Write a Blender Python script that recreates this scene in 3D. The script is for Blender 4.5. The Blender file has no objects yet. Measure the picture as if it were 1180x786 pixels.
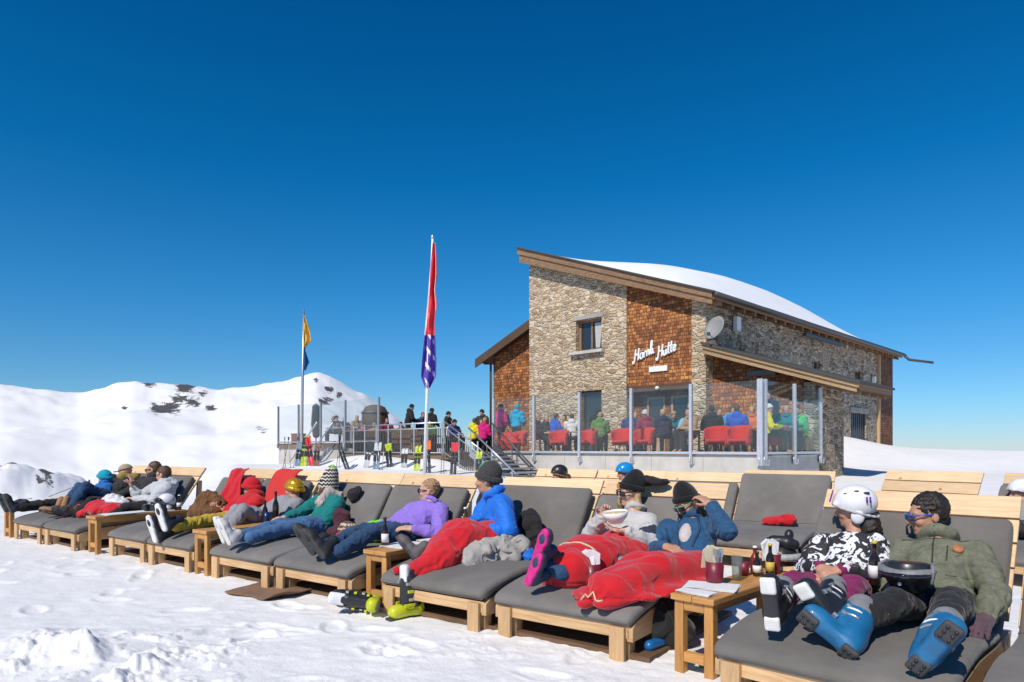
import bpy, math, random
import numpy as np
from mathutils import Vector, Matrix
C = bpy.context.scene.collection
rng = random.Random(7)
R = math.radians
def v3(p): return np.array(p, dtype=np.float64)
def nrm(a):
    a = v3(a); return a/(np.linalg.norm(a)+1e-12)
def lerp(a, b, t): return v3(a)*(1-t)+v3(b)*t

# ------------------------------------------------------------------ objects
XF = {}
def thing(name, label, cat, loc=(0,0,0), rotz=0.0, group=None, kind=None):
    o = bpy.data.objects.new(name, None); C.objects.link(o)
    o.empty_display_size = 0.1
    o.location = loc; o.rotation_euler = (0,0,rotz)
    o['label'] = label; o['category'] = cat
    if group: o['group'] = group
    if kind: o['kind'] = kind
    XF[o.name] = Matrix.Translation(Vector(loc)) @ Matrix.Rotation(rotz, 4, 'Z')
    return o
def tag(o, label, cat, group=None, kind=None):
    o['label'] = label; o['category'] = cat
    if group: o['group'] = group
    if kind: o['kind'] = kind
    return o
def mesh_obj(name, V, F, mat, parent=None, uv=None, smooth=True, world=True, bevel=0, loc=None, mats=None, midx=None, autosmooth=None):
    V = np.asarray(V, dtype=np.float64).reshape(-1,3)
    M = XF[parent.name] if parent is not None else Matrix.Translation(Vector(loc if loc is not None else (0,0,0)))
    if world:
        Mi = np.array(M.inverted()); V = V @ Mi[:3,:3].T + Mi[:3,3]
    me = bpy.data.meshes.new(name)
    if isinstance(F, np.ndarray):
        k = F.shape[1]
        me.vertices.add(len(V)); me.vertices.foreach_set('co', V.astype(np.float32).ravel())
        me.loops.add(F.size); me.loops.foreach_set('vertex_index', F.astype(np.int32).ravel())
        me.polygons.add(len(F)); me.polygons.foreach_set('loop_start', np.arange(0,F.size,k,dtype=np.int32))
        me.polygons.foreach_set('loop_total', np.full(len(F),k,dtype=np.int32))
        me.update(calc_edges=True)
    else:
        me.from_pydata([tuple(v) for v in V], [], F)
    if uv is not None:
        l = me.uv_layers.new(name='UVMap'); l.data.foreach_set('uv', np.asarray(uv, dtype=np.float32).ravel())
    me.polygons.foreach_set('use_smooth', np.full(len(me.polygons), bool(smooth)))
    if mats:
        for m in mats: me.materials.append(m)
        if midx is not None: me.polygons.foreach_set('material_index', np.asarray(midx, dtype=np.int32))
    else: me.materials.append(mat)
    me.validate(); me.update()
    o = bpy.data.objects.new(name, me); C.objects.link(o)
    if parent is not None: o.parent = parent
    elif loc is not None: o.location = loc
    XF[o.name] = M.copy()
    if bevel:
        b = o.modifiers.new('bevel','BEVEL'); b.width = bevel; b.segments = 2; b.limit_method='ANGLE'; b.angle_limit=R(40)
    if autosmooth:
        pass
    return o
def copy_tree(o, parent=None):
    c = o.copy(); C.objects.link(c)
    if parent is not None: c.parent = parent
    for ch in o.children: copy_tree(ch, c)
    return c

# ------------------------------------------------------------------ polygon builder
class MB:
    def __init__(s): s.v=[]; s.f=[]; s.uv=[]
    def add(s, V, F, UV=None):
        n = len(s.v); s.v += [tuple(map(float,p)) for p in V]
        for i,f in enumerate(F):
            s.f.append(tuple(n+k for k in f))
            s.uv += UV[i] if UV else [(0.5,0.5)]*len(f)
    def obox(s, c, h, ax):            # centre, half sizes, 3 axes
        c=v3(c); ax=[v3(a) for a in ax]
        V=[]
        for sx in (-1,1):
            for sy in (-1,1):
                for sz in (-1,1): V.append(c+ax[0]*h[0]*sx+ax[1]*h[1]*sy+ax[2]*h[2]*sz)
        F=[(0,1,3,2),(4,6,7,5),(0,4,5,1),(2,3,7,6),(0,2,6,4),(1,5,7,3)]
        L=int(np.argmax(h)); o=(rng.random()*40, rng.random()*40); UV=[]
        loc=[(sx*h[0],sy*h[1],sz*h[2]) for sx in (-1,1) for sy in (-1,1) for sz in (-1,1)]
        for fi,f in enumerate(F):
            na=[0,0,1,1,2,2][fi]; oth=[a for a in (0,1,2) if a!=na]
            if L in oth: oth=[L]+[a for a in oth if a!=L]
            UV.append([(loc[k][oth[0]]+o[0]+fi*3, loc[k][oth[1]]+o[1]) for k in f])
        s.add(V,F,UV)
    def box(s, lo, hi):
        lo=v3(lo); hi=v3(hi)
        s.obox((lo+hi)/2, (hi-lo)/2, np.eye(3))
    def bar(s, p0, p1, w, h, up=(0,0,1)):
        p0=v3(p0); p1=v3(p1); d=nrm(p1-p0); up=v3(up)
        if abs(d@nrm(up))>.98: up=v3((1,0,0))
        sd=nrm(np.cross(up,d)); u=np.cross(d,sd)
        s.obox((p0+p1)/2, (w/2, np.linalg.norm(p1-p0)/2, h/2), (sd,d,u))
    def tube(s, pts, r, seg=8, cap=True, closed=False):
        pts=[v3(p) for p in pts]; n=len(pts)
        rr = r if hasattr(r,'__len__') else [r]*n
        V=[];F=[];UV=[]
        u=None
        for i,p in enumerate(pts):
            a=pts[(i-1)%n] if (i>0 or closed) else p; b=pts[(i+1)%n] if (i<n-1 or closed) else p
            d=nrm(b-a)
            if u is None:
                u=v3((0,0,1)) if abs(d[2])<.9 else v3((1,0,0))
            sd=nrm(np.cross(d,u)); u=nrm(np.cross(sd,d))
            for k in range(seg):
                t=2*math.pi*k/seg
                V.append(p+rr[i]*(math.cos(t)*sd+math.sin(t)*u))
        m = n if closed else n-1
        for i in range(m):
            for k in range(seg):
                a=i*seg+k; b=i*seg+(k+1)%seg; j=((i+1)%n)*seg
                F.append((a,b,j+(k+1)%seg,j+k)); UV.append([(i,k/seg),(i,(k+1)/seg),(i+1,(k+1)/seg),(i+1,k/seg)])
        if cap and not closed:
            F.append(tuple(range(seg))[::-1]); UV.append([(0,0)]*seg)
            F.append(tuple((n-1)*seg+k for k in range(seg))); UV.append([(0,0)]*seg)
        s.add(V,F,UV)
    def lathe(s, prof, c=(0,0,0), ax=None, seg=16):   # prof [(r,h)]
        c=v3(c); ax = np.eye(3) if ax is None else [v3(a) for a in ax]
        V=[];F=[];UV=[]
        for r,h in prof:
            for k in range(seg):
                t=2*math.pi*k/seg
                V.append(c+ax[0]*r*math.cos(t)+ax[1]*r*math.sin(t)+ax[2]*h)
        for i in range(len(prof)-1):
            for k in range(seg):
                F.append((i*seg+k,i*seg+(k+1)%seg,(i+1)*seg+(k+1)%seg,(i+1)*seg+k)); UV.append([(k/seg,i),((k+1)/seg,i),((k+1)/seg,i+1),(k/seg,i+1)])
        if prof[0][0]>1e-4: F.append(tuple(range(seg))[::-1]); UV.append([(0,0)]*seg)
        if prof[-1][0]>1e-4: F.append(tuple((len(prof)-1)*seg+k for k in range(seg))); UV.append([(0,0)]*seg)
        s.add(V,F,UV)
    def prism(s, poly, ext, o=(0,0,0), ax=None):     # poly 2D in ax0,ax1 extruded ext along ax2
        o=v3(o); ax=np.eye(3) if ax is None else [v3(a) for a in ax]; n=len(poly)
        V=[o+ax[0]*x+ax[1]*y for x,y in poly]+[o+ax[0]*x+ax[1]*y+ax[2]*ext for x,y in poly]
        F=[tuple(range(n))[::-1], tuple(range(n,2*n))]
        UV=[[tuple(poly[k]) for k in range(n)][::-1],[tuple(poly[k]) for k in range(n)]]
        for k in range(n):
            j=(k+1)%n; F.append((k,j,n+j,n+k)); UV.append([poly[k],poly[j],poly[j],poly[k]])
        s.add(V,F,UV)
    def build(s, name, mat, parent=None, smooth=False, world=False, bevel=0, loc=None, fix=True):
        o = mesh_obj(name, s.v, s.f, mat, parent, uv=[c for c in s.uv], smooth=smooth, world=world, bevel=bevel, loc=loc)
        if fix:
            import bmesh
            bm=bmesh.new(); bm.from_mesh(o.data); bmesh.ops.recalc_face_normals(bm, faces=bm.faces); bm.to_mesh(o.data); bm.free()
        return o

# ------------------------------------------------------------------ numpy noise
def _hash(ix,iy,iz,seed):
    h = (ix*374761393 + iy*668265263 + iz*2147483647 + seed*974711).astype(np.int64)
    h = (h ^ (h>>13))*1274126177; h &= 0x7fffffff
    h = (h ^ (h>>16))
    return (h & 0xffff)/32767.5-1.0
def noise3(P, seed=0):
    P=np.asarray(P); I=np.floor(P).astype(np.int64); f=P-I; f=f*f*(3-2*f)
    out=0
    for dx in (0,1):
        wx = f[:,0] if dx else 1-f[:,0]
        for dy in (0,1):
            wy = f[:,1] if dy else 1-f[:,1]
            for dz in (0,1):
                wz = f[:,2] if dz else 1-f[:,2]
                out = out + wx*wy*wz*_hash(I[:,0]+dx,I[:,1]+dy,I[:,2]+dz,seed)
    return out
def fbm(P, oct=4, seed=0, gain=.5):
    P=np.asarray(P,dtype=np.float64); a=1; s=0
    for i in range(oct):
        s=s+a*noise3(P*(2**i)+17.3*i, seed+i); a*=gain
    return s
def vnormals(V,F):
    n=np.cross(V[F[:,2]]-V[F[:,0]], V[F[:,3]]-V[F[:,1]])
    N=np.zeros_like(V)
    for k in range(4): np.add.at(N,F[:,k],n)
    return N/(np.linalg.norm(N,axis=1,keepdims=True)+1e-12)
def folds(V,F,amp,scale,seed=0,stretch=(1,1,1),axes=None):
    if amp<=0: return V
    N=vnormals(V,F); Q=V if axes is None else V@np.array(axes).T
    Q=Q*np.array(stretch)*scale
    Q=Q+.55*np.stack([noise3(Q*.8+3,seed+5),noise3(Q*.8+9,seed+6),noise3(Q*.8+21,seed+7)],1)
    r=1-np.abs(noise3(Q,seed))*2.6; r2=1-np.abs(noise3(Q*2.1+5,seed+1))*2.6; r=np.maximum(r,-.35); r2=np.maximum(r2,-.35)
    env=.6+.5*noise3(Q*.35+31,seed+2)
    d=amp*env*(r*.62+.38*r2-.30)
    return V+N*d[:,None]

# ------------------------------------------------------------------ implicit bodies
class SD:
    def __init__(s, vox): s.h=vox; s.p=[]
    def cap(s,a,b,ra,rb=None,k=.02,op='+'):
        a=v3(a);b=v3(b); rb=ra if rb is None else rb
        m=max(ra,rb); lo=np.minimum(a,b)-m; hi=np.maximum(a,b)+m
        ba=b-a; L=ba@ba+1e-12
        def f(X,Y,Z):
            px=X-a[0];py=Y-a[1];pz=Z-a[2]
            t=np.clip((px*ba[0]+py*ba[1]+pz*ba[2])/L,0,1)
            return np.sqrt((px-ba[0]*t)**2+(py-ba[1]*t)**2+(pz-ba[2]*t)**2)-(ra+(rb-ra)*t)
        s.p.append((f,lo,hi,k,op)); return s
    def chain(s,pts,rs,k=.02,op='+'):
        for i in range(len(pts)-1): s.cap(pts[i],pts[i+1],rs[i],rs[i+1],k,op)
        return s
    def ell(s,c,r,ax=None,k=.02,op='+'):
        c=v3(c); ax=np.eye(3) if ax is None else np.array([v3(q) for q in ax]); r=v3(r)
        e=np.sqrt((ax**2*(r**2)[:,None]).sum(0))
        def f(X,Y,Z):
            px=X-c[0];py=Y-c[1];pz=Z-c[2]
            q=[px*ax[i][0]+py*ax[i][1]+pz*ax[i][2] for i in range(3)]
            k0=np.sqrt((q[0]/r[0])**2+(q[1]/r[1])**2+(q[2]/r[2])**2)
            k1=np.sqrt((q[0]/r[0]**2)**2+(q[1]/r[1]**2)**2+(q[2]/r[2]**2)**2)+1e-9
            return k0*(k0-1)/k1
        s.p.append((f,c-e,c+e,k,op)); return s
    def box(s,c,h,ax=None,r=.01,k=.02,op='+'):
        c=v3(c); ax=np.eye(3) if ax is None else np.array([v3(q) for q in ax]); h=v3(h)
        e=np.abs(ax.T)@h
        def f(X,Y,Z):
            px=X-c[0];py=Y-c[1];pz=Z-c[2]
            q=[np.abs(px*ax[i][0]+py*ax[i][1]+pz*ax[i][2])-(h[i]-r) for i in range(3)]
            o=np.sqrt(sum(np.maximum(t,0)**2 for t in q))
            return o+np.minimum(np.maximum(np.maximum(q[0],q[1]),q[2]),0)-r
        s.p.append((f,c-e,c+e,k,op)); return s
    def cut(s,p,n,k=.004):            # removes the side the normal points to
        p=v3(p);n=nrm(n)
        def f(X,Y,Z): return -((X-p[0])*n[0]+(Y-p[1])*n[1]+(Z-p[2])*n[2])
        s.p.append((f,None,None,k,'-')); return s
    def mesh(s):
        h=s.h; pos=[q for q in s.p if q[4]=='+']
        lo=np.min([q[1] for q in pos],0)-4*h; hi=np.max([q[2] for q in pos],0)+4*h
        n=np.ceil((hi-lo)/h).astype(int)+1
        D=np.full(n,1.0,dtype=np.float32)
        g=[lo[i]+h*np.arange(n[i]) for i in range(3)]
        for f,l,u,k,op in s.p:
            if l is None: sl=[slice(0,n[i]) for i in range(3)]
            else:
                m=k+3*h
                a=np.clip(np.floor((l-m-lo)/h).astype(int),0,n); b=np.clip(np.ceil((u+m-lo)/h).astype(int)+1,0,n)
                if (b<=a).any(): continue
                sl=[slice(a[i],b[i]) for i in range(3)]
            X=g[0][sl[0]][:,None,None].astype(np.float32);Y=g[1][sl[1]][None,:,None].astype(np.float32);Z=g[2][sl[2]][None,None,:].astype(np.float32)
            d=f(X,Y,Z).astype(np.float32); B=D[tuple(sl)]
            if op=='+':
                w=np.maximum(k-np.abs(B-d),0)/k; D[tuple(sl)]=np.minimum(B,d)-w*w*k*.25
            else:
                d=-d if l is not None else -f(X,Y,Z).astype(np.float32)
                w=np.maximum(k-np.abs(B-d),0)/k; D[tuple(sl)]=np.maximum(B,d)+w*w*k*.25
        return surfnets(D,lo,h)
def surfnets(D,o,h):
    neg=D<0
    cnt=np.zeros(tuple(np.array(D.shape)-1),np.int8)
    cs=[(i,j,k) for i in (0,1) for j in (0,1) for k in (0,1)]
    nx,ny,nz=cnt.shape
    for i,j,k in cs: cnt+=neg[i:nx+i,j:ny+j,k:nz+k]
    act=(cnt>0)&(cnt<8); A=np.argwhere(act)
    idx=np.full(cnt.shape,-1,np.int64); idx[act]=np.arange(len(A))
    acc=np.zeros((len(A),3)); num=np.zeros(len(A))
    val={c:D[A[:,0]+c[0],A[:,1]+c[1],A[:,2]+c[2]] for c in cs}
    for c in cs:
        for ax in range(3):
            if c[ax]==0:
                e=list(c); e[ax]=1; e=tuple(e); da=val[c]; db=val[e]
                m=(da<0)!=(db<0); t=np.where(m,da/np.where(m,da-db,1),0)
                p=np.tile(np.array(c,float),(len(A),1)); p[:,ax]+=t
                acc[m]+=p[m]; num+=m
    V=o+h*(A+acc/num[:,None])
    Q=[]
    for ax in range(3):
        a=[slice(None)]*3; b=[slice(None)]*3
        a[ax]=slice(0,-1); b[ax]=slice(1,None)
        n0=neg[tuple(a)]; n1=neg[tuple(b)]
        E=np.argwhere(n0!=n1)
        s0=n0[E[:,0],E[:,1],E[:,2]]
        o1,o2=[(1,2),(2,0),(0,1)][ax]
        ok=(E[:,o1]>0)&(E[:,o2]>0)&(E[:,o1]<cnt.shape[o1])&(E[:,o2]<cnt.shape[o2])
        E=E[ok]; s0=s0[ok]
        def I(d1,d2):
            e=E.copy(); e[:,o1]-=d1; e[:,o2]-=d2
            return idx[e[:,0],e[:,1],e[:,2]]
        q=np.stack([I(1,1),I(0,1),I(0,0),I(1,0)],1)
        q[~s0]=q[~s0][:,::-1]
        Q.append(q)
    return V,np.concatenate(Q)
def segfolds(V,F,amp,segs,freq=44.,skew=1.2,seed=0,sharp=.34):
    """creases of cloth running round the limbs: rounded ridges with sharp valleys, strongest at the joints"""
    N=vnormals(V,F); best=np.full(len(V),9e9); ph=np.zeros(len(V)); env=np.zeros(len(V))
    wp=1.7*noise3(V*5.5+3,seed+21)+.7*noise3(V*12+8,seed+22)
    for i,(a,b,w0,w1) in enumerate(segs):
        a=v3(a);b=v3(b);d=b-a;L=np.linalg.norm(d)+1e-9;d=d/L
        s_=(V-a)@d; t=np.clip(s_/L,0,1); q=V-a-t[:,None]*d*L; r=np.linalg.norm(q,axis=1)
        e1=nrm(np.cross(d,(.3,.2,1.))); e2=np.cross(d,e1); an=np.arctan2(q@e2,q@e1)
        m=r<best; best=np.where(m,r,best)
        ph=np.where(m,s_*freq+skew*np.sin(an+i*1.7+seed)*2.2+i*2.1+wp*1.6,ph); env=np.where(m,w0+(w1-w0)*t,env)
    val=np.abs(np.sin(ph))**sharp if sharp else .62+.5*np.sin(ph)+.2*np.sin(2.3*ph+wp)
    env=env*np.clip(.75+.9*noise3(V*4.2+11,seed+33),.1,1.6)
    return V+N*(amp*env*(val-(.80 if sharp else .62)))[:,None]
VF={}
def proj(o,p,d):
    from mathutils.bvhtree import BVHTree
    V,F,t=VF[o.name]
    if t is None: t=BVHTree.FromPolygons([tuple(v) for v in V],[tuple(map(int,f)) for f in F]); VF[o.name]=(V,F,t)
    h=t.ray_cast(Vector(p),Vector(d))
    return None if h[0] is None else (v3(h[0]),v3(h[1]))
def seam(o,name,pts,d,r,mat,parent,off=.0):
    """a zip, seam or pocket edge laid on the cloth: points projected along d on to the garment"""
    P=[]
    for p in pts:
        h=proj(o,v3(p)-v3(d)*.6,d)
        if h: P.append(h[0]+h[1]*off)
    if len(P)<2: return None
    m=MB(); m.tube(P,r,5); return m.build(name,mat,parent,True,world=True)
def sd_obj(name, sd, mat, parent, amp=0, scale=8, seed=0, stretch=(1,1,1), axes=None, mats=None, midx=None, segs=None, samp=.012, freq=44., skew=1.2, sharp=.34):
    V,F=sd.mesh()
    V=folds(V,F,amp,scale,seed,stretch,axes)
    if segs: V=segfolds(V,F,samp,segs,freq,skew,seed,sharp)
    mi = midx(V,F) if midx else None
    o=mesh_obj(name,V,F,mat,parent,smooth=True,mats=mats,midx=mi)
    if segs: VF[o.name]=(V,F,None)
    return o

# ------------------------------------------------------------------ materials
MATS={}
def nodes(name):
    m=bpy.data.materials.new(name); m.use_nodes=True; nt=m.node_tree; b=nt.nodes['Principled BSDF']
    return m,nt,b,nt.nodes.new,nt.links.new
def mapping(nt, src='Object', scale=(1,1,1), rot=(0,0,0)):
    tc=nt.nodes.new('ShaderNodeTexCoord'); mp=nt.nodes.new('ShaderNodeMapping')
    mp.inputs['Scale'].default_value=scale; mp.inputs['Rotation'].default_value=rot
    nt.links.new(tc.outputs[src],mp.inputs[0]); return mp.outputs[0]
def ramp(nt, fac, stops, interp='LINEAR'):
    r=nt.nodes.new('ShaderNodeValToRGB'); r.color_ramp.interpolation=interp
    e=r.color_ramp.elements
    while len(e)<len(stops): e.new(.5)
    for i,(p,c) in enumerate(stops):
        e[i].position=p; e[i].color=(*c,1) if len(c)==3 else c
    nt.links.new(fac,r.inputs[0]); return r.outputs[0]
def noise(nt, vec, scale, detail=4, rough=.5, dist=0):
    n=nt.nodes.new('ShaderNodeTexNoise'); n.inputs['Scale'].default_value=scale; n.inputs['Detail'].default_value=detail
    n.inputs['Roughness'].default_value=rough; n.inputs['Distortion'].default_value=dist
    nt.links.new(vec,n.inputs['Vector']); return n.outputs['Fac']
def bump(nt, b, h, strength=.3, dist=.01):
    n=nt.nodes.new('ShaderNodeBump'); n.inputs['Strength'].default_value=strength; n.inputs['Distance'].default_value=dist
    nt.links.new(h,n.inputs['Height']); nt.links.new(n.outputs[0],b.inputs['Normal']); return n
def objtone(nt,col,lo=.86,hi=1.12):
    oi=nt.nodes.new('ShaderNodeObjectInfo'); mx=nt.nodes.new('ShaderNodeMixRGB'); mx.blend_type='MULTIPLY'; mx.inputs[0].default_value=1
    nt.links.new(col,mx.inputs[1]); nt.links.new(ramp(nt,oi.outputs['Random'],[(0,(lo,lo*.99,lo*.97)),(1,(hi,hi,hi))]),mx.inputs[2]); return mx.outputs[0]
def scl(c,f): return tuple(min(1,x*f) for x in c)
def cloth(name, c, var=.25, sc=9, rough=.85, bs=.25, fine=220, bd=.006, sheen=.15):
    if name in MATS: return MATS[name]
    m,nt,b,N,L=nodes(name); vec=mapping(nt)
    f=noise(nt,vec,sc,5,.6)
    col=ramp(nt,f,[(.25,scl(c,1-var)),(.75,scl(c,1+var))]); L(col,b.inputs['Base Color'])
    b.inputs['Roughness'].default_value=rough; b.inputs['Sheen Weight'].default_value=sheen; b.inputs['Sheen Roughness'].default_value=.5
    b.inputs['Specular IOR Level'].default_value=.25
    f2=noise(nt,vec,fine,2,.6); f3=noise(nt,vec,sc*3,4,.55,.6)
    a=N('ShaderNodeMath'); a.operation='MULTIPLY_ADD'; L(f2,a.inputs[0]); a.inputs[1].default_value=.25; L(f3,a.inputs[2])
    bump(nt,b,a.outputs[0],bs,bd)
    MATS[name]=m; return m
def plain(name, c, rough=.5, metal=0, var=.1, sc=15, coat=0, bs=.05, spec=.5):
    if name in MATS: return MATS[name]
    m,nt,b,N,L=nodes(name); vec=mapping(nt)
    f=noise(nt,vec,sc,5,.6)
    L(ramp(nt,f,[(.3,scl(c,1-var)),(.7,scl(c,1+var))]),b.inputs['Base Color'])
    b.inputs['Metallic'].default_value=metal; b.inputs['Coat Weight'].default_value=coat
    b.inputs['Specular IOR Level'].default_value=spec
    rr=ramp(nt,f,[(.2,(max(0,rough-.08),)*3),(.8,(min(1,rough+.1),)*3)]); L(rr,b.inputs['Roughness'])
    bump(nt,b,noise(nt,vec,sc*6,3),bs,.004)
    MATS[name]=m; return m
def wood(name, c, c2, knots=True, rough=.6):
    if name in MATS: return MATS[name]
    m,nt,b,N,L=nodes(name)
    vec=mapping(nt,'UV',(1.2,14,1)); vec2=mapping(nt,'UV',(.35,.35,1)); vec3=mapping(nt,'UV',(5,5,1))
    g=noise(nt,vec,3.0,6,.65,.4); t=noise(nt,vec2,1.0,2)
    c1=ramp(nt,g,[(.3,c2),(.6,c)])
    mx=N('ShaderNodeMixRGB'); mx.blend_type='MULTIPLY'; mx.inputs[0].default_value=1
    L(c1,mx.inputs[1]); L(ramp(nt,t,[(.3,(.78,.74,.7)),(.7,(1.08,1.06,1.04))]),mx.inputs[2])
    out=mx.outputs[0]
    if knots:
        v=N('ShaderNodeTexVoronoi'); v.inputs['Scale'].default_value=.8; L(vec3,v.inputs['Vector'])
        k=ramp(nt,v.outputs['Distance'],[(.05,(.45,.3,.2)),(.1,(1,1,1))])
        m2=N('ShaderNodeMixRGB'); m2.blend_type='MULTIPLY'; m2.inputs[0].default_value=.8; L(out,m2.inputs[1]); L(k,m2.inputs[2]); out=m2.outputs[0]
    L(objtone(nt,out),b.inputs['Base Color']); b.inputs['Roughness'].default_value=rough
    bump(nt,b,g,.25,.004)
    MATS[name]=m; return m
def glassmat(name, tint=(.9,.95,.95), refl=.06, rough=0.0):
    if name in MATS: return MATS[name]
    m=bpy.data.materials.new(name); m.use_nodes=True; nt=m.node_tree; nt.nodes.clear()
    N=nt.nodes.new; L=nt.links.new
    o=N('ShaderNodeOutputMaterial'); t=N('ShaderNodeBsdfTransparent'); g=N('ShaderNodeBsdfGlossy'); mx=N('ShaderNodeMixShader'); lw=N('ShaderNodeLayerWeight'); lw.inputs[0].default_value=.5; fr=N('ShaderNodeMath'); fr.operation='POWER'; L(lw.outputs['Facing'],fr.inputs[0]); fr.inputs[1].default_value=3.0; f2=N('ShaderNodeMath'); f2.operation='MULTIPLY_ADD'; L(fr.outputs[0],f2.inputs[0]); f2.inputs[1].default_value=.35; f2.inputs[2].default_value=.02
    df=N('ShaderNodeBsdfDiffuse'); df.inputs[0].default_value=(.75,.8,.82,1); m2=N('ShaderNodeMixShader'); m2.inputs[0].default_value=refl
    vec=mapping(nt); 
    sm=ramp(nt,noise(nt,vec,.7,4,.6),[(.3,(refl*.3,)*3),(.75,(refl*1.6,)*3)]); L(sm,m2.inputs[0])
    t.inputs[0].default_value=(*tint,1); g.inputs['Roughness'].default_value=rough
    L(f2.outputs[0],mx.inputs[0]); L(t.outputs[0],mx.inputs[1]); L(g.outputs[0],mx.inputs[2])
    L(mx.outputs[0],m2.inputs[1]); L(df.outputs[0],m2.inputs[2]); L(m2.outputs[0],o.inputs[0])
    MATS[name]=m; return m
# ================================================================== camera, light, sky
sc=bpy.context.scene
CAMZ=1.28
cam=bpy.data.cameras.new('camera'); co=bpy.data.objects.new('camera',cam); C.objects.link(co)
co.location=(0,0,CAMZ); co.rotation_euler=(R(90),0,0)
cam.sensor_width=36; cam.lens=36*780/1180; cam.shift_y=123/1180; cam.clip_end=60000; cam.clip_start=.05
sc.camera=co
SUN_EL,SUN_AZ=R(45),math.atan2(-.55,-.83)
sdir=v3((math.sin(SUN_AZ)*math.cos(SUN_EL), math.cos(SUN_AZ)*math.cos(SUN_EL), math.sin(SUN_EL)))
sl=bpy.data.lights.new('sun','SUN'); sl.energy=4.2; sl.angle=R(.53); sl.color=(1,.925,.82)
so=bpy.data.objects.new('sun',sl); C.objects.link(so)
so.rotation_euler=Vector(sdir).to_track_quat('Z','Y').to_euler(); so.location=(-20,-20,30)
w=bpy.data.worlds.new('World'); sc.world=w; w.use_nodes=True; nt=w.node_tree
bg=nt.nodes['Background']; bg.inputs[1].default_value=.10
sky=nt.nodes.new('ShaderNodeTexSky'); sky.sky_type='NISHITA'; sky.sun_disc=False
sky.sun_elevation=SUN_EL; sky.sun_rotation=SUN_AZ; sky.altitude=2500; sky.air_density=1.0; sky.dust_density=.25; sky.ozone_density=3.0
tcw=nt.nodes.new('ShaderNodeTexCoord'); sz=nt.nodes.new('ShaderNodeSeparateXYZ'); nt.links.new(tcw.outputs['Generated'],sz.inputs[0])
tint=ramp(nt,sz.outputs[2],[(0,(.58,.68,.86)),(.06,(.50,.82,.98)),(.20,(.21,.89,1.20)),(.36,(.03,.83,1.24)),(.55,(.005,.71,1.16))])
hs=nt.nodes.new('ShaderNodeMixRGB'); hs.blend_type='MULTIPLY'; hs.inputs[0].default_value=1
nt.links.new(sky.outputs[0],hs.inputs[1]); nt.links.new(tint,hs.inputs[2]); nt.links.new(hs.outputs[0],bg.inputs[0])
vs=sc.view_settings; vs.view_transform='Standard'; vs.look='None'; vs.exposure=0.03; vs.gamma=1; vs.use_curve_mapping=False
sc.cycles.max_bounces=8; sc.cycles.transparent_max_bounces=16; sc.cycles.use_denoising=True
sc.cycles.caustics_reflective=False; sc.cycles.caustics_refractive=False

# ================================================================== frames
class Frame:
    def __init__(s,o,r): s.o=v3((o[0],o[1],0)); s.r=nrm((r[0],r[1],0)); s.v=v3((-s.r[1],s.r[0],0))
    def pt(s,a,b,z): return s.o+s.r*a+s.v*b+v3((0,0,z))
    def dir(s,a,b,z): return nrm(s.r*a+s.v*b+v3((0,0,z)))
    def ang(s): return math.atan2(s.r[1],s.r[0])
def rowframe(a0,b0): return Frame((.8*a0+.6*b0,-.6*a0+.8*b0),(.8,-.6))
BC=v3((6.4,17.4,0)); S2=math.sqrt(.5)
def B(q,p,z=0): return BC+v3((S2*(p-q),S2*(p+q),z))       # along the hut: q to the left of the terrace corner, p deeper

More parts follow.
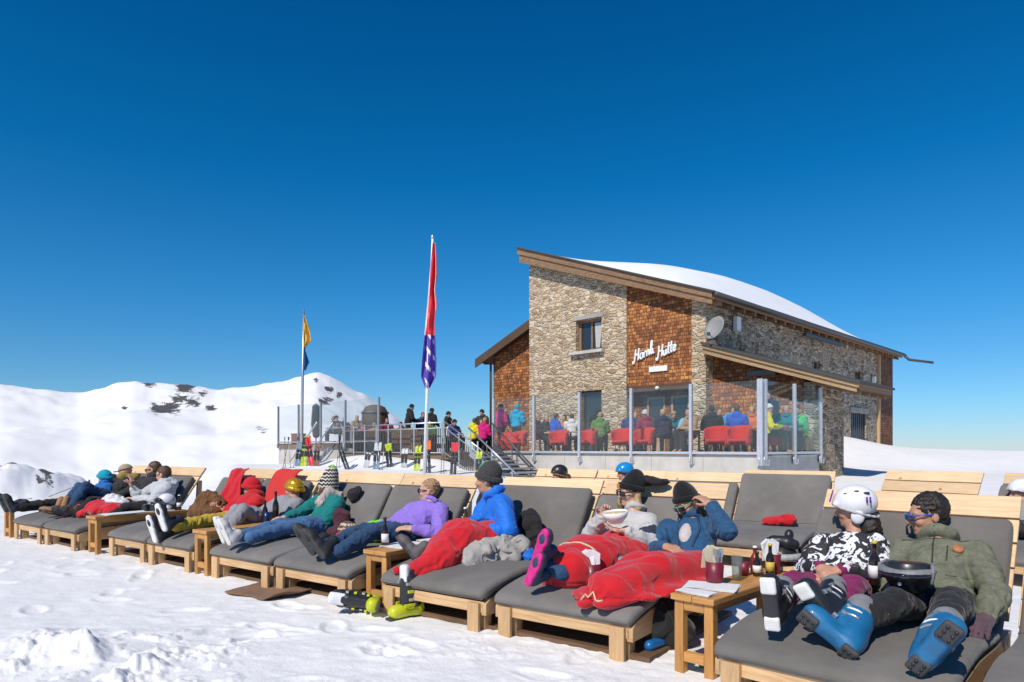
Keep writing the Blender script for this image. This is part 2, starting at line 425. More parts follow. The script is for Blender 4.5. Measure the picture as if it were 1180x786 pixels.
# ================================================================== ground
def sstep(a,b,x):
    t=np.clip((x-a)/(b-a),0,1); return t*t*(3-2*t)
CREST=[(-1.6,60),(-1.2,66),(-.95,72),(-.756,76),(-.70,70),(-.641,66),(-.61,71),(-.564,79),(-.52,75),(-.48,73),(-.436,67),(-.40,70),(-.372,71),(-.345,76),(-.32,80),(-.288,86),(-.265,80),(-.244,71),(-.22,62),(-.198,50),(-.17,36),(-.14,18),(-.10,4),(0,0),(3,0)]
def ground_h(X,Y):
    r=np.hypot(X,Y); P=np.stack([X,Y,0*X],1)
    tx=np.where(Y>.05*r, X/np.maximum(Y,.05*r), np.where(X<0,-1.6,3))
    z=.42*sstep(11,27,r)+.55*np.exp(-(((X+6.0)/2.6)**2+((Y-28.3)/1.3)**2))+.4*np.exp(-(((X+3.2)/1.5)**2+((Y-26.6)/1.0)**2))
    # bank at the right of the hut
    bank=sstep(.36,.465,tx)*sstep(23.5,31,Y)*(.80+.62*np.exp(-((tx-.47)/.07)**2))
    z=z+bank+.10*fbm(P*.25,3,5)*sstep(12,25,r)*sstep(.45,.6,tx)*(1-sstep(40,60,r))
    left=1-sstep(-.16,-.05,tx)
    z=z-sstep(13.5,34,r)*(1-sstep(-.60,-.40,tx))*2.9
    # ground falls away beyond the plateau
    fall=sstep(34,320,r)
    z=z-fall*np.where(tx>-.1,60,38)*(1)
    gx=np.linspace(-1.9,3,1400); gy=np.interp(gx,[c[0] for c in CREST],[c[1] for c in CREST]); kk=np.exp(-np.linspace(-2.5,2.5,7)**2/2); gy=np.convolve(np.pad(gy,3,mode='edge'),kk/kk.sum(),'valid')
    crest=np.interp(tx,gx,gy)
    rc=900+60*np.sin(tx*7+1)
    hh=crest/780*rc*np.cos(np.arctan(np.clip(tx,-1.7,1)))+40*(crest>2)
    prof=sstep(170,1,np.abs(r-rc)*0+170) if False else 0
    up=np.clip((r-300)/(rc-300),0,1); up=up**1.25
    dn=np.exp(-np.maximum(r-rc,0)/700)
    rel=(1-np.abs(noise3(P/120+np.array([0,0,1.3]),11)))*.6+.5*fbm(P/60,4,12)
    m=hh*np.where(r<rc,up,dn)
    m=m*(1+.0*rel)+left*sstep(300,500,r)*(1-sstep(rc*.86,rc*1.0,r))*((rel-.6)*7+10*(np.abs(noise3(P/170+np.array([3,1,0.4]),15))-.35)+1.5*fbm(P/28,3,16))
    m=m+left*sstep(rc*.8,rc*.95,r)*1.6*fbm(P/18,4,14)*(1-sstep(rc,rc*1.5,r))
    z=z+m*np.where(hh>1,1,0)*(1-sstep(-.17,-.09,tx)*0)
    far=sstep(3000,9000,r); z=z*(1-far)-250*far
    # rocky knoll on the near left
    kx,ky=-33.5,46.
    g=np.exp(-(((X-kx)/4.6)**2+((Y-ky)/7)**2)); z=z+g*(3.2+.9*fbm(P/2.5,4,21))
    # lumps of the trodden snow
    n1=fbm(P*1.1,4,31); n2=fbm(P*4.5,3,41); n3=fbm(np.stack([X*9,Y*14,0*X],1),3,51)
    near=1-sstep(20,40,r)
    z=z+near*(.008*n1+.0035*n2*(1+.8*n1)+.0038*n3)
    front=1-sstep(4.0,5.0,Y+.26*np.abs(X+2.4))
    cl=np.maximum(fbm(P*6.5+7,4,61,.6)-.10,0); cl2=np.maximum(fbm(P*13+3,3,63,.6)-.25,0)
    front=front*(.18+.82*(1-sstep(-2.3,-1.2,X)))
    z=z+front*(.055*cl+.02*cl2+.05*np.maximum(fbm(P*1.7,2,64),0))
    pat=np.clip(fbm(P*.9+4,3,65)-.15,0,1); z=z+near*(1-sstep(7,12,r))*pat*(.016*cl+.010*cl2)
    for lx,ly,lr,lh in ((-2.74,4.20,.12,.065),(-2.60,4.14,.12,.07),(-2.86,4.12,.11,.055),(-2.5,4.02,.10,.05),(-1.75,3.98,.07,.022),(-2.1,4.02,.12,.04),(-3.1,4.5,.22,.04)):
        q=((X-lx)**2+(Y-ly)**2)/lr**2
        qq=q*(1+.5*fbm(P*6,3,72)); z=z+lh*np.exp(-np.maximum(qq,0)**1.3)*(1+.7*fbm(P*9,4,71,.65))
    # footprints in front of the loungers
    fr=random.Random(3)
    for i in range(60):
        t=fr.uniform(-11,0); d=fr.gauss(2.75,.45)
        fx,fy=.8*t+.6*d,-.6*t+.8*d
        mk=(np.abs(X-fx)<.35)&(np.abs(Y-fy)<.35)
        if mk.any():
            an=fr.uniform(0,3.14); ca,sa=math.cos(an),math.sin(an)
            ux=(X[mk]-fx)*ca+(Y[mk]-fy)*sa; uy=-(X[mk]-fx)*sa+(Y[mk]-fy)*ca
            q=(ux/.16)**2+(uy/.075)**2
            z[mk]=z[mk]-.014*np.exp(-q**3)+.006*np.exp(-(np.sqrt(q)-1.3)**2*9)
    return z
def gz(x,y): return float(ground_h(np.array([float(x)]),np.array([float(y)]))[0])
def make_ground():
    fine=np.linspace(R(-56),R(47),760); a1=np.linspace(R(47),R(47)+R(257),70)[1:-1]
    az=np.concatenate([fine,a1]); na=len(az)
    rr=[.6]
    while rr[-1]<30000:
        r=rr[-1]; rr.append(r*(1.05 if r<3 else 1.0036 if r<6.5 else 1.0065 if r<14 else 1.014 if r<70 else 1.03 if r<350 else 1.014 if r<1150 else 1.08))
    rr=np.array(rr); nr=len(rr)
    A,Rr=np.meshgrid(az,rr)
    X=(np.sin(A)*Rr).ravel(); Y=(np.cos(A)*Rr).ravel(); Z=ground_h(X,Y)
    V=np.concatenate([np.stack([X,Y,Z],1),[[0,0,gz(0,.3)]]])
    i,j=np.meshgrid(np.arange(nr-1),np.arange(na),indexing='ij'); j2=(j+1)%na
    F=np.stack([i*na+j,(i+1)*na+j,(i+1)*na+j2,i*na+j2],-1).reshape(-1,4)[:,::-1]
    c=len(V)-1; k=np.arange(0,na-1,2)
    F2=np.stack([k,(k+1)%na,(k+2)%na,np.full_like(k,c)],1)
    F=np.concatenate([F,F2])
    # exposed rock, painted where the rock is
    tx=X/np.maximum(Y,1e-3); r=np.hypot(X,Y)
    el=(Z-CAMZ)/np.maximum(Y,1)*780
    P=np.stack([X,Y,Z],1)
    nn=fbm(P/11,5,81,.6); rock=np.zeros(len(X))
    for px,py,sx,sy,k in ((172,441,10,5,.9),(213,446,12,7,1.15),(190,470,16,7,1.2),(222,464,9,6,1.0),(243,470,7,4,.9),(207,459,10,5,.75),(234,453,5,4,.8),(379,449,5,4,1.0),(391,455,4,3,.9),(365,438,4,3,.7),(375,462,9,4,.85),(143,470,4,3,.6),(300,495,9,4,.6)):
        g=np.exp(-(((tx*780-(px-590))/sx)**2+((el-(516-py))/sy)**2)); rock=np.maximum(rock,np.where((r>250)&(r<1300),k*g,0)*(.95+.8*nn))
    kn=fbm(P/1.6,5,83,.6); q=np.exp(-(((X+32.0)/2.2)**2+((Y-44.5)/4)**2)); rock=np.maximum(rock,q*(.42+.9*kn)*1.1)
    q=np.exp(-(((X+33)/4)**2+((Y-41)/4)**2)); rock=np.maximum(rock,q*(.1+.9*kn))
    rock=np.append(rock,0)
    m,nt,b,N,L=nodes('snow'); vec=mapping(nt)
    at=N('ShaderNodeAttribute'); at.attribute_name='rock'
    n1=noise(nt,vec,2.2,6,.6); n2=noise(nt,vec,38,4,.65); n3=noise(nt,vec,160,2,.6)
    cs=ramp(nt,n1,[(.3,(.80,.795,.80)),(.7,(.87,.86,.855))])
    cr=ramp(nt,noise(nt,vec,.35,8,.7),[(.3,(.035,.034,.038)),(.6,(.12,.11,.105)),(.72,(.22,.2,.19))])
    rn=noise(nt,mapping(nt,'Object',(.22,.22,.22)),1.0,9,.76); ra=N('ShaderNodeMath'); ra.operation='MULTIPLY_ADD'; L(rn,ra.inputs[0]); ra.inputs[1].default_value=2.3; rb=N('ShaderNodeMath'); rb.operation='ADD'; rb.inputs[1].default_value=-1.18; L(at.outputs['Fac'],rb.inputs[0]); L(rb.outputs[0],ra.inputs[2])
    st=ramp(nt,ra.outputs[0],[(.34,(0,0,0)),(.40,(1,1,1))])
    mx=N('ShaderNodeMixRGB'); L(st,mx.inputs[0]); L(cs,mx.inputs[1]); L(cr,mx.inputs[2]); L(mx.outputs[0],b.inputs['Base Color'])
    b.inputs['Roughness'].default_value=.75; b.inputs['Specular IOR Level'].default_value=.25
    a=N('ShaderNodeMath'); a.operation='MULTIPLY_ADD'; L(n3,a.inputs[0]); a.inputs[1].default_value=.55; L(n2,a.inputs[2])
    bump(nt,b,a.outputs[0],.42,.018)
    o=mesh_obj('ground',V,F,m); o['kind']='structure'
    at=o.data.attributes.new('rock','FLOAT','POINT'); at.data.foreach_set('value',rock.astype(np.float32))
    return o
make_ground()
# ================================================================== mountain hut
def stone_mat(name, cols, mortar, sc=(2.6,2.6,5.2)):
    m,nt,b,N,L=nodes(name); vec=mapping(nt,'Object',sc)
    wn=N('ShaderNodeTexNoise'); wn.inputs['Scale'].default_value=1.3; wn.inputs['Detail'].default_value=3; L(vec,wn.inputs['Vector'])
    ad=N('ShaderNodeVectorMath'); ad.operation='MULTIPLY_ADD'; L(wn.outputs['Color'],ad.inputs[0]); ad.inputs[1].default_value=(.55,.55,.55); L(vec,ad.inputs[2])
    v=N('ShaderNodeTexVoronoi'); v.feature='DISTANCE_TO_EDGE'; v.inputs['Scale'].default_value=1; v.inputs['Randomness'].default_value=.85; L(ad.outputs[0],v.inputs['Vector'])
    v2=N('ShaderNodeTexVoronoi'); v2.inputs['Scale'].default_value=1; v2.inputs['Randomness'].default_value=.85; L(ad.outputs[0],v2.inputs['Vector'])
    sp=N('ShaderNodeSeparateColor'); L(v2.outputs['Color'],sp.inputs[0])
    n=len(cols); cc=ramp(nt,sp.outputs[0],[((i+.5)/n,c) for i,c in enumerate(cols)],'LINEAR')
    g=noise(nt,vec,4,6,.65)
    mx=N('ShaderNodeMixRGB'); mx.blend_type='MULTIPLY'; mx.inputs[0].default_value=1; L(cc,mx.inputs[1]); L(ramp(nt,g,[(.3,(.62,.6,.58)),(.65,(1.12,1.1,1.08))]),mx.inputs[2])
    e=ramp(nt,v.outputs['Distance'],[(.035,(0,0,0)),(.09,(1,1,1))])
    m2=N('ShaderNodeMixRGB'); L(e,m2.inputs[0]); m2.inputs[1].default_value=(*mortar,1); L(mx.outputs[0],m2.inputs[2]); L(m2.outputs[0],b.inputs['Base Color'])
    b.inputs['Roughness'].default_value=.9; b.inputs['Specular IOR Level'].default_value=.2
    h=ramp(nt,v.outputs['Distance'],[(.0,(0,0,0)),(.16,(1,1,1))])
    a=N('ShaderNodeMath'); a.operation='MULTIPLY_ADD'; L(g,a.inputs[0]); a.inputs[1].default_value=.5; L(h,a.inputs[2])
    bump(nt,b,a.outputs[0],1.0,.07)
    return m
def shingle_mat(name, cols):
    m,nt,b,N,L=nodes(name)
    tc=N('ShaderNodeTexCoord'); sx=N('ShaderNodeSeparateXYZ'); L(tc.outputs['Object'],sx.inputs[0])
    a=N('ShaderNodeMath'); L(sx.outputs[0],a.inputs[0]); L(sx.outputs[1],a.inputs[1])
    cb=N('ShaderNodeCombineXYZ'); L(a.outputs[0],cb.inputs[0]); L(sx.outputs[2],cb.inputs[1])
    wv=N('ShaderNodeTexNoise'); wv.inputs['Scale'].default_value=5; L(cb.outputs[0],wv.inputs['Vector'])
    ad=N('ShaderNodeVectorMath'); ad.operation='MULTIPLY_ADD'; L(wv.outputs['Color'],ad.inputs[0]); ad.inputs[1].default_value=(.05,.05,0); L(cb.outputs[0],ad.inputs[2])
    br=N('ShaderNodeTexBrick'); L(ad.outputs[0],br.inputs['Vector']); br.inputs['Scale'].default_value=1
    br.inputs['Brick Width'].default_value=.15; br.inputs['Row Height'].default_value=.125; br.inputs['Mortar Size'].default_value=.008; br.inputs['Mortar Smooth'].default_value=.4
    br.offset=.5; br.squash=.7; br.squash_frequency=3
    br.inputs['Color1'].default_value=(0,0,0,1); br.inputs['Color2'].default_value=(1,1,1,1); br.inputs['Mortar'].default_value=(0,0,0,1)
    n=len(cols); c=ramp(nt,br.outputs['Color'],[((i+.5)/n,x) for i,x in enumerate(cols)])
    fr=N('ShaderNodeMath'); fr.operation='FRACT'; dv=N('ShaderNodeMath'); dv.operation='DIVIDE'; L(sx.outputs[2],dv.inputs[0]); dv.inputs[1].default_value=.125; L(dv.outputs[0],fr.inputs[0])
    st=mapping(nt,'Object',(14,14,2)); g=noise(nt,st,2.4,5,.6); wt=noise(nt,tc.outputs['Object'],.9,4,.6)
    mx=N('ShaderNodeMixRGB'); mx.blend_type='MULTIPLY'; mx.inputs[0].default_value=1; L(c,mx.inputs[1]); L(ramp(nt,g,[(.3,(.6,.56,.52)),(.7,(1.15,1.1,1.05))]),mx.inputs[2])
    mw=N('ShaderNodeMixRGB'); mw.blend_type='MULTIPLY'; mw.inputs[0].default_value=1; L(mx.outputs[0],mw.inputs[1]); L(ramp(nt,wt,[(.35,(.72,.68,.66)),(.65,(1.1,1.08,1.06))]),mw.inputs[2])
    md=N('ShaderNodeMixRGB'); L(br.outputs['Fac'],md.inputs[0]); L(mw.outputs[0],md.inputs[1]); md.inputs[2].default_value=(.03,.016,.01,1); L(md.outputs[0],b.inputs['Base Color'])
    b.inputs['Roughness'].default_value=.8
    hh=N('ShaderNodeMath'); hh.operation='MULTIPLY_ADD'; L(br.outputs['Color'],hh.inputs[0]); hh.inputs[1].default_value=.6
    iv=N('ShaderNodeMath'); iv.operation='SUBTRACT'; iv.inputs[0].default_value=1; L(fr.outputs[0],iv.inputs[1]); L(iv.outputs[0],hh.inputs[2])
    h2=N('ShaderNodeMath'); h2.operation='SUBTRACT'; L(hh.outputs[0],h2.inputs[0]); L(br.outputs['Fac'],h2.inputs[1])
    bump(nt,b,h2.outputs[0],.9,.03)
    return m
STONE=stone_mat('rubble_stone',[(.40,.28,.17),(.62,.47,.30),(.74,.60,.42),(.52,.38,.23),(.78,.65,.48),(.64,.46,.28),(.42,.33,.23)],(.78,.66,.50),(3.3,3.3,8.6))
STONESH=stone_mat('shaded_stone',[(.20,.155,.11),(.36,.285,.21),(.47,.385,.29),(.27,.21,.155),(.54,.46,.36)],(.68,.59,.47),(2.9,2.9,7.5))  # darker, greyer copy of the stone: shade of the side walls in the colour
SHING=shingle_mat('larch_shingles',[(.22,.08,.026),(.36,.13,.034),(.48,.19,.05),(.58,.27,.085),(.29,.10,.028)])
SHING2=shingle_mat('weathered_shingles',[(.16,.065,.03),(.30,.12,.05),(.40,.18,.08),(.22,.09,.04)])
OLDWOOD=wood('old_timber',(.33,.20,.11),(.10,.06,.035),False,.8)
DARKWOOD=wood('dark_timber',(.12,.07,.04),(.06,.035,.02),False,.8)
PALEWOOD=wood('pale_timber',(.52,.36,.2),(.36,.22,.11),False,.7)
ROOFING=plain('roofing',(.06,.058,.055),.7)
CONC=plain('concrete',(.50,.47,.43),.85,var=.13,sc=2.2,bs=.2,spec=.2)
CONCD=plain('old_concrete',(.34,.32,.30),.9,var=.2,sc=2,bs=.2,spec=.2)
DECKW=wood('deck_boards',(.26,.19,.13),(.15,.11,.08),False,.85)
STEEL=plain('brushed_steel',(.55,.55,.56),.35,.85)
GALV=plain('galvanised_steel',(.42,.43,.44),.5,.6)
DSTEEL=plain('dark_steel',(.10,.10,.105),.5,.5)
BLACK=plain('black_plastic',(.018,.018,.02),.4)
WHITE=plain('white_paint',(.8,.8,.78),.5)
GLASS=glassmat('clear_glass',(.96,.98,.98),.022)
WGLASS=plain('window_glass',(.025,.03,.036),.05,0,.1,3,.6)
DARKROOM=plain('dark_room',(.02,.017,.015),.9)

def Lq(q,p,z): return (-q,p,z)
AX_XZ=[(1,0,0),(0,0,1),(0,1,0)]; AX_YZ=[(0,1,0),(0,0,1),(1,0,0)]
def wall(mb, axis, u0,u1, zb, zt, pos, th, holes=()):
    """pieces of wall along u (local x or y) around holes (u0,u1,z0,z1); zt may be a function of u"""
    f=zt if callable(zt) else (lambda u:zt)
    ed=sorted(set([u0,u1]+[h[0] for h in holes]+[h[1] for h in holes]))
    ax=AX_XZ if axis=='x' else AX_YZ; o=(0,pos,0) if axis=='x' else (pos,0,0)
    for a,b in zip(ed[:-1],ed[1:]):
        hs=sorted([h for h in holes if h[0]<=a+1e-6 and h[1]>=b-1e-6],key=lambda h:h[2]); z=zb
        for h in hs:
            if h[2]>z+1e-4: mb.prism([(a,z),(b,z),(b,h[2]),(a,h[2])],th,o,ax)
            z=h[3]
        mb.prism([(a,z),(b,z),(b,f(b)),(a,f(a))],th,o,ax)
hut=thing('mountain_hut','stone and shingle mountain hut with a snowy mono-pitch roof','hut',tuple(BC),-R(45))
ztop=lambda x: 6.37+.367*(-x-3.11)                    # top of the main roof at local x=-q
under=lambda x: ztop(x)-.30
def P(name): return MB(), name
# stone tower with window and door opening
m=MB(); wall(m,'x',-11.54,-6.67,.3,under,3.5,.5,[(-9.05,-7.8,4.98,6.2),(-8.9,-7.8,1.15,3.45)]); tower=m.build('tower_wall',STONE,hut)
m=MB(); wall(m,'y',4.0,9,.3,8.6,-11.54,.5); m.build('gable_side_wall',STONE,hut)
m=MB(); m.box((-9.25,3.30,4.86),(-7.65,3.7,4.975)); m.build('window_sill',CONC,hut,bevel=.01)
m=MB(); m.box((-9.15,3.46,6.203),(-7.72,3.72,6.36)); m.build('window_lintel',CONCD,hut,bevel=.01)
wf=MB()
for a,b in (((-9.047,3.72,4.98),(-8.95,3.8,6.2)),((-7.9,3.72,4.98),(-7.803,3.8,6.2)),((-8.95,3.72,4.98),(-7.9,3.8,5.07)),((-8.95,3.72,6.11),(-7.9,3.8,6.2)),((-8.47,3.72,5.07),(-8.39,3.8,6.11))): wf.box(a,b)
wf=wf.build('window',OLDWOOD,hut)
m=MB(); m.box((-8.95,3.75,5.07),(-7.9,3.765,6.11)); m.build('pane',WGLASS,wf)
m=MB(); m.prism([(-8.25,5.1),(-8.05,5.1),(-7.95,6.05),(-8.3,6.05)],.01,(0,3.735,0),AX_XZ); m.build('curtain',plain('curtain_cloth',(.45,.43,.40),.9),wf)
df=MB()
for a,b in (((-8.897,3.7,1.15),(-8.8,3.8,3.45)),((-7.9,3.7,1.15),(-7.803,3.8,3.45)),((-8.8,3.7,3.3),(-7.9,3.8,3.447))): df.box(a,b)
df=df.build('door',DARKWOOD,hut)
m=MB(); m.box((-8.8,3.75,1.16),(-7.9,3.77,3.3)); m.build('door_pane',WGLASS,df)
m=MB(); m.box((-7.99,3.70,2.1),(-7.95,3.74,2.3)); m.build('handle',STEEL,df)
m=MB()
for k in range(13):
    x=-9.05+k*.105; m.box((x,3.485,3.453),(x+.095,3.52,3.78+.02*(k%3)))
m.build('door_arch',STONE,hut,bevel=.012)
# shingled gable between tower and corner pillar, with the entrance recess below
m=MB(); wall(m,'x',-6.67,-4.02,3.5,under,3.56,.2); m.build('shingle_panel',SHING,hut)
m=MB(); m.box((-6.668,3.5,3.28),(-4.022,3.72,3.497)); m.build('entrance_beam',DARKWOOD,hut)
m=MB(); wall(m,'y',4.0,5.2,.3,3.4,-6.87,.2); wall(m,'y',5.1,9,.3,3.4,-6.87,.2); m.build('entrance_side_wall',STONE,hut)
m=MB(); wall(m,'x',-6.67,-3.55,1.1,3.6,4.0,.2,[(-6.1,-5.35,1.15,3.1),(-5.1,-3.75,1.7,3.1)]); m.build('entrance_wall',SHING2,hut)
m=MB()
for a,b in (((-6.1,3.96,1.15),(-6.02,4.05,3.1)),((-5.43,3.96,1.15),(-5.35,4.05,3.1)),((-6.02,3.96,3.02),(-5.43,4.05,3.1)),((-6.02,3.98,1.15),(-5.43,4.04,1.9))): m.box(a,b)
d2=m.build('entrance_door',PALEWOOD,hut); m=MB(); m.box((-6.02,4.01,1.9),(-5.43,4.025,3.02)); m.build('door_pane',WGLASS,d2)
m=MB()
for a,b in (((-5.1,3.96,1.7),(-5.02,4.05,3.1)),((-3.83,3.96,1.7),(-3.75,4.05,3.1)),((-5.02,3.96,3.02),(-3.83,4.05,3.1)),((-5.02,3.96,1.7),(-3.83,4.05,1.78)),((-4.45,3.97,1.78),(-4.39,4.04,3.02))): m.box(a,b)
w2=m.build('window',PALEWOOD,hut); m=MB(); m.box((-5.02,4.01,1.78),(-3.83,4.025,3.02)); m.build('pane',WGLASS,w2)
m=MB(); m.lathe([(.0,-.07),(.06,-.05),(.08,0),(.06,.05),(0,.07)],(-5.33,3.44,3.36)); m.build('entrance_lamp',WHITE,hut,True)
# corner pillar and long side wall
m=MB(); wall(m,'x',-4.02,-3.5,.3,under,3.5,.6); m.build('corner_pillar',STONE,hut)
m=MB(); wall(m,'y',4.1,21.0,-.6,lambda y:under(-3.5),-3.9,.4,[(12.6,13.3,3.9,5.0),(17.6,18.8,3.9,5.0),(17.1,19.2,1.2,2.95)]); m.build('side_wall',STONESH,hut)
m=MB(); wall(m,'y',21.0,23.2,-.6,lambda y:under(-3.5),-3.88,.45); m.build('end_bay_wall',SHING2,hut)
m=MB(); m.box((-3.55,20.86,-.5),(-3.38,21.03,under(-3.5))); m.build('corner_post',PALEWOOD,hut)
m=MB(); m.box((-11.0,22.7,-.6),(-3.9,23.0,6)); m.build('back_wall',STONESH,hut)
for y0,y1,z0,z1 in ((12.6,13.3,3.9,5.0),(17.6,18.8,3.9,5.0)):
    m=MB(); m.box((-3.72,y0,z0),(-3.66,y0+.07,z1)); m.box((-3.72,y1-.07,z0),(-3.66,y1,z1)); m.box((-3.72,y0+.07,z0),(-3.66,y1-.07,z0+.07)); m.box((-3.72,y0+.07,z1-.07),(-3.66,y1-.07,z1)); m.box((-3.72,(y0+y1)/2-.03,z0+.07),(-3.66,(y0+y1)/2+.03,z1-.07))
    q=m.build('window',DARKWOOD,hut); m=MB(); m.box((-3.70,y0+.07,z0+.07),(-3.685,y1-.07,z1-.07)); m.build('pane',WGLASS,q)
m=MB()
for k in range(8):
    y=17.1+k*.293; m.box((-3.62,y,1.2),(-3.56,y+.05,2.95))
q=m.build('barred_window',DSTEEL,hut); m=MB(); m.box((-3.72,17.1,1.2),(-3.70,19.2,2.95)); m.build('pane',plain('reflecting_pane',(.18,.26,.34),.08,0,.3,1,.5),q)
m=MB(); m.box((-3.56,16.9,2.953),(-3.44,19.4,3.2)); m.build('window_lintel',CONCD,hut)
# main roof
m=MB(); m.prism([(-11.75,ztop(-11.75)-.28),(-3.0,ztop(-3.0)-.28),(-3.0,ztop(-3.0)-.06),(-11.75,ztop(-11.75)-.06)],20.2,(0,3.10,0),AX_XZ); roof=m.build('roof',OLDWOOD,hut)
m=MB(); m.prism([(-11.82,ztop(-11.82)-.055),(-2.92,ztop(-2.92)-.055),(-2.92,ztop(-2.92)),(-11.82,ztop(-11.82))],20.5,(0,2.95,0),AX_XZ); m.build('roofing_sheet',ROOFING,roof)
m=MB()
m.prism([(-11.78,ztop(-11.78)-.30),(-3.02,ztop(-3.02)-.26),(-3.02,ztop(-3.02)-.06),(-11.78,ztop(-11.78)-.06)],.05,(0,3.02,0),AX_XZ)
m.prism([(-11.70,ztop(-11.70)-.62),(-3.05,ztop(-3.05)-.46),(-3.05,ztop(-3.05)-.20),(-11.70,ztop(-11.70)-.25)],.05,(0,3.075,0),AX_XZ)
m.build('verge_boards',OLDWOOD,roof,bevel=.008)
m=MB(); m.tube([(-2.88,3.0,ztop(-2.9)-.10),(-2.88,23.4,ztop(-2.9)-.12)],.085,8); m.build('gutter',DSTEEL,roof,True)
m=MB(); m.tube([(-2.88,23.2,ztop(-2.9)-.12),(-2.7,23.4,ztop(-2.9)-.35),(-1.7,23.9,ztop(-2.9)-.55)],.07,8); m.build('gutter_spout',DSTEEL,roof,True)
for k in range(24):
    y=3.6+k*.83; m=MB(); m.prism([(-3.5,ztop(-3.5)-.47),(-3.04,ztop(-3.04)-.44),(-3.04,ztop(-3.04)-.29),(-3.5,ztop(-3.5)-.29)],.13,(0,y,0),AX_XZ); m.build('rafter_tail',OLDWOOD,roof)
m=MB(); m.box((-3.14,10.5,ztop(-3.1)-.62),(-2.98,14.5,ztop(-3.1)-.5)); m.build('snow_guard',DSTEEL,roof)
# shed-roofed annex at the terrace corner
az=lambda x: 4.64+.334*(-x-3.28)
m=MB(); wall(m,'y',3.9,5.9,-.6,lambda y:az(0)-.28,-.45,.45); m.build('annex_stone_wall',STONESH,hut)
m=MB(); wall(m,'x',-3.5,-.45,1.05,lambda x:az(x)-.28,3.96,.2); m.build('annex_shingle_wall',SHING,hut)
m=MB(); wall(m,'x',-3.5,-.45,-.6,lambda x:az(x)-.28,5.7,.2); m.build('annex_back_wall',STONESH,hut)
m=MB(); m.prism([(-3.49,az(-3.49)-.25),(1.3,az(1.3)-.25),(1.3,az(1.3)-.05),(-3.49,az(-3.49)-.05)],2.9,(0,3.3,0),AX_XZ); ar=m.build('annex_roof',OLDWOOD,hut)
m=MB(); m.prism([(-3.49,az(-3.49)-.045),(1.36,az(1.36)-.045),(1.36,az(1.36)+.03),(-3.49,az(-3.49)+.03)],3.2,(0,3.12,0),AX_XZ); m.build('roofing_sheet',ROOFING,ar)
m=MB(); m.prism([(-3.48,az(-3.48)-.17),(1.32,az(1.32)-.16),(1.32,az(1.32)-.05),(-3.48,az(-3.48)-.05)],.05,(0,3.18,0),AX_XZ)
m.prism([(-3.48,az(-3.48)-.34),(1.25,az(1.25)-.3),(1.25,az(1.25)-.14),(-3.48,az(-3.48)-.15)],.045,(0,3.24,0),AX_XZ); m.build('verge_boards',PALEWOOD,ar,bevel=.006)
for k in range(4):
    y=3.6+k*.75; m=MB(); m.prism([(-.1,az(-.1)-.42),(1.22,az(1.22)-.38),(1.22,az(1.22)-.26),(-.1,az(-.1)-.26)],.12,(0,y,0),AX_XZ); m.build('rafter_tail',OLDWOOD,ar)
m=MB(); m.box((-2.2,3.78,3.55),(-1.3,3.95,3.72)); m.build('heater',DSTEEL,hut)
# left wing
wz=lambda x: 5.6+.40*(x+14.85)
m=MB(); wall(m,'x',-14.75,-11.54,-.2,lambda x:wz(x)-.25,4.5,.3); m.build('wing_shingle_wall',SHING,hut)
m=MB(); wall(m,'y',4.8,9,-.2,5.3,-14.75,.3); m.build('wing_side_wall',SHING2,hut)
m=MB(); m.prism([(-15.35,wz(-15.35)-.22),(-11.545,wz(-11.545)-.22),(-11.545,wz(-11.545)),(-15.35,wz(-15.35))],5.2,(0,4.0,0),AX_XZ); wr=m.build('wing_roof',DARKWOOD,hut)
m=MB(); m.prism([(-15.4,wz(-15.4)-.42),(-11.545,wz(-11.545)-.42),(-11.545,wz(-11.545)-.04),(-15.4,wz(-15.4)-.04)],.05,(0,3.94,0),AX_XZ); m.build('verge_boards',DARKWOOD,wr)
m=MB(); m.tube([(-14.85,4.42,-.2),(-14.85,4.42,5.1),(-15.2,4.35,wz(-15.2)-.3)],.05,8); m.build('downpipe',DARKWOOD,hut,True)
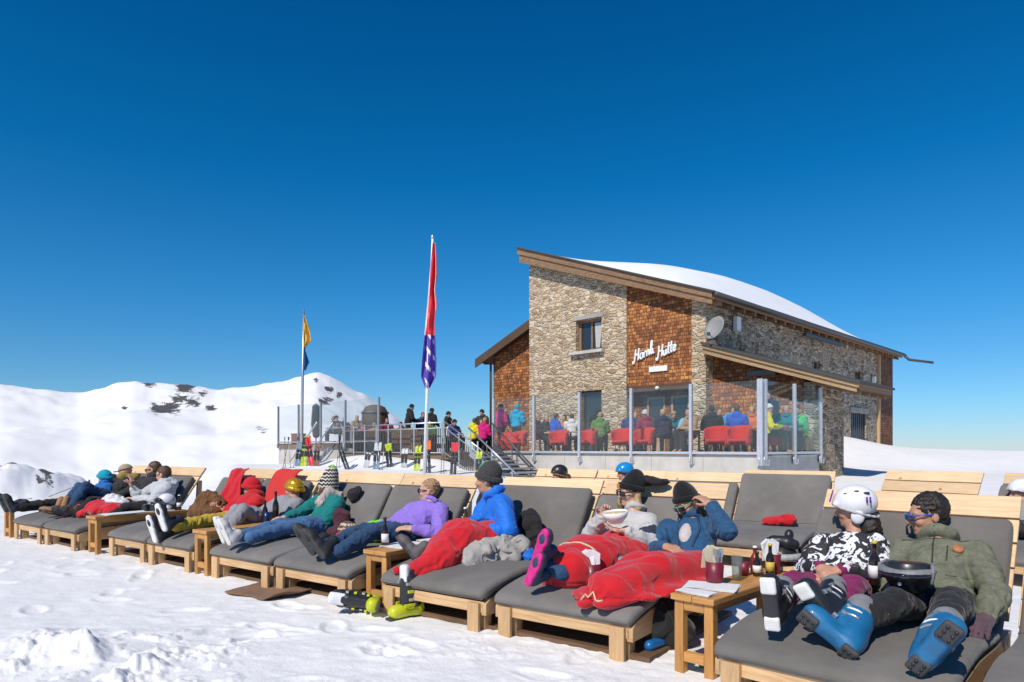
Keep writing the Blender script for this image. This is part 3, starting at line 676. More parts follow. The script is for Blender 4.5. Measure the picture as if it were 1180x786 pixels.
# sign
def stroke(m,pts,ox,oy,s,r):
    P3=[]
    for i,(x,y) in enumerate(pts):
        x=x+.35*y; P3.append((x*s+ox,y*s+oy))
    # smooth
    Q=[]
    n=len(P3)
    for i in range(n-1):
        p0=P3[max(i-1,0)];p1=P3[i];p2=P3[i+1];p3=P3[min(i+2,n-1)]
        for k in range(5):
            t=k/5; Q.append(tuple(.5*((2*p1[j])+(-p0[j]+p2[j])*t+(2*p0[j]-5*p1[j]+4*p2[j]-p3[j])*t*t+(-p0[j]+3*p1[j]-3*p2[j]+p3[j])*t**3) for j in (0,1)))
    Q.append(P3[-1]); return Q
GL={'H':(.62,[[(-.12,.12),(-.14,-.08),(-.02,-.1),(.06,.15),(.10,.6),(.13,1.0)],[(.5,1.0),(.46,.5),(.44,.0)],[(.05,.48),(.25,.52),(.48,.5)]]),
 'ö':(.42,[[(.2,.47),(.06,.38),(.05,.1),(.18,.0),(.32,.1),(.33,.36),(.2,.47),(.36,.42)],[(.10,.66),(.11,.70)],[(.28,.66),(.29,.70)]]),
 'r':(.32,[[(.0,.44),(.04,.2),(.03,.0),(.07,.3),(.17,.47),(.29,.42)]]),
 'n':(.42,[[(.0,.44),(.04,.2),(.03,.0),(.06,.3),(.17,.47),(.27,.4),(.27,.05),(.38,.03)]]),
 'l':(.24,[[(-.02,.05),(.08,.4),(.16,.9),(.12,1.1),(.05,.95),(.04,.3),(.09,.02),(.2,.06)]]),
 'i':(.22,[[(.0,.45),(.02,.1),(.08,.0),(.18,.06)],[(.02,.66),(.03,.70)]]),
 'ü':(.44,[[(.0,.45),(.01,.12),(.1,.0),(.22,.08),(.28,.45),(.28,.08),(.38,.02)],[(.06,.66),(.07,.70)],[(.24,.66),(.25,.70)]]),
 't':(.27,[[(.10,.92),(.05,.3),(.08,.04),(.2,.04)],[(-.05,.55),(.22,.57)]]),
 'e':(.34,[[(.02,.2),(.22,.24),(.27,.4),(.15,.48),(.02,.32),(.06,.05),(.2,.0),(.32,.1)]])}
m=MB(); tilt=R(17); ct,st_=math.cos(tilt),math.sin(tilt)
for word,ox,oy in (('Hörnli',-6.34,4.36),('Hütte',-5.36,4.40)):
    x=0
    for ch in word:
        wd,ss=GL[ch]
        for s_ in ss:
            q=stroke(m,s_,x,0,.40,.03)
            m.tube([(ox+a*ct-b*st_,3.515,oy+a*st_+b*ct) for a,b in q],.036,6)
        x+=wd*.40
m.build('sign_lettering',WHITE,hut,True)
m=MB(); m.box((-5.72,3.51,3.95),(-4.98,3.545,4.14)); pl=m.build('sign_plate',WHITE,hut)
# satellite dish, lamps
m=MB(); dd=nrm((-.25,-.9,.35)); s1=nrm(np.cross(dd,(0,0,1))); s2=np.cross(s1,dd)
m.lathe([(0,.0),(.15,.02),(.3,.07),(.4,.13),(.4,.145),(.3,.09),(.15,.04),(0,.02)],(-3.0,3.3,5.1),[s1,s2,dd],24); ds=m.build('satellite_dish',plain('dish_grey',(.27,.265,.26),.6),hut,True)
m=MB(); m.tube([(-3.0,3.32,5.05),(-3.1,3.5,4.85),(-3.5,3.6,4.85)],.025,6); m.tube([(-3.0,3.3,4.75),(-3.05,2.85,4.9)],.012,6); m.box((-3.09,2.8,4.86),(-3.01,2.9,4.96)); m.build('dish_bracket',DSTEEL,ds)
m=MB(); m.box((-3.46,5.3,5.35),(-3.3,5.6,5.85)); m.build('flood_light',WHITE,hut,bevel=.02)
m=MB(); m.box((-3.46,19.9,4.55),(-3.3,20.1,4.85)); m.build('wall_lamp',WHITE,hut,bevel=.02)
# snow lying on the roof
q=np.linspace(3.02,11.3,60); p=np.linspace(3.05,20.6,90)
QQ,PP=np.meshgrid(q,p,indexing='ij')
fq=sstep(2.9,5.2,QQ)*(1-sstep(6.2,10.6,QQ)); tt=np.clip((PP-3.05)/17.5,0,1); fp=np.clip(1-np.abs(2*tt**.8-1)**2.3,0,1)
H=.95*fq*fp+.012*fbm(np.stack([QQ.ravel(),PP.ravel(),0*QQ.ravel()],1)*.8,3,3).reshape(QQ.shape)*fp
Zt=6.37+.367*(QQ-3.11)+np.maximum(H,.0)
V=np.stack([-QQ,PP,Zt+.005],-1).reshape(-1,3); ni,nj=QQ.shape
i,j=np.meshgrid(np.arange(ni-1),np.arange(nj-1),indexing='ij')
F=np.stack([i*nj+j,i*nj+j+1,(i+1)*nj+j+1,(i+1)*nj+j],-1).reshape(-1,4)
SNOWM=plain('roof_snow',(.78,.79,.81),.8,0,.03,2,0,.15,.2)
rs=thing('roof_snow','smooth deep snow blanket lying on the roof of the stone hut','snow',tuple(BC),-R(45),kind='stuff')
mesh_obj('snow_layer',V,F,SNOWM,rs,world=False)

# ================================================================== terrace, deck, screens
ter=thing('concrete_terrace','pale concrete terrace base in front of the stone hut','terrace',tuple(BC),-R(45))
m=MB(); m.box((-9.95,.0,.52),(.0,.25,1.08)); m.box((-.25,.25,.52),(.0,3.88,1.08)); m.build('retaining_wall',CONC,ter,bevel=.01)
m=MB(); m.box((-9.95,.26,-.4),(-.3,.5,.519)); m.box((-.5,.5,-.4),(-.3,3.88,.519)); m.build('footing',CONCD,ter)
m=MB(); m.box((-9.95,.25,.95),(-.25,6.2,1.10)); m.build('floor',DECKW,ter)
for k in range(1,6):
    m=MB(); m.box((-9.95+k*1.66,-.004,.54),(-9.935+k*1.66,.002,1.06)); m.build('joint',CONCD,ter)
deck=thing('sun_deck','wooden sun deck with people left of the hut','deck',tuple(BC),-R(45))
m=MB(); m.box((-20.3,.05,.82),(-9.96,7.5,1.05)); m.box((-27,.05,1.25),(-20.32,7.5,1.5)); m.build('floor',DECKW,deck)
m=MB(); m.box((-27,.12,-.5),(-20.32,.3,1.248)); m.box((-20.3,.3,-.5),(-9.96,.5,.818)); m.build('base_wall',CONC,deck)
for k in range(6):
    m=MB(); x=-10.6-k*1.85; m.box((x,.1,-.5),(x+.16,.28,.81)); m.build('deck_post',OLDWOOD,deck)
def screen(name,label,pts,z0,z1,cols,wide=()):
    t=thing(name,label,'glass screen',tuple(B(*pts[0],z0)))
    for k,(q,p) in enumerate(pts):
        m=MB(); wd=.085 if k not in wide else .14; c=B(q,p)
        m.obox(c+v3((0,0,(z0-.35+z1)/2)),(wd/2,.045,(z1-z0+.35)/2),((S2,-S2,0),(S2,S2,0),(0,0,1))); m.build('post',cols,t,world=True,bevel=.006)
        m=MB(); m.tube([c+v3((-.05,-.06,z0-.12)),c+v3((-.05,-.06,z0-.3)),c+v3((.08,-.02,z0-.34)),c+v3((.1,-.02,z0-.2))],.02,6); m.build('post_bracket',cols,t,True,world=True)
    for (q0,p0),(q1,p1) in zip(pts[:-1],pts[1:]):
        m=MB(); a=B(q0,p0);b=B(q1,p1); d=nrm(b-a); m.bar(a+d*.05+v3((0,0,(z0+z1)/2)),b-d*.05+v3((0,0,(z0+z1)/2)),.016,z1-z0-.06); m.build('glass_pane',GLASS,t,world=True)
        m=MB(); m.bar(a+d*.05+v3((0,0,z0-.03)),b-d*.05+v3((0,0,z0-.03)),.06,.07); m.build('bottom_rail',cols,t,world=True)
    return t
screen('glass_screen','long glass wind screen along the front of the hut terrace',[(9.93-1.986*k,-.05) for k in range(5)]+[(0.0,-.05)],1.17,3.05,plain('aluminium',(.62,.63,.65),.4,.6),wide=(5,))
screen('glass_screen','short glass wind screen closing the right end of the hut terrace',[(-.06,.12),(-.06,1.95),(-.06,3.82)],1.17,3.05,plain('aluminium',(.62,.63,.65),.4,.6))
screen('glass_screen','glass wind screen on the raised end of the sun deck by the flagpole',[(26.8-2.25*k,.0) for k in range(4)]+[(17.3,.0)],1.6,3.5,GALV)
m_=thing('deck_railing','steel baluster railing along the sun deck','railing',tuple(B(20.2,0,1.05)))
def rail_run(t,qa,qb,pa,pb,za,zb,n,h=1.05,mat=None):
    mat=mat or GALV
    for dz in (.08,h):
        m=MB(); m.tube([B(qa,pa,za+dz),B(qb,pb,zb+dz)],.025,8); m.build('rail',mat,t,True,world=True)
    m=MB(); m.tube([B(qa,pa,za+h+.22),B(qb,pb,zb+h+.22)],.028,8); m.build('handrail',STEEL,t,True,world=True)
    mb_=DSTEEL; m0=MB(); m0.box((-.017,-.017,0),(.017,.017,h-.08)); b0=None
    for k in range(n+1):
        f=k/n; c=B(qa+(qb-qa)*f,pa+(pb-pa)*f,za+(zb-za)*f+.08)
        if k%8==0:
            m=MB(); m.bar(c+v3((0,0,-.1)),c+v3((0,0,h+.16)),.05,.05); m.build('post',mat,t,world=True); continue
        if b0 is None: b0=m0.build('baluster',mb_,t); o=b0
        else: o=b0.copy(); C.objects.link(o)
        o.location=Vector(c)-Vector(t.location)
rail_run(m_,20.2,12.9,-.02,-.02,1.0,1.0,64)
r2=thing('stair_railing','sloping steel railing with balusters beside the flagpole','railing',tuple(B(12.7,-.1,1.0)))
rail_run(r2,12.7,10.0,-.1,-.1,1.05,-.45+.1,24)
st=thing('staircase','steel staircase with two handrails climbing to the hut terrace','staircase',tuple(B(7.5,-1,.4)))
for k in range(6):
    f=k/5; q=7.4+1.9*f; z=.48+.6*f
    m=MB(); m.obox(B(q,-.95,z),(.17,.62,.025),((S2,-S2,0),(S2,S2,0),(0,0,1))); m.build('step',GALV,st,world=True)
for pp,q0,q1,z0,z1,mt in ((-1.6,9.54,7.26,1.96,.46,STEEL),(-.3,9.8,7.69,2.18,.59,DSTEEL)):
    m=MB(); m.tube([B(q0,pp,z0),B(q1,pp,z1)],.03,8); m.build('handrail',mt,st,True,world=True)
    m=MB(); m.bar(B(q0-.1,pp,z0-.85),B(q1,pp,z1-.55),.05,.22); m.build('stringer',mt,st,world=True)
    for f in (.05,.5,.92):
        c=lerp(B(q0,pp,z0),B(q1,pp,z1),f); m=MB(); m.bar(c-v3((0,0,.95)),c,.04,.04); m.build('baluster',mt,st,world=True)
s3=thing('staircase','pale narrow stair leading up to the raised end of the sun deck','staircase',tuple(B(22,-1,.4)))
for pp in (-.5,-1.3):
    m=MB(); m.tube([B(20.3,pp,2.45),B(22.9,pp,.6)],.035,8); m.build('handrail',STEEL,s3,True,world=True)
    m=MB(); m.bar(B(20.4,pp,1.35),B(23.0,pp,-.1),.05,.2); m.build('stringer',GALV,s3,world=True)
for k in range(6):
    f=k/5; m=MB(); m.obox(B(20.5+2.2*f,-.9,1.4-1.3*f),(.15,.4,.02),((S2,-S2,0),(S2,S2,0),(0,0,1))); m.build('step',GALV,s3,world=True)

# ================================================================== flags
def flag_mat(name, fn):
    m,nt,b,N,L=nodes(name); tc=N('ShaderNodeTexCoord'); sx=N('ShaderNodeSeparateXYZ'); L(tc.outputs['UV'],sx.inputs[0])
    L(fn(nt,N,L,sx.outputs[0],sx.outputs[1]),b.inputs['Base Color']); b.inputs['Roughness'].default_value=.7
    tr=N('ShaderNodeBsdfTranslucent'); 
    return m
def band(nt,N,L,u,edges_cols):
    return ramp(nt,u,edges_cols,'CONSTANT')
def mixc(N,L,f,a,b):
    m=N('ShaderNodeMixRGB'); L(f,m.inputs[0])
    for i,c in ((1,a),(2,b)):
        if isinstance(c,tuple): m.inputs[i].default_value=(*c,1)
        else: L(c,m.inputs[i])
    return m.outputs[0]
def arosa(nt,N,L,u,v):
    top=band(nt,N,L,u,[(0,(.78,.78,.78)),(.13,(.70,.03,.05)),(.84,(.75,.74,.74)),(.90,(.62,.03,.05))])
    a=N('ShaderNodeMath'); a.operation='MULTIPLY_ADD'; L(u,a.inputs[0]); a.inputs[1].default_value=1.1
    c2=N('ShaderNodeMath'); c2.operation='MULTIPLY'; L(v,c2.inputs[0]); c2.inputs[1].default_value=9.0; L(c2.outputs[0],a.inputs[2])
    fr=N('ShaderNodeMath'); fr.operation='FRACT'; L(a.outputs[0],fr.inputs[0])
    st=ramp(nt,fr.outputs[0],[(0,(0,0,0)),(.62,(1,1,1)),(.9,(0,0,0))],'CONSTANT')
    wn=band(nt,N,L,u,[(0,(0,0,0)),(.22,(1,1,1)),(.62,(0,0,0)),(.74,(1,1,1)),(.86,(0,0,0))])
    ml=N('ShaderNodeMixRGB'); ml.blend_type='MULTIPLY'; ml.inputs[0].default_value=1; L(st,ml.inputs[1]); L(wn,ml.inputs[2])
    low=mixc(N,L,ml.outputs[0],(.09,.05,.36),(.72,.70,.80))
    return mixc(N,L,band(nt,N,L,v,[(0,(1,1,1)),(.36,(0,0,0))]),top,low)
def twoband(nt,N,L,u,v):
    return band(nt,N,L,v,[(0,(.02,.13,.33)),(.42,(.68,.42,.06))])
def hang(o_name,pole,base,pts,mat,parent,w,nu=18,nv=70,seed=0):
    """limp cloth beside a pole: outline rows (z, offset left, offset right) along the frame axis"""
    V=[];UV=[]
    zs=[p[0] for p in pts]
    g=[]
    for jv in range(nv+1):
        f=jv/nv; z=pts[0][0]+(pts[-1][0]-pts[0][0])*f
        l=np.interp(-z,[-k for k in zs],[p[1] for p in pts]); r_=np.interp(-z,[-k for k in zs],[p[2] for p in pts])
        for iu in range(nu+1):
            u=iu/nu
            x=l+(r_-l)*u; fold=.10*math.sin(u*9.5+1.2*math.sin(f*5+seed)+seed)*min(1,(r_-l)/.25)+.03*math.sin(u*23+f*14)
            cx=base[0]+(pole[0]-base[0])*((z-base[2])/(pole[2]-base[2]))
            V.append((cx+x,base[1]+fold-.02,z)); g.append((u,1-f))
    F=[];uv=[]
    for jv in range(nv):
        for iu in range(nu):
            a=jv*(nu+1)+iu; q=(a,a+1,a+nu+2,a+nu+1); F.append(q); uv+= [g[k] for k in q]
    o=mesh_obj(o_name,V,F,mat,parent,uv=uv,smooth=True)
    s=o.modifiers.new('thick','SOLIDIFY'); s.thickness=.004; s.offset=0
    return o
Y=22.0; fx=lambda x:(x-590)/780*Y; fz=lambda y:CAMZ+(516-y)/780*Y
bp=(fx(488.5),Y,.1); tp=(fx(498.5),Y,fz(274))
fp1=thing('flagpole','tall white flagpole leaning beside the sun deck with a red flag','flagpole',bp)
m=MB(); m.tube([bp,lerp(bp,tp,.5),tp],[.055,.05,.035],10); m.build('pole',WHITE,fp1,True,world=True)
m=MB(); m.lathe([(0,.1),(.05,.07),(.06,.02),(.05,-.02)],tp); m.build('finial',STEEL,fp1,True,world=True)
fl=hang('flag',tp,bp,[(fz(280),.0,.10),(fz(300),-.04,.17),(fz(318),-.07,.20),(fz(335),-.08,.16),(fz(352),-.11,.23),(fz(372),-.14,.16),(fz(395),-.16,.22),(fz(420),-.20,.27),(fz(434),-.22,.28),(fz(447),-.08,.10)],flag_mat('red_purple_flag',arosa),None,.3,seed=1)
tag(fl,'limp red and white flag with a purple lettered lower half','flag')
Y=34.0; bp=(fx(347),Y,.2); tp=(fx(350),Y,fz(356))
fp2=thing('flagpole','slender grey flagpole behind the raised deck end with a yellow and blue flag','flagpole',bp)
m=MB(); m.tube([bp,lerp(bp,tp,.5),tp],[.085,.07,.04],10); m.build('pole',STEEL,fp2,True,world=True)
fl=hang('flag',tp,bp,[(fz(364),.02,.06),(fz(380),.02,.34),(fz(392),.03,.42),(fz(401),.02,.12),(fz(404),.04,.12),(fz(418),.05,.38),(fz(427),.08,.16)],flag_mat('yellow_blue_flag',twoband),None,.3,seed=2)
tag(fl,'limp yellow and blue flag hanging from the slender grey flagpole','flag')
# ================================================================== sun loungers and side tables
PINE=wood('pine',(.64,.43,.23),(.47,.28,.13)); PINEL=wood('pale_pine',(.80,.60,.38),(.66,.45,.25)); TABLEW=wood('oiled_table_wood',(.62,.33,.10),(.42,.19,.05),False,.45)
def cushion_mat():
    m,nt,b,N,L=nodes('cushion_fabric'); vec=mapping(nt)
    f=noise(nt,vec,2.2,6,.65); g=noise(nt,vec,260,2,.6); h=noise(nt,mapping(nt,'Object',(3,9,9)),1.2,4,.6,.5)
    c=ramp(nt,f,[(.30,(.128,.119,.111)),(.55,(.168,.156,.145)),(.72,(.198,.184,.171))])
    L(objtone(nt,c,.84,1.14),b.inputs['Base Color']); b.inputs['Roughness'].default_value=.9; b.inputs['Sheen Weight'].default_value=.15; b.inputs['Specular IOR Level'].default_value=.2
    a=N('ShaderNodeMath'); a.operation='MULTIPLY_ADD'; L(g,a.inputs[0]); a.inputs[1].default_value=.12; L(h,a.inputs[2]); bump(nt,b,a.outputs[0],.45,.018)
    return m
CUSH=cushion_mat()
W=1.08
SHADEDECK=wood('brown_shade_decking',(.20,.115,.062),(.10,.058,.032),False,.8)  # brown tone of the shade under the loungers, put into plank colour
def loft(m, sections):
    n=len(sections[0]); V=[p for s in sections for p in s]; F=[];UV=[]
    for i in range(len(sections)-1):
        for k in range(n):
            F.append((i*n+k,i*n+(k+1)%n,(i+1)*n+(k+1)%n,(i+1)*n+k)); UV.append([(0,0)]*4)
    F.append(tuple(range(n))[::-1]); UV.append([(0,0)]*n); F.append(tuple((len(sections)-1)*n+k for k in range(n))); UV.append([(0,0)]*n)
    m.add(V,F,UV)
PROF=[(0.0,.262),(.03,.285),(.08,.305),(.2,.335),(.4,.360),(.6,.370),(.8,.362),(.95,.352),(1.06,.350),(1.13,.372),(1.18,.425),(1.24,.51),(1.32,.635),(1.4,.76),(1.445,.83),(1.47,.868),(1.482,.886)]
def mat_sections(w0,w1,th=.075,ph=0.0):
    pts=[v3((0,b,z)) for b,z in PROF]
    S=[]; n=len(pts)
    for i in range(n):
        d=nrm(pts[min(i+1,n-1)]-pts[max(i-1,0)]); nn=v3((0,-d[2],d[1]))
        e=min(i,n-1-i); shrink={0:.60,1:.88,2:.98}.get(e,1.0)
        sec=[]; r=.03*shrink; hw=(w1-w0)/2-(1-shrink)*.05; hh=th/2*shrink
        for cx,cy,a0 in ((1,1,0),(-1,1,90),(-1,-1,180),(1,-1,270)):
            for k in range(4):
                a=R(a0+k*30); x=cx*(hw-r)+r*math.cos(a); y=cy*(hh-r*.95)+r*.95*math.sin(a)
                sag=.012*math.sin(b_*5.3+ph+x*3) if (b_:=pts[i][1])>1.1 else .006*math.sin(b_*9+x*5+ph)
                sec.append(pts[i]-nn*th/2+v3(((w0+w1)/2+x,0,0))+nn*(y+(sag if cy>0 else 0)))
        S.append(sec)
    # add intermediate sections for smoothness
    out=[]
    for i in range(n-1):
        for k in range(3):
            t=k/3; p=[S[max(i-1,0)],S[i],S[i+1],S[min(i+2,n-1)]]
            out.append([.5*((2*p[1][j])+(-p[0][j]+p[2][j])*t+(2*p[0][j]-5*p[1][j]+4*p[2][j]-p[3][j])*t*t+(-p[0][j]+3*p[1][j]-3*p[2][j]+p[3][j])*t**3) for j in range(len(S[0]))])
    out.append(S[-1]); return out
def make_lounger():
    root=thing('sun_lounger','tmp','sun lounger')
    m=MB(); loft(m,mat_sections(.015,W-.015)); m.build('mattress',CUSH,root,True)
    ms=[c for c in C.objects if c.parent==root][0]; SS=mat_sections(.015,W-.015); n_=len(SS)
    m=MB(); i=int(n_*.565); m.tube([SS[i][k]+v3((0,-.002,.002)) for k in range(1,5)]+[SS[i][k]+v3((0,0,.002)) for k in (5,6)],.006,5); m.build('seam',CUSH,ms,True)
    m=MB(); m.box((.04,.05,.135),(W-.04,.09,.215)); m.build('front_beam',PINE,root,bevel=.004)
    for x in (.02,W-.06):
        m=MB(); m.prism([(.05,.12),(1.42,.12),(1.42,.27),(.95,.272),(.6,.288),(.3,.268),(.1,.232),(.05,.20)],.04,(x,0,0),[(0,1,0),(0,0,1),(1,0,0)]); m.build('side_rail',PINE,root,bevel=.004)
    for x in (.065,W-.165):
        m=MB(); m.box((x,.02,-.03),(x+.10,.048,.205)); m.box((x,.092,-.03),(x+.10,.17,.2)); m.build('leg',PINE,root,bevel=.004)
        m=MB(); m.box((x,1.22,-.03),(x+.10,1.31,.2)); m.build('leg',PINE,root,bevel=.004)
    for k in range(6):
        b=.13+k*.17; z=float(np.interp(b,[p[0] for p in PROF],[p[1] for p in PROF]))-.1
        m=MB(); m.box((.062,b,z),(W-.062,b+.12,z+.022)); m.build('slat',PINE,root)
    bk=nrm((0,.37,.535)); bn=v3((0,-bk[2],bk[1])); o=v3((0,1.245,.36))
    L=.735
    for k in range(5):
        s0=.0+k*.156; c=o+bk*(s0+.073); m=MB(); m.obox(c+v3((W/2,0,0)),(W/2-.003,.072,.013),((1,0,0),bk,bn)); m.build('back_slat',PINEL,root,bevel=.004)
    for x in (.16,W-.16):
        c=o-bn*.045; m=MB(); m.bar(c+v3((x,0,0))-bk*.1,c+v3((x,0,0))+bk*.66,.045,.06,bn); m.build('back_stile',PINE,root)
        m=MB(); m.bar(v3((x,1.62,-.05)),c+v3((x,.02,0))+bk*.6-bn*.03,.06,.045); m.build('back_prop',PINE,root)
    return root
proto=make_lounger()
BED={}
beds=[('1',-11.4,3.40,'leftmost lounger of the front row, beside the end table'),('2',-10.35,3.42,'second lounger from the left, under the seated group in dark clothes'),
('3',-8.74,3.55,'lounger behind the narrow table with white papers, brown coat on it'),('4',-7.76,3.55,'lounger under the person in yellow trousers and red hood'),
('5',-6.46,3.55,'lounger under the woman in the teal sweater'),('6',-5.38,3.55,'lounger under the man in the purple sweater'),
('7',-4.0,3.57,'lounger under the man in the bright blue jacket'),('8',-2.9,3.60,'lounger shared by two women under red blankets'),
('9',0,0,'lounger under the couple in ski boots'),('10',0,0,'lounger cut off at the bottom right corner beside the ski boot couple'),
('A',-2.83,7.10,'tall-backed lounger with a red bag in the second row'),('B',-3.93,7.14,'second-row lounger left of the tall grey backrest, mostly hidden'),
('C',-5.03,7.2,'second-row lounger behind the blue helmet'),('D',-6.13,7.2,'second-row lounger behind the dark ski helmet'),
('E',0,0,'bare lounger in front of the snow bank, planks showing'),('F',0,0,'empty rear lounger at the right edge with a pale helmet')]
first=True
for k,a0,b0,lab in beds:
    if k=='9': fr=Frame((.991,3.45),(.714,-.70))
    elif k=='10': f9=BED['9']; fr=Frame(f9.pt(1.13,-.12,0)[:2],(.714,-.70))
    elif k=='E': fr=Frame((4.70-1.55*.82-.02,8.60-1.55*.57-.05),(.572,-.82))
    elif k=='F': fr=Frame((5.42-1.55*.82+.02,7.58-1.55*.57-.05),(.572,-.82))
    else: fr=rowframe(a0,b0)
    BED[k]=fr
    o=proto if first else copy_tree(proto); first=False
    o.location=tuple(fr.o); o.rotation_euler=(0,0,fr.ang())
    XF[o.name]=Matrix.Translation(Vector(fr.o))@Matrix.Rotation(fr.ang(),4,'Z')
    o['label']=('pine and grey '+lab) if len(lab.split())<13 else lab; o['category']='sun lounger'; o['group']='sun loungers on the snow'
    if k in ('3','4'): o.scale=(.92,1,1)
    if k=='7':
        for c in o.children:
            if c.name.startswith('mattress'): c.scale=(1,1.0,1.06)
    if k=='A':
        for c in o.children:
            if c.name.startswith('mattress'): c.scale=(1,1.01,1.09)
    if k in 'ABCD': o.location.z-=.045 if k!='A' else .0
    if k in 'CDE':
        for c in list(o.children):
            if c.name.startswith('mattress'):
                for g in list(c.children): bpy.data.objects.remove(g)
                bpy.data.objects.remove(c)
TW,TL,TH=.27,1.15,.45
def make_table():
    t=thing('side_table','tmp','side table')
    for k in range(2):
        m=MB(); m.box((k*.136,0,TH-.035),(k*.136+.133,TL,TH)); m.build('top_board',TABLEW,t,bevel=.005)
    for x in (.015,TW-.07):
        for y in (.02,TL-.075):
            m=MB(); m.box((x,y,-.02),(x+.055,y+.055,TH-.037)); m.build('leg',TABLEW,t,bevel=.004)
    for y in (.022,TL-.068):
        m=MB(); m.box((.072,y,.07),(TW-.072,y+.04,.125)); m.build('stretcher',TABLEW,t,bevel=.003)
        m=MB(); m.box((.072,y,TH-.09),(TW-.072,y+.045,TH-.038)); m.build('apron',TABLEW,t,bevel=.003)
    for x in (.03,TW-.055):
        m=MB(); m.box((x,.077,TH-.085),(x+.025,TL-.077,TH-.038)); m.build('side_apron',TABLEW,t)
    return t
tproto=make_table(); TAB={}
for k,(fr,lab) in enumerate([(rowframe(-11.75,3.40),'narrow wooden side table at the far left end of the front row'),(rowframe(-9.15,3.5),'narrow wooden side table covered with white papers and a camera'),
    (rowframe(-6.74,3.56),'narrow wooden side table in front of the grey trousered legs'),(rowframe(-4.30,3.70),'wooden side table with papers and a bottle beside the purple sweater man'),
    (Frame((.905,3.872),(.714,-.70)),'nearest wooden side table, holding a burgundy cutlery pot')]):
    o=tproto if k==0 else copy_tree(tproto)
    o.location=tuple(fr.o); o.rotation_euler=(0,0,fr.ang()); XF[o.name]=Matrix.Translation(Vector(fr.o))@Matrix.Rotation(fr.ang(),4,'Z')
    o['label']=lab; o['category']='side table'; o['group']='narrow tables between the loungers'; TAB[k]=fr
    if k==2: o.scale=(1,.8,1)

# dark brown planks added so the shade under the loungers turns brown
def shade_decking(a0,a1,b0,b1,fr):
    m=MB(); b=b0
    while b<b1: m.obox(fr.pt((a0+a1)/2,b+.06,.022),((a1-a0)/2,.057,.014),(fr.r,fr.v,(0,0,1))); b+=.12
    o=m.build('shade_planks',SHADEDECK,None,world=True); o['kind']='structure'
shade_decking(-11.2,-9.3,3.55,4.9,rowframe(0,0)); shade_decking(-8.7,-1.75,3.69,5.1,rowframe(0,0))
shade_decking(.0,1.1,.12,1.5,BED['9'])
# ================================================================== people
SKIN=plain('skin_tanned',(.50,.26,.17),.5,0,.08,30,0,.04,.35); SKIN2=plain('skin_fair',(.60,.35,.25),.5,0,.08,30,0,.04,.35)
def head_axes(c,face,up):
    f=nrm(face); u=v3(up); u=nrm(u-(u@f)*f); s=np.cross(u,f); return s,f,u      # s: wearer's left... right-handed (s,f,u)
def add_head(sd,c,ax,k=1.0,detail=1):
    s,f,u=ax; H=lambda a,b,z:c+(s*a+f*b+u*z)*k
    E=lambda p,r,kk=.02,op='+':sd.ell(H(*p),np.array(r)*k,ax,kk,op)
    E((0,-.012,.03),(.074,.092,.082)); E((0,.018,-.025),(.061,.066,.088),.03)
    E((0,.03,-.082),(.044,.045,.034),.03)
    if detail:
        E((.031,.087,.004),(.015,.014,.011),.012,'-'); E((-.031,.087,.004),(.015,.014,.011),.012,'-')
        sd.cap(H(-.034,.074,.022),H(.034,.074,.022),.011*k,None,.012)
        for q in (-1,1):
            E((.037*q,.060,-.030),(.022,.022,.020),.02); E((.030*q,.076,.004),(.011,.010,.009),.004)
            E((.075*q,-.012,-.008),(.009,.020,.031),.006)
        sd.cap(H(0,.086,.006),H(0,.106,-.030),.008*k,.013*k,.012); E((0,.090,-.034),(.017,.012,.009),.01)
        sd.cap(H(-.018,.080,-.060),H(.018,.080,-.060),.0075*k,None,.006); sd.cap(H(-.015,.079,-.071),H(.015,.079,-.071),.008*k,None,.006)
        E((0,.066,-.098),(.020,.017,.015),.015)
    else: sd.cap(H(0,.08,.0),H(0,.10,-.03),.010*k,.014*k,.01)
def add_hand(sd,w,d,n,thumb,curl=.5,k=1.0):
    """palm, four unequal bent fingers and a thumb; d along the hand, n out of the palm, thumb towards this side"""
    d=nrm(d); n=nrm(v3(n)-(v3(n)@d)*d); t=nrm(np.cross(d,n)); t = t if t@v3(thumb)>0 else -t
    sd.cap(w-d*.02,w+d*.02,.026*k,.028*k,.015)
    sd.box(w+d*.052*k,(.040*k,.042*k,.014*k),(t,d,n),.013*k,.015)
    for i in range(4):
        b=w+d*(.09-.004*abs(i-1.4))*k+t*(.030-.020*i)*k; L=[.92,1.0,.95,.75][i]*k; a=curl*.5; p=b-d*.015; r=.0092*k
        sd.cap(p,b,r,None,.006)
        for sg,ln in enumerate((.042,.026,.021)):
            q=b+(d*math.cos(a)+n*math.sin(a))*ln*L; sd.cap(b,q,r,r*.93,.005); b=q; a+=curl*.75; r*=.93
    b=w+d*.022*k+t*.032*k; q=b+nrm(d*.6+t*.75+n*.25)*.042*k; q2=q+nrm(d*.85+t*.25+n*.35)*.032*k
    sd.cap(b,q,.0125*k,.0105*k,.01); sd.cap(q,q2,.0105*k,.009*k,.006)
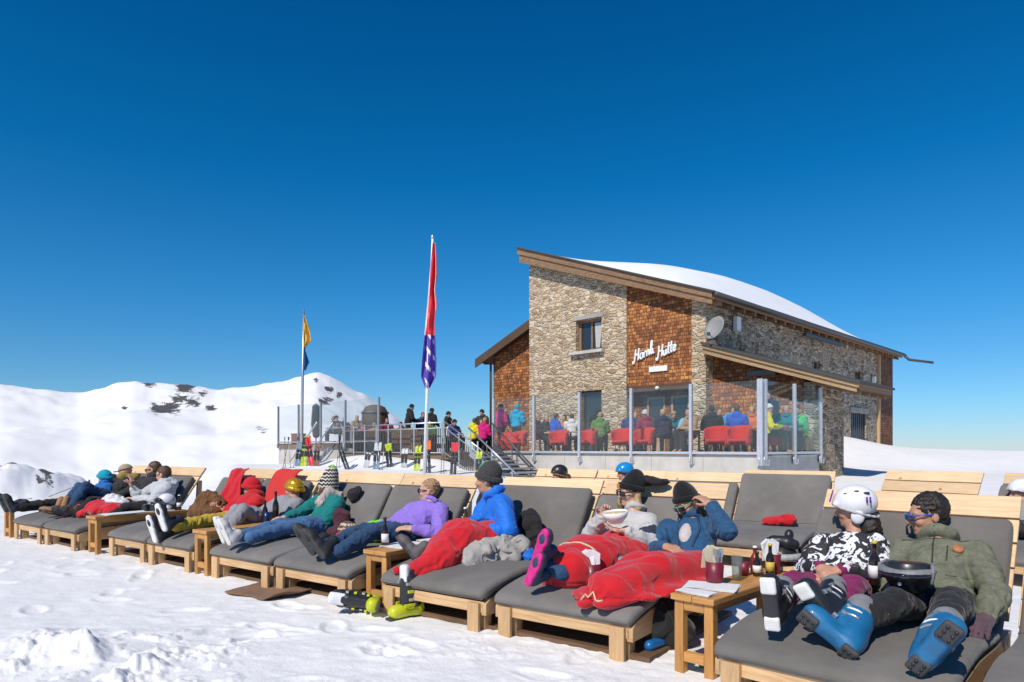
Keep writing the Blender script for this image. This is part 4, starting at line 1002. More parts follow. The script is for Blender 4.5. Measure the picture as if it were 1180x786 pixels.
def boot(name,he,to,kn,mats,parent,k=1.0,vox=.006,ski=True,shaft=.27,amp=.002):
    """ski boot or shoe: shell, cuff, sole pads, buckles"""
    he=v3(he);to=v3(to);ax=nrm(to-he); leg=v3(kn)-he; n=-nrm(leg-(leg@ax)*ax); s=np.cross(ax,n)
    L=.30*k; P=lambda x,y,z:he+ax*x*k+s*y*k-n*z*k       # x along sole, z up the shaft
    sd=SD(vox)
    if ski:
        sd.box(P(.145,0,.045),(.135*k,.046*k,.036*k),(ax,s,n),.03*k,.02); sd.ell(P(.215,0,.06),(.075*k,.050*k,.046*k),(ax,s,n),.03); sd.ell(P(.055,0,.09),(.062*k,.050*k,.09*k),(ax,s,n),.03)
        sd.chain([P(.075,0,.10),P(.085,0,.19),P(.105,0,shaft)],[.062*k,.066*k,.068*k],.03); sd.cap(P(.14,0,.12),P(.125,0,.22),.045*k,.045*k,.03)
    else:
        sd.chain([P(.03,0,.035),P(.12,0,.04),P(.20,0,.035),P(.24,0,.03)],[.034*k,.038*k,.042*k,.034*k],.03); sd.ell(P(.05,0,.06),(.05*k,.04*k,.05*k),(ax,s,n),.03); sd.chain([P(.06,0,.08),P(.065,0,shaft)],[.045*k,.047*k],.03)
    b=sd_obj(name,sd,mats[0],parent,amp,14,3)
    m=MB()
    if ski:
        for x0,x1 in ((-.004,.075),(.20,.292)):
            pd=SD(vox); pd.box(P((x0+x1)/2,0,.006),((x1-x0)/2*k,.040*k,.014*k),(ax,s,n),.012*k,.01); sd_obj('sole_pad',pd,mats[1],b)
            for i in range(3 if mats[1] is SOLE else 0):
                for q in (-1,1):
                    m=MB(); c_=P(x0+(x1-x0)*(.22+.28*i),.017*q,-.0085); m.lathe([(.0,.005),(.007,.004),(.008,0),(.008,-.004)],c_,(ax,s,n),8); m.build('tread_stud',BLACK,b,True,world=True)
        for i,(z,x) in enumerate(((.10,.12),(.15,.10),(.205,.10))):
            m=MB(); m.obox(P(x+.055,.02,z),(.012*k,.034*k,.008*k),(ax,s,n)); m.build('buckle',mats[2],b,world=True,bevel=.003)
        for z0_,x0_ in ((shaft-.075,.098),(shaft-.115,.092)):
            m=MB(); m.tube([P(x0_,0,z0_)+(ax*math.cos(t)+s*math.sin(t))*.0685*k for t in np.linspace(-1.6,1.6,12)],.0065*k,5); m.build('cuff_strap',WHITE if z0_>shaft-.1 else mats[2],b,True,world=True)
        cf=SD(vox); cf.cap(P(.10,0,shaft-.03),P(.112,0,shaft+.03),.071*k,.064*k); sd_obj('cuff',cf,mats[3] if len(mats)>3 else mats[1],b,.004,20,4)
    else:
        so=SD(vox); so.chain([P(.03,0,.008),P(.12,0,.008),P(.19,0,.008),P(.245,0,.010)],[.034*k,.034*k,.041*k,.033*k],.02); so.cut(P(0,0,.022),-n); so.cut(P(0,0,-.006),n); sd_obj('sole',so,mats[1],b)
    return b
def beanie(name,c,ax,mat,parent,k=1.0,tall=.0,back=.02,vox=.006,cuff=None,amp=.003,low=0):
    s,f,u=ax; H=lambda a,b,z:c+(s*a+f*b+u*z)*k
    sd=SD(vox); sd.ell(H(0,-.014,.036),np.array((.088,.107,.100))*k,ax,.02)
    if tall: sd.ell(H(0,-.014-back,.075+tall*.5),np.array((.072,.08,.07+tall*.5))*k,ax,.05)
    sd.cut(H(0,.08,.012+low),-u)
    pn=nrm(-u+f*.30); sd.p[-1]=SD(vox).cut(H(0,.07,.028+low),pn).p[0]
    h=sd_obj(name,sd,mat,parent,amp,30,2)
    cu=SD(vox); pts=[]
    for i in range(20):
        t=2*math.pi*i/20; x=.088*math.cos(t); y=-.014+.106*math.sin(t); z=.028+low-(.07-y)*.30+.010; pts.append(H(x,y,z))
    cu.chain(pts+[pts[0]],[.013*k]*21,.01)
    pts2=[p+u*.02*k for p in pts]; cu.chain(pts2+[pts2[0]],[.012*k]*21,.01)
    sd_obj('cuff',cu,cuff or mat,h,.0015,40,5)
    return h
def helmet(name,c,ax,mat,parent,dark,k=1.0,vox=.007,ears=True):
    s,f,u=ax; H=lambda a,b,z:c+(s*a+f*b+u*z)*k
    sd=SD(vox); sd.ell(H(0,-.015,.045),np.array((.108,.130,.112))*k,ax,.02); sd.cut(H(0,.10,.036),nrm(-u+f*.36)); sd.cap(H(-.06,.095,.045),H(.06,.095,.045),.016*k,None,.02)
    h=sd_obj(name,sd,mat,parent)
    if ears:
        for q in (-1,1):
            e=SD(vox); e.ell(H(.088*q,-.026,-.036),np.array((.020,.040,.048))*k,ax,.02); sd_obj('ear_pad',e,mat,h)
    rim=SD(vox); pts=[]
    for i in range(20):
        t=2*math.pi*i/20; x=.105*math.cos(t); y=-.015+.127*math.sin(t); z=.036-(.10-y)*.36; pts.append(H(x,y,z))
    rim.chain(pts+[pts[0]],[.008*k]*21,.01); sd_obj('rim',rim,dark,h)
    return h
def sunglasses(c,ax,fm,lm,parent,k=1.0,wrap=1.0):
    s,f,u=ax; H=lambda a,b,z:c+(s*a+f*b+u*z)*k
    m=MB(); m.tube([H(-.078,-.005,.012),H(-.076,.05,.014),H(-.060,.093,.014),H(-.02,.109,.016),H(0,.110,.016),H(.02,.109,.016),H(.060,.093,.014),H(.076,.05,.014),H(.078,-.005,.012)],.0048*k,6)
    g=m.build('sunglasses',fm,parent,True,world=True)
    for q in (-1,1):
        sd=SD(.004); a=nrm(s*1-f*.42*q*1.0) if q>0 else nrm(s+f*.42); b=np.cross(u,a)
        sd.box(H(.034*q,.103,.000),(.027*k,.006*k,.018*k),(a,b,u),.006*k,.01); sd_obj('lens',sd,lm,g)
    return g
def hair_short(c,ax,mat,parent,k=1.0,vox=.006,amp=.014,seed=1,front=.06,full=1.0):
    s,f,u=ax; H=lambda a,b,z:c+(s*a+f*b+u*z)*k
    sd=SD(vox); sd.ell(H(0,-.022,.044),np.array((.079*full,.092*full,.082*full))*k,ax,.02); sd.ell(H(0,-.045,-.01),np.array((.070,.050,.065))*k,ax,.03)
    sd.cut(H(0,front,.052),nrm(f*.72-u*.70)); 
    return sd_obj('hair',sd,mat,parent,amp,38,seed)
def person(fr,label,J,face,up=(0,0,1),skin=SKIN,det=1,vox=.007,group=None,top=None,legs=None,seatz=None,hl=None,hr=None,k=1.0,feet=True,collar=.0,hood=None,name='person',hem=0.0,topamp=.02,legamp=.02,bulk=0.0,lowerbody=True,trouser=1.0,fold=1.0):
    W={j:(fr.pt(*p) if fr is not None else v3(p)) for j,p in J.items()}
    D=(lambda v:fr.r*v[0]+fr.v*v[1]+v3((0,0,v[2]))) if fr is not None else v3
    pel,neck,hd=W['pel'],W['neck'],W['head']
    sL,sR=W['shL'],W['shR']; s=nrm(sL-sR); upv=nrm(neck-pel); fw=nrm(np.cross(s,upv)); s=np.cross(upv,fw)
    ax=head_axes(hd,D(face),D(up)); T=(s,fw,upv); Lt=np.linalg.norm(neck-pel)
    hw=.085*k
    hiL=W.get('hiL',pel+s*hw); hiR=W.get('hiR',pel-s*hw)
    base=v3((pel[0],pel[1],seatz if seatz is not None else pel[2]-.13))
    root=thing(name,label,'person',tuple(base),0,group)
    ch=lerp(pel,neck,.62); wa=lerp(pel,neck,.30)
    sd=SD(vox)
    sd.ell(pel,np.array((.155,.105,.115))*k,T,.05); sd.ell(wa,np.array((.130,.092,.13))*k,T,.06); sd.ell(ch,np.array((.150,.102,.13))*k,T,.06)
    sd.cap(sL,sR,.050*k,None,.05); sd.cap(neck-upv*.03,hd-ax[1]*.012-ax[2]*.055,.056*k,.050*k,.025)
    add_head(sd,hd,ax,k,det)
    for sh,el,ha in (('shL','elL','haL'),('shR','elR','haR')):
        if el in W:
            sd.chain([W[sh],lerp(W[sh],W[el],.5),W[el]],[.050*k,.045*k,.038*k],.03); sd.chain([W[el],lerp(W[el],W[ha],.35),W[ha]],[.039*k,.040*k,.026*k],.02)
            hp=(hl if sh=='shL' else hr) or {}
            if det:
                d=D(hp['d']) if 'd' in hp else W[ha]-W[el]; n=D(hp.get('n',(0,-.2,-1))); th=D(hp.get('t',(-1 if sh=='shL' else 1,-.3,.3)))
                add_hand(sd,W[ha],d,n,th,hp.get('c',.5),k)
            else: sd.cap(W[ha],W[ha]+nrm(W[ha]-W[el])*.10,.036*k,.03*k,.02)
    if lowerbody:
        for h,kn,an,to in ((hiL,'knL','anL','toL'),(hiR,'knR','anR','toR')):
            if kn in W:
                sd.chain([h,lerp(h,W[kn],.5),W[kn]],[.082*k,.072*k,.054*k],.04); sd.chain([W[kn],lerp(W[kn],W[an],.35),W[an]],[.053*k,.055*k,.036*k],.03)
                if to in W: sd.chain([W[an],lerp(W[an],W[to],.6),W[to]],[.038*k,.034*k,.026*k],.02)
    bd=sd_obj('body',sd,skin,root)
    W.update(root=root,ax=ax,fw=fw,s=s,up=upv,hiLw=hiL,hiRw=hiR,k=k)
    if top:
        mt=top; b=.021+bulk
        sj=SD(max(vox,.0078))
        sj.ell(lerp(pel,neck,.06+hem),np.array((.158+b,.108+b,.12))*k,T,.05); sj.ell(wa,np.array((.140+b,.100+b,.14))*k,T,.06); sj.ell(ch,np.array((.152+b,.102+b,.125+b*.3))*k,T,.06)
        sj.cap(lerp(sL,pel,.04),lerp(sR,pel,.04),(.046+b*.7)*k,None,.06)
        for sh,el,ha in (('shL','elL','haL'),('shR','elR','haR')):
            if el in W:
                we=lerp(W[el],W[ha],.93)
                sj.chain([W[sh],lerp(W[sh],W[el],.5),W[el]],[(.052+b)*k,(.050+b*.8)*k,(.044+b*.75)*k],.03); sj.chain([W[el],lerp(W[el],we,.5),we],[(.044+b*.75)*k,(.042+b*.7)*k,(.034+b*.5)*k],.02)
        if collar>0:
            cc=neck+upv*.015; nr=.068*k
            pts=[cc+(s*math.cos(t)*nr+fw*math.sin(t)*nr*1.05)+upv*(.02 if math.sin(t)<0 else -.01) for t in np.linspace(0,2*math.pi,17)]
            sj.chain(pts,[collar*k]*17,.03)
        if hood: sj.ell(neck-fw*.085*k-upv*.015,np.array((.12,.06,.085))*k,T,.05)
        sg=[(pel-upv*.10,neck,1.1,.45)]
        for sh,el,ha in (('shL','elL','haL'),('shR','elR','haR')):
            if el in W: sg+=[(W[sh],W[el],.55,1.25),(W[el],W[ha],1.25,.7)]
        W['top']=sd_obj('jacket',sj,mt,root,topamp*.75,11,int(abs(pel[0])*97)%50,(1,1,1),segs=sg,samp=topamp*.50*fold)
    if legs and lowerbody:
        sp=SD(max(vox,.0085)); sp.ell(pel,np.array((.168,.12,.12))*k,T,.05)
        for h,kn,an in ((hiL,'knL','anL'),(hiR,'knR','anR')):
            if kn in W:
                en=lerp(W[kn],W[an],trouser)
                sp.chain([h,lerp(h,W[kn],.5),W[kn]],[.096*k,.083*k,.066*k],.04); sp.chain([W[kn],lerp(W[kn],en,.4),en],[.066*k,.066*k,.060*k],.03)
        sg=[]
        for h,kn,an in ((hiL,'knL','anL'),(hiR,'knR','anR')):
            if kn in W: sg+=[(h,W[kn],1.1,.9),(W[kn],W[an],1.0,1.1)]
        W['legs']=sd_obj('trousers',sp,legs,root,legamp*.7,12,int(abs(pel[1])*77)%50,segs=sg or None,samp=legamp*.48)
    return W
def cap_hat(c,ax,mat,parent,k=1.0,vox=.008):
    s,f,u=ax; H=lambda a,b,z:c+(s*a+f*b+u*z)*k
    sd=SD(vox); sd.ell(H(0,-.014,.036),np.array((.086,.104,.090))*k,ax,.02); sd.cut(H(0,.06,.03),nrm(-u-f*.15)); sd.ell(H(0,.11,.030),np.array((.07,.07,.010))*k,ax,.01)
    return sd_obj('hat',sd,mat,parent)
# ---- materials
def pattern_bw(name):
    m,nt,b,N,L=nodes(name); vec=mapping(nt,'Object',(1,1,1)); f=noise(nt,vec,11,2.5,.45,1.6)
    L(ramp(nt,f,[(0,(.02,.02,.025)),(.485,(.02,.02,.025)),(.50,(.72,.72,.74)),(.62,(.72,.72,.74)),(.635,(.03,.03,.035))],'LINEAR'),b.inputs['Base Color']); b.inputs['Roughness'].default_value=.75
    bump(nt,b,noise(nt,vec,30,4),.25,.006); return m
def zigzag(name,c1,c2):
    m,nt,b,N,L=nodes(name); tc=N('ShaderNodeTexCoord'); sx=N('ShaderNodeSeparateXYZ'); L(tc.outputs['Object'],sx.inputs[0])
    a=N('ShaderNodeMath'); L(sx.outputs[0],a.inputs[0]); L(sx.outputs[1],a.inputs[1])
    pp=N('ShaderNodeMath'); pp.operation='PINGPONG'; L(a.outputs[0],pp.inputs[0]); pp.inputs[1].default_value=.018
    d=N('ShaderNodeMath'); d.operation='MULTIPLY_ADD'; L(pp.outputs[0],d.inputs[0]); d.inputs[1].default_value=1.0; L(sx.outputs[2],d.inputs[2])
    w2=N('ShaderNodeMath'); w2.operation='PINGPONG'; L(d.outputs[0],w2.inputs[0]); w2.inputs[1].default_value=.020
    L(ramp(nt,w2.outputs[0],[(0,c1),(.009,c2)],'CONSTANT'),b.inputs['Base Color']); b.inputs['Roughness'].default_value=.9; return m
def digi(name,c):
    m,nt,b,N,L=nodes(name); vec=mapping(nt); f=noise(nt,vec,14,6,.7); g=noise(nt,vec,90,3,.6)
    a=N('ShaderNodeMath'); a.operation='MULTIPLY_ADD'; L(g,a.inputs[0]); a.inputs[1].default_value=.5; L(f,a.inputs[2])
    L(ramp(nt,a.outputs[0],[(.5,scl(c,.62)),(.95,scl(c,1.35))]),b.inputs['Base Color']); b.inputs['Roughness'].default_value=.85
    bump(nt,b,noise(nt,vec,26,5,.6,.5),.3,.008); return m
OLIVE=digi('olive_jacket',(.135,.140,.095)); BW=pattern_bw('black_white_print')
BLACKC=cloth('black_cloth',(.018,.017,.018),.3); CHAR=cloth('charcoal_knit',(.05,.048,.048),.25,40,.95,.4,120)
PURP=cloth('berry_cloth',(.20,.015,.085),.2); BLUEB=plain('blue_shell',(.012,.135,.30),.42,0,.12,9,.2,.06); SOLE=plain('rubber_sole',(.05,.05,.052),.7,0,.2,30,0,.2); SOLEW=plain('white_sole',(.72,.71,.68),.6,0,.1,20,0,.1)
BLKSH=plain('black_shell',(.02,.02,.022),.35,0,.2,12,.2); GREYC=cloth('grey_cuff',(.20,.20,.215),.2,20)
TEALB=cloth('petrol_jacket',(.018,.075,.165),.25,8,.7,.3); KNITB=cloth('black_knit',(.012,.012,.013),.3,60,.95,.6,90,.012)
RED=cloth('red_fleece',(.52,.010,.018),.16,6,.9,.35,150,.007,.35); GREYS=cloth('light_grey_sweater',(.50,.49,.48),.12,8,.9,.3); NAVY=cloth('navy_panel',(.03,.035,.06),.2)
BLUEJ=cloth('bright_blue_jacket',(.008,.15,.62),.15,5,.6,.3); PURS=cloth('lilac_sweater',(.27,.17,.60),.10,5,.95,.25,150); JEANS=cloth('blue_jeans',(.055,.13,.27),.35,10,.85,.3,160); JEANS2=cloth('dark_jeans',(.022,.06,.13),.3,10,.85,.3,160)
TEAL=cloth('teal_sweater',(.006,.17,.16),.15,6,.9,.25); GREYJ=cloth('grey_jacket',(.27,.27,.29),.15,6,.8,.3); YEL=cloth('mustard_trousers',(.46,.32,.03),.18,6,.85,.3); REDH=cloth('red_hoodie',(.50,.015,.02),.15,6,.9,.3)
BROWN=cloth('brown_fur',(.16,.075,.028),.4,14,.95,.8,60,.02); TAN=cloth('tan_cloth',(.36,.28,.17),.2); DARKJ=cloth('dark_jacket',(.03,.027,.026),.3); SILV=cloth('silver_jacket',(.48,.49,.50),.12,6,.7,.3); KIDB=cloth('blue_kids_jacket',(.01,.13,.42),.2); KIDH=cloth('turquoise_hat',(.005,.30,.42),.2)
PINKS=plain('pink_sole',(.62,.02,.22),.6,0,.25,26,0,.2); WHITES=plain('white_shell',(.74,.74,.76),.4,0,.05,9,.3); PURPS=plain('purple_shell',(.12,.02,.28),.4)
HAIRD=plain('dark_hair',(.020,.013,.010),.5,0,.4,60,0,.5); HAIRB=plain('blond_hair',(.42,.27,.12),.55,0,.35,60,0,.5); HAIRW=plain('brown_hair',(.09,.045,.022),.55,0,.4,60,0,.5); HAIRS=plain('sandy_hair',(.36,.21,.11),.6,0,.35,60,0,.5)
LENSD=plain('dark_lens',(.012,.010,.014),.08,0,.1,5,.5); LENSB=plain('blue_lens',(.04,.05,.16),.08,.2,.1,5,.5); FRBL=plain('blue_frame',(.01,.13,.55),.3); FRGR=plain('green_frame',(.05,.42,.20),.3); FRBK=plain('black_frame',(.01,.01,.01),.3)
METALB=plain('buckle_metal',(.55,.55,.56),.35,.7)

F9,F8,F7,F6,F5,F4,F3,F2,F1=[BED[k] for k in '987654321']
# man in the olive jacket
w=person(F9,'man in olive jacket with blue sunglasses and blue ski boots','' or dict(head=(.675,1.35,.89),neck=(.725,1.35,.755),shR=(.58,1.25,.685),shL=(.93,1.27,.70),elR=(.53,1.04,.51),haR=(.645,.82,.50),elL=(1.05,1.06,.52),haL=(1.03,.90,.435),pel=(.79,1.0,.455),hiR=(.70,.97,.45),hiL=(.885,.97,.46),knR=(.71,.57,.51),anR=(.61,.23,.44),knL=(.95,.56,.52),anL=(.965,.20,.47)),
  (-.86,-.62,-.16),(.0,-.05,1),SKIN,top=OLIVE,legs=BLACKC,collar=.030,hood=True,topamp=.026,bulk=.002,trouser=.60,hl=dict(d=(.0,-.9,-.15),n=(0,0,-1),c=.55,t=(-1,0,0)),hr=dict(d=(.3,-.8,-.1),n=(0,0,-1),c=.6))
hair_short(w['head'],w['ax'],HAIRD,w['root'],1.03,.006,.017,4,.064,1.04); sunglasses(w['head'],w['ax'],FRBL,LENSB,w['root'])
ZIP=plain('dark_zip',(.035,.036,.028),.6); J_=w['top']; fw=w['fw']; tr=lambda u,v:lerp(w['pel'],w['neck'],v)+w['s']*u
seam(J_,'zip',[tr(.0,v) for v in np.linspace(-.12,1.0,16)],-fw,.0045,ZIP,J_)
seam(J_,'pocket_edge',[tr(.055+.02*v,v) for v in np.linspace(.42,.66,6)],-fw,.004,ZIP,J_)
for q in (-1,1): seam(J_,'pocket_flap',[tr(q*(.06+.09*t),.20+.05*t) for t in np.linspace(0,1,6)],-fw,.007,OLIVE,J_)
seam(J_,'yoke_seam',[tr(u,.80) for u in np.linspace(-.16,.16,12)],-fw,.004,ZIP,J_)
hh=proj(J_,tr(.115,.62)+fw*.6,-fw)
if hh:
    n_=hh[1]; e1=nrm(np.cross(n_,(0,0,1))); m=MB(); m.lathe([(.0,.012),(.024,.011),(.028,.006),(.028,-.02)],hh[0],(e1,np.cross(n_,e1),n_),20); m.build('leather_patch',plain('tan_leather',(.42,.16,.06),.6),J_,True,world=True)
gl=SD(.006); add_hand(gl,w['haL'],F9.dir(.0,-.9,-.15),(0,0,-1),F9.dir(-1,0,0),.55,1.22); sd_obj('glove',gl,cloth('plum_glove',(.10,.06,.075),.25,20),w['root'],.002,30)
for sd_,he,to,kn in (('R',(.665,.13,.315),(.455,.09,.475),'knR'),('L',(.915,.07,.335),(1.065,.01,.545),'knL')):
    boot('ski_boot',F9.pt(*he),F9.pt(*to),w[kn],[BLUEB,SOLE,METALB,GREYC],w['root'],1.02)
# woman in the printed jacket
w1=w
w=person(F9,'woman in white ski helmet, black and white print jacket and berry trousers',dict(head=(.27,1.35,.895),neck=(.285,1.35,.765),shR=(.13,1.22,.67),shL=(.44,1.22,.70),elR=(.10,1.03,.53),elL=(.52,1.04,.55),haR=(.255,.83,.60),haL=(.375,.83,.60),pel=(.32,1.0,.44),knR=(.20,.60,.53),knL=(.50,.60,.55),anR=(.275,.24,.46),anL=(.53,.26,.47)),
  (-.96,-.26,-.08),(.0,-.05,1),SKIN,top=BW,legs=PURP,collar=0,hood=False,topamp=.022,bulk=.006,trouser=.62,k=.93,hl=dict(d=(-.75,-.6,-.2),n=(-.3,.1,-1),c=.75,t=(0,.3,1)),hr=dict(d=(.75,-.6,-.2),n=(.3,.1,-1),c=.75,t=(0,.3,1)))
h=helmet('helmet',w['head'],w['ax'],WHITES,w['root'],plain('pale_rim',(.45,.45,.47),.5),.98)
s_,f_,u_=w['ax']; c=w['head']
for q in (-1,1):
    for k in range(3):
        vn=SD(.005); e=c+s_*(.070*q)+f_*(-.085+.055*k)+u_*(.118-.012*abs(k-1)); vn.ell(e,(.011,.020,.008),w['ax']); sd_obj('vent',vn,BLACK,h)
    for k in range(2):
        m=MB(); m.tube([c+s_*(.098*q)+f_*(-.085-.018*k)+u_*(.085),c+s_*(.100*q)+f_*(-.085-.018*k)+u_*(.050)],.006,5); m.build('buckle_mark',PURPS,h,True,world=True)
m=MB(); m.prism([(-.03,-.035),(.03,-.03),(.025,.02),(0,.045),(-.028,.02)],.008,c+f_*.112+u_*.085+s_*.02,(s_,nrm(u_-f_*.35),nrm(f_+u_*.35))); m.build('purple_emblem',PURPS,h,world=True)
hr_=SD(.008); hr_.chain([c-f_*.06-u_*.03,c-f_*.09-u_*.12+s_*.03,c-f_*.05-u_*.2+s_*.05],[.06,.055,.03],.03); sd_obj('hair',hr_,HAIRD,w['root'],.01,30)
for sh,el,ha in (('shL','elL','haL'),('shR','elR','haR')):
    cu=SD(.006); d=nrm(w[ha]-w[el]); cu.cap(w[ha]-d*.05,w[ha]-d*.005,.042,.038); sd_obj('sleeve_cuff',cu,PURP,w['root'],.003,30)
boot('ski_boot',F9.pt(.30,.10,.385),F9.pt(.30,.03,.665),w['knR'],[BLKSH,SOLEW,METALB,GREYC],w['root'],.94)
boot('ski_boot',F9.pt(.545,.20,.40),F9.pt(.435,.12,.60),w['knL'],[BLKSH,SOLEW,METALB,GREYC],w['root'],.94)
# woman in the petrol jacket
w=person(F8,'woman in black beanie and petrol blue jacket, one arm raised to her head',dict(head=(.875,1.33,.855),neck=(.935,1.33,.735),shR=(.77,1.20,.67),shL=(1.13,1.22,.72),elL=(1.29,1.03,.70),haL=(1.12,1.17,.865),elR=(.73,1.0,.52),haR=(.90,.86,.585),pel=(1.04,1.0,.45),knR=(.85,.55,.47),anR=(.78,.12,.43),knL=(.98,.54,.50),anL=(.90,.12,.43)),
  (-.34,-.86,-.40),(-.22,.0,1),SKIN,top=TEALB,collar=.024,hood=True,topamp=.028,bulk=.006,legs=None,k=.96,hl=dict(d=(-.8,.1,.55),n=(-.3,.3,-.9),c=.7,t=(0,-.8,.4)),hr=dict(d=(.9,-.35,-.1),n=(0,.3,-1),c=.35,t=(.2,.4,.8)))
beanie('beanie',w['head'],w['ax'],KNITB,w['root'],.94,.045,.0,amp=.004,low=.014); sunglasses(w['head'],w['ax'],FRGR,LENSD,w['root'])
c=w['head'];s_,f_,u_=w['ax']; hr_=SD(.007); hr_.chain([c+s_*.078-u_*.01,c+s_*.10-u_*.10,c+s_*.09-u_*.16+f_*.02],[.026,.032,.02],.02); hr_.chain([c-s_*.078-f_*.02,c-s_*.09-u_*.09],[.024,.022],.02); sd_obj('hair',hr_,HAIRW,w['root'],.006,40)
sh=SD(.008); q=lerp(w['pel'],w['neck'],.52)+w['fw']*.115; sh.ell(q-w['s']*.02-w['up']*.03,(.048,.030,.10),(w['s'],w['fw'],w['up']),.02); sd_obj('shirt',sh,cloth('pale_shirt',(.52,.46,.45),.15,25),w['root'],.004,20)
J_=w['top']; fw=w['fw']; tr=lambda u,v:lerp(w['pel'],w['neck'],v)+w['s']*u
for q in (-1,1): seam(J_,'jacket_edge',[tr(q*(.035+.05*(1-abs(v-.55)*2)),v) for v in np.linspace(.12,1.0,12)],-fw,.009,plain('petrol_edge',(.012,.04,.09),.6),J_)
W3=w
# woman with the bowl
w=person(F8,'woman in black beanie and light grey sweater eating from a white bowl',dict(head=(.375,1.36,.925),neck=(.42,1.35,.775),shR=(.25,1.22,.69),shL=(.60,1.22,.70),elR=(.22,1.0,.60),haR=(.36,.92,.755),elL=(.71,1.02,.57),haL=(.60,.845,.665),pel=(.56,1.02,.45),knR=(.38,.60,.50),anR=(.38,.20,.47),knL=(.50,.58,.52),anL=(.46,.2,.45)),
  (-.42,-.84,-.10),(.16,.1,1),SKIN2,top=GREYS,legs=JEANS2,topamp=.02,bulk=.010,collar=.016,k=.96,hl=dict(d=(-.75,-.5,.2),n=(-.1,-.2,1),c=.35,t=(-.2,-.4,.7)),hr=dict(d=(.55,-.15,.8),n=(.5,-.7,-.2),c=.9,t=(.2,-.6,.4)))
beanie('beanie',w['head'],w['ax'],KNITB,w['root'],.94,.045,.05,amp=.004,low=.014); sunglasses(w['head'],w['ax'],FRBK,LENSD,w['root'])
c=w['head'];s_,f_,u_=w['ax']; hr_=SD(.007)
hr_.chain([c-s_*.07-u_*.02,c-s_*.10-u_*.11,c-s_*.13-u_*.19],[.03,.045,.03],.02); hr_.chain([c+s_*.07-u_*.03-f_*.02,c+s_*.09-u_*.12,c+s_*.08-u_*.17],[.03,.04,.02],.02); sd_obj('hair',hr_,HAIRB,w['root'],.008,40,stretch=(1,1,.4))
m=MB(); m.prism([(-.016,-.014),(.016,-.014),(.016,.02),(0,.03),(-.016,.02)],.006,c+f_*.112+u_*.055,(s_,u_,f_)); m.build('emblem',plain('orange_patch',(.6,.25,.04),.6),w['root'],world=True)
bd=SD(.009); el,ha=w['elL'],w['haL']; bd.cap(lerp(w['shL'],el,.5),lerp(w['shL'],el,.72),.081,.08); sd_obj('sleeve_band',bd,NAVY,w['root'],.006,20)
W4=w
for he,to,kn in (((.33,.07,.52),(.43,.03,.70),'knR'),((.30,.02,.375),(.43,-.02,.585),'knL')):
    boot('shoe',F8.pt(*he),F8.pt(*to),w[kn],[plain('dark_blue_shoe',(.02,.05,.09),.6),PINKS],w['root'],.98,.006,False,.14)
# man in the bright blue jacket
w=person(F7,'man in bright blue jacket and grey beanie sitting up, looking left',dict(head=(.315,.99,1.0),neck=(.375,1.01,.875),shR=(.28,1.07,.805),shL=(.53,.92,.81),elR=(.24,.92,.62),haR=(.33,.70,.59),elL=(.655,.85,.605),haL=(.455,.70,.585),pel=(.52,.97,.44),knL=(.42,.58,.55),anL=(.40,.28,.40),knR=(.34,.62,.52),anR=(.26,.30,.40)),
  (-.93,-.36,-.06),(.08,0,1),SKIN,top=BLUEJ,legs=BLACKC,collar=.024,topamp=.024,bulk=.012,hl=dict(d=(-.9,-.3,-.1),n=(0,0,-1)),hr=dict(d=(.2,-.9,-.1),n=(0,0,-1)))
beanie('beanie',w['head'],w['ax'],CHAR,w['root'],1.02,.02,.03); c=w['head'];s_,f_,u_=w['ax']
hr_=SD(.007); hr_.ell(c-f_*.06-u_*.03,(.07,.045,.05),w['ax']); sd_obj('hair',hr_,HAIRD,w['root'],.004,40)
boot('shoe',F7.pt(.235,.20,.385),F7.pt(.12,.16,.52),F7.pt(.42,.45,.5),[plain('grey_shoe',(.10,.09,.09),.7),SOLE],w['root'],.95,.007,False,.14)
J_=w['top']; fw=w['fw']; tr=lambda u,v:lerp(w['pel'],w['neck'],v)+w['s']*u
seam(J_,'zip',[tr(0,v) for v in np.linspace(-.1,1.02,14)],-fw,.0045,plain('navy_zip',(.005,.04,.16),.5),J_)
sx_=w['s']; seam(J_,'pocket_zip',[tr(.10,v) for v in np.linspace(.15,.42,5)],-nrm(fw+sx_*.6),.004,plain('navy_zip',(.005,.04,.16),.5),J_)
W5=w
# man in the lilac sweater
w=person(F6,'man in lilac sweater, jeans and black shoes with sunglasses, lying back',dict(head=(.66,1.36,.85),neck=(.74,1.33,.735),shR=(.575,1.22,.665),shL=(.95,1.22,.685),elL=(1.13,1.0,.50),haL=(.99,.82,.545),elR=(.52,.98,.52),haR=(.60,.78,.55),pel=(.72,1.0,.475),knL=(.74,.57,.53),anL=(.78,.16,.41),knR=(.62,.57,.53),anR=(.62,.15,.44)),
  (-.86,-.48,.02),(.12,0,1),SKIN2,top=PURS,legs=JEANS2,topamp=.018,bulk=.006,collar=.012,vox=.008,hl=dict(d=(-.8,-.5,.1),n=(-.2,.3,-1),c=.5),hr=dict(d=(.1,-.9,0),n=(0,0,-1),c=.5))
hair_short(w['head'],w['ax'],HAIRS,w['root'],1.0,.007,.016,7,.07); sunglasses(w['head'],w['ax'],FRBK,LENSD,w['root'])
d=nrm(w['haL']-w['elL']); m=MB(); m.tube([w['haL']-d*.03+ .03*(math.cos(t)*nrm(np.cross(d,(0,0,1)))+math.sin(t)*nrm(np.cross(d,np.cross(d,(0,0,1))))) for t in np.linspace(0,2*math.pi,13)[:-1]],.007,5,closed=True); m.build('wristwatch',FRBK,w['root'],True,world=True)
fa=SD(.007); fa.chain([lerp(w['elL'],w['haL'],.2),w['haL']],[.045,.03]); sd_obj('bare_forearm',fa,SKIN2,w['top'])
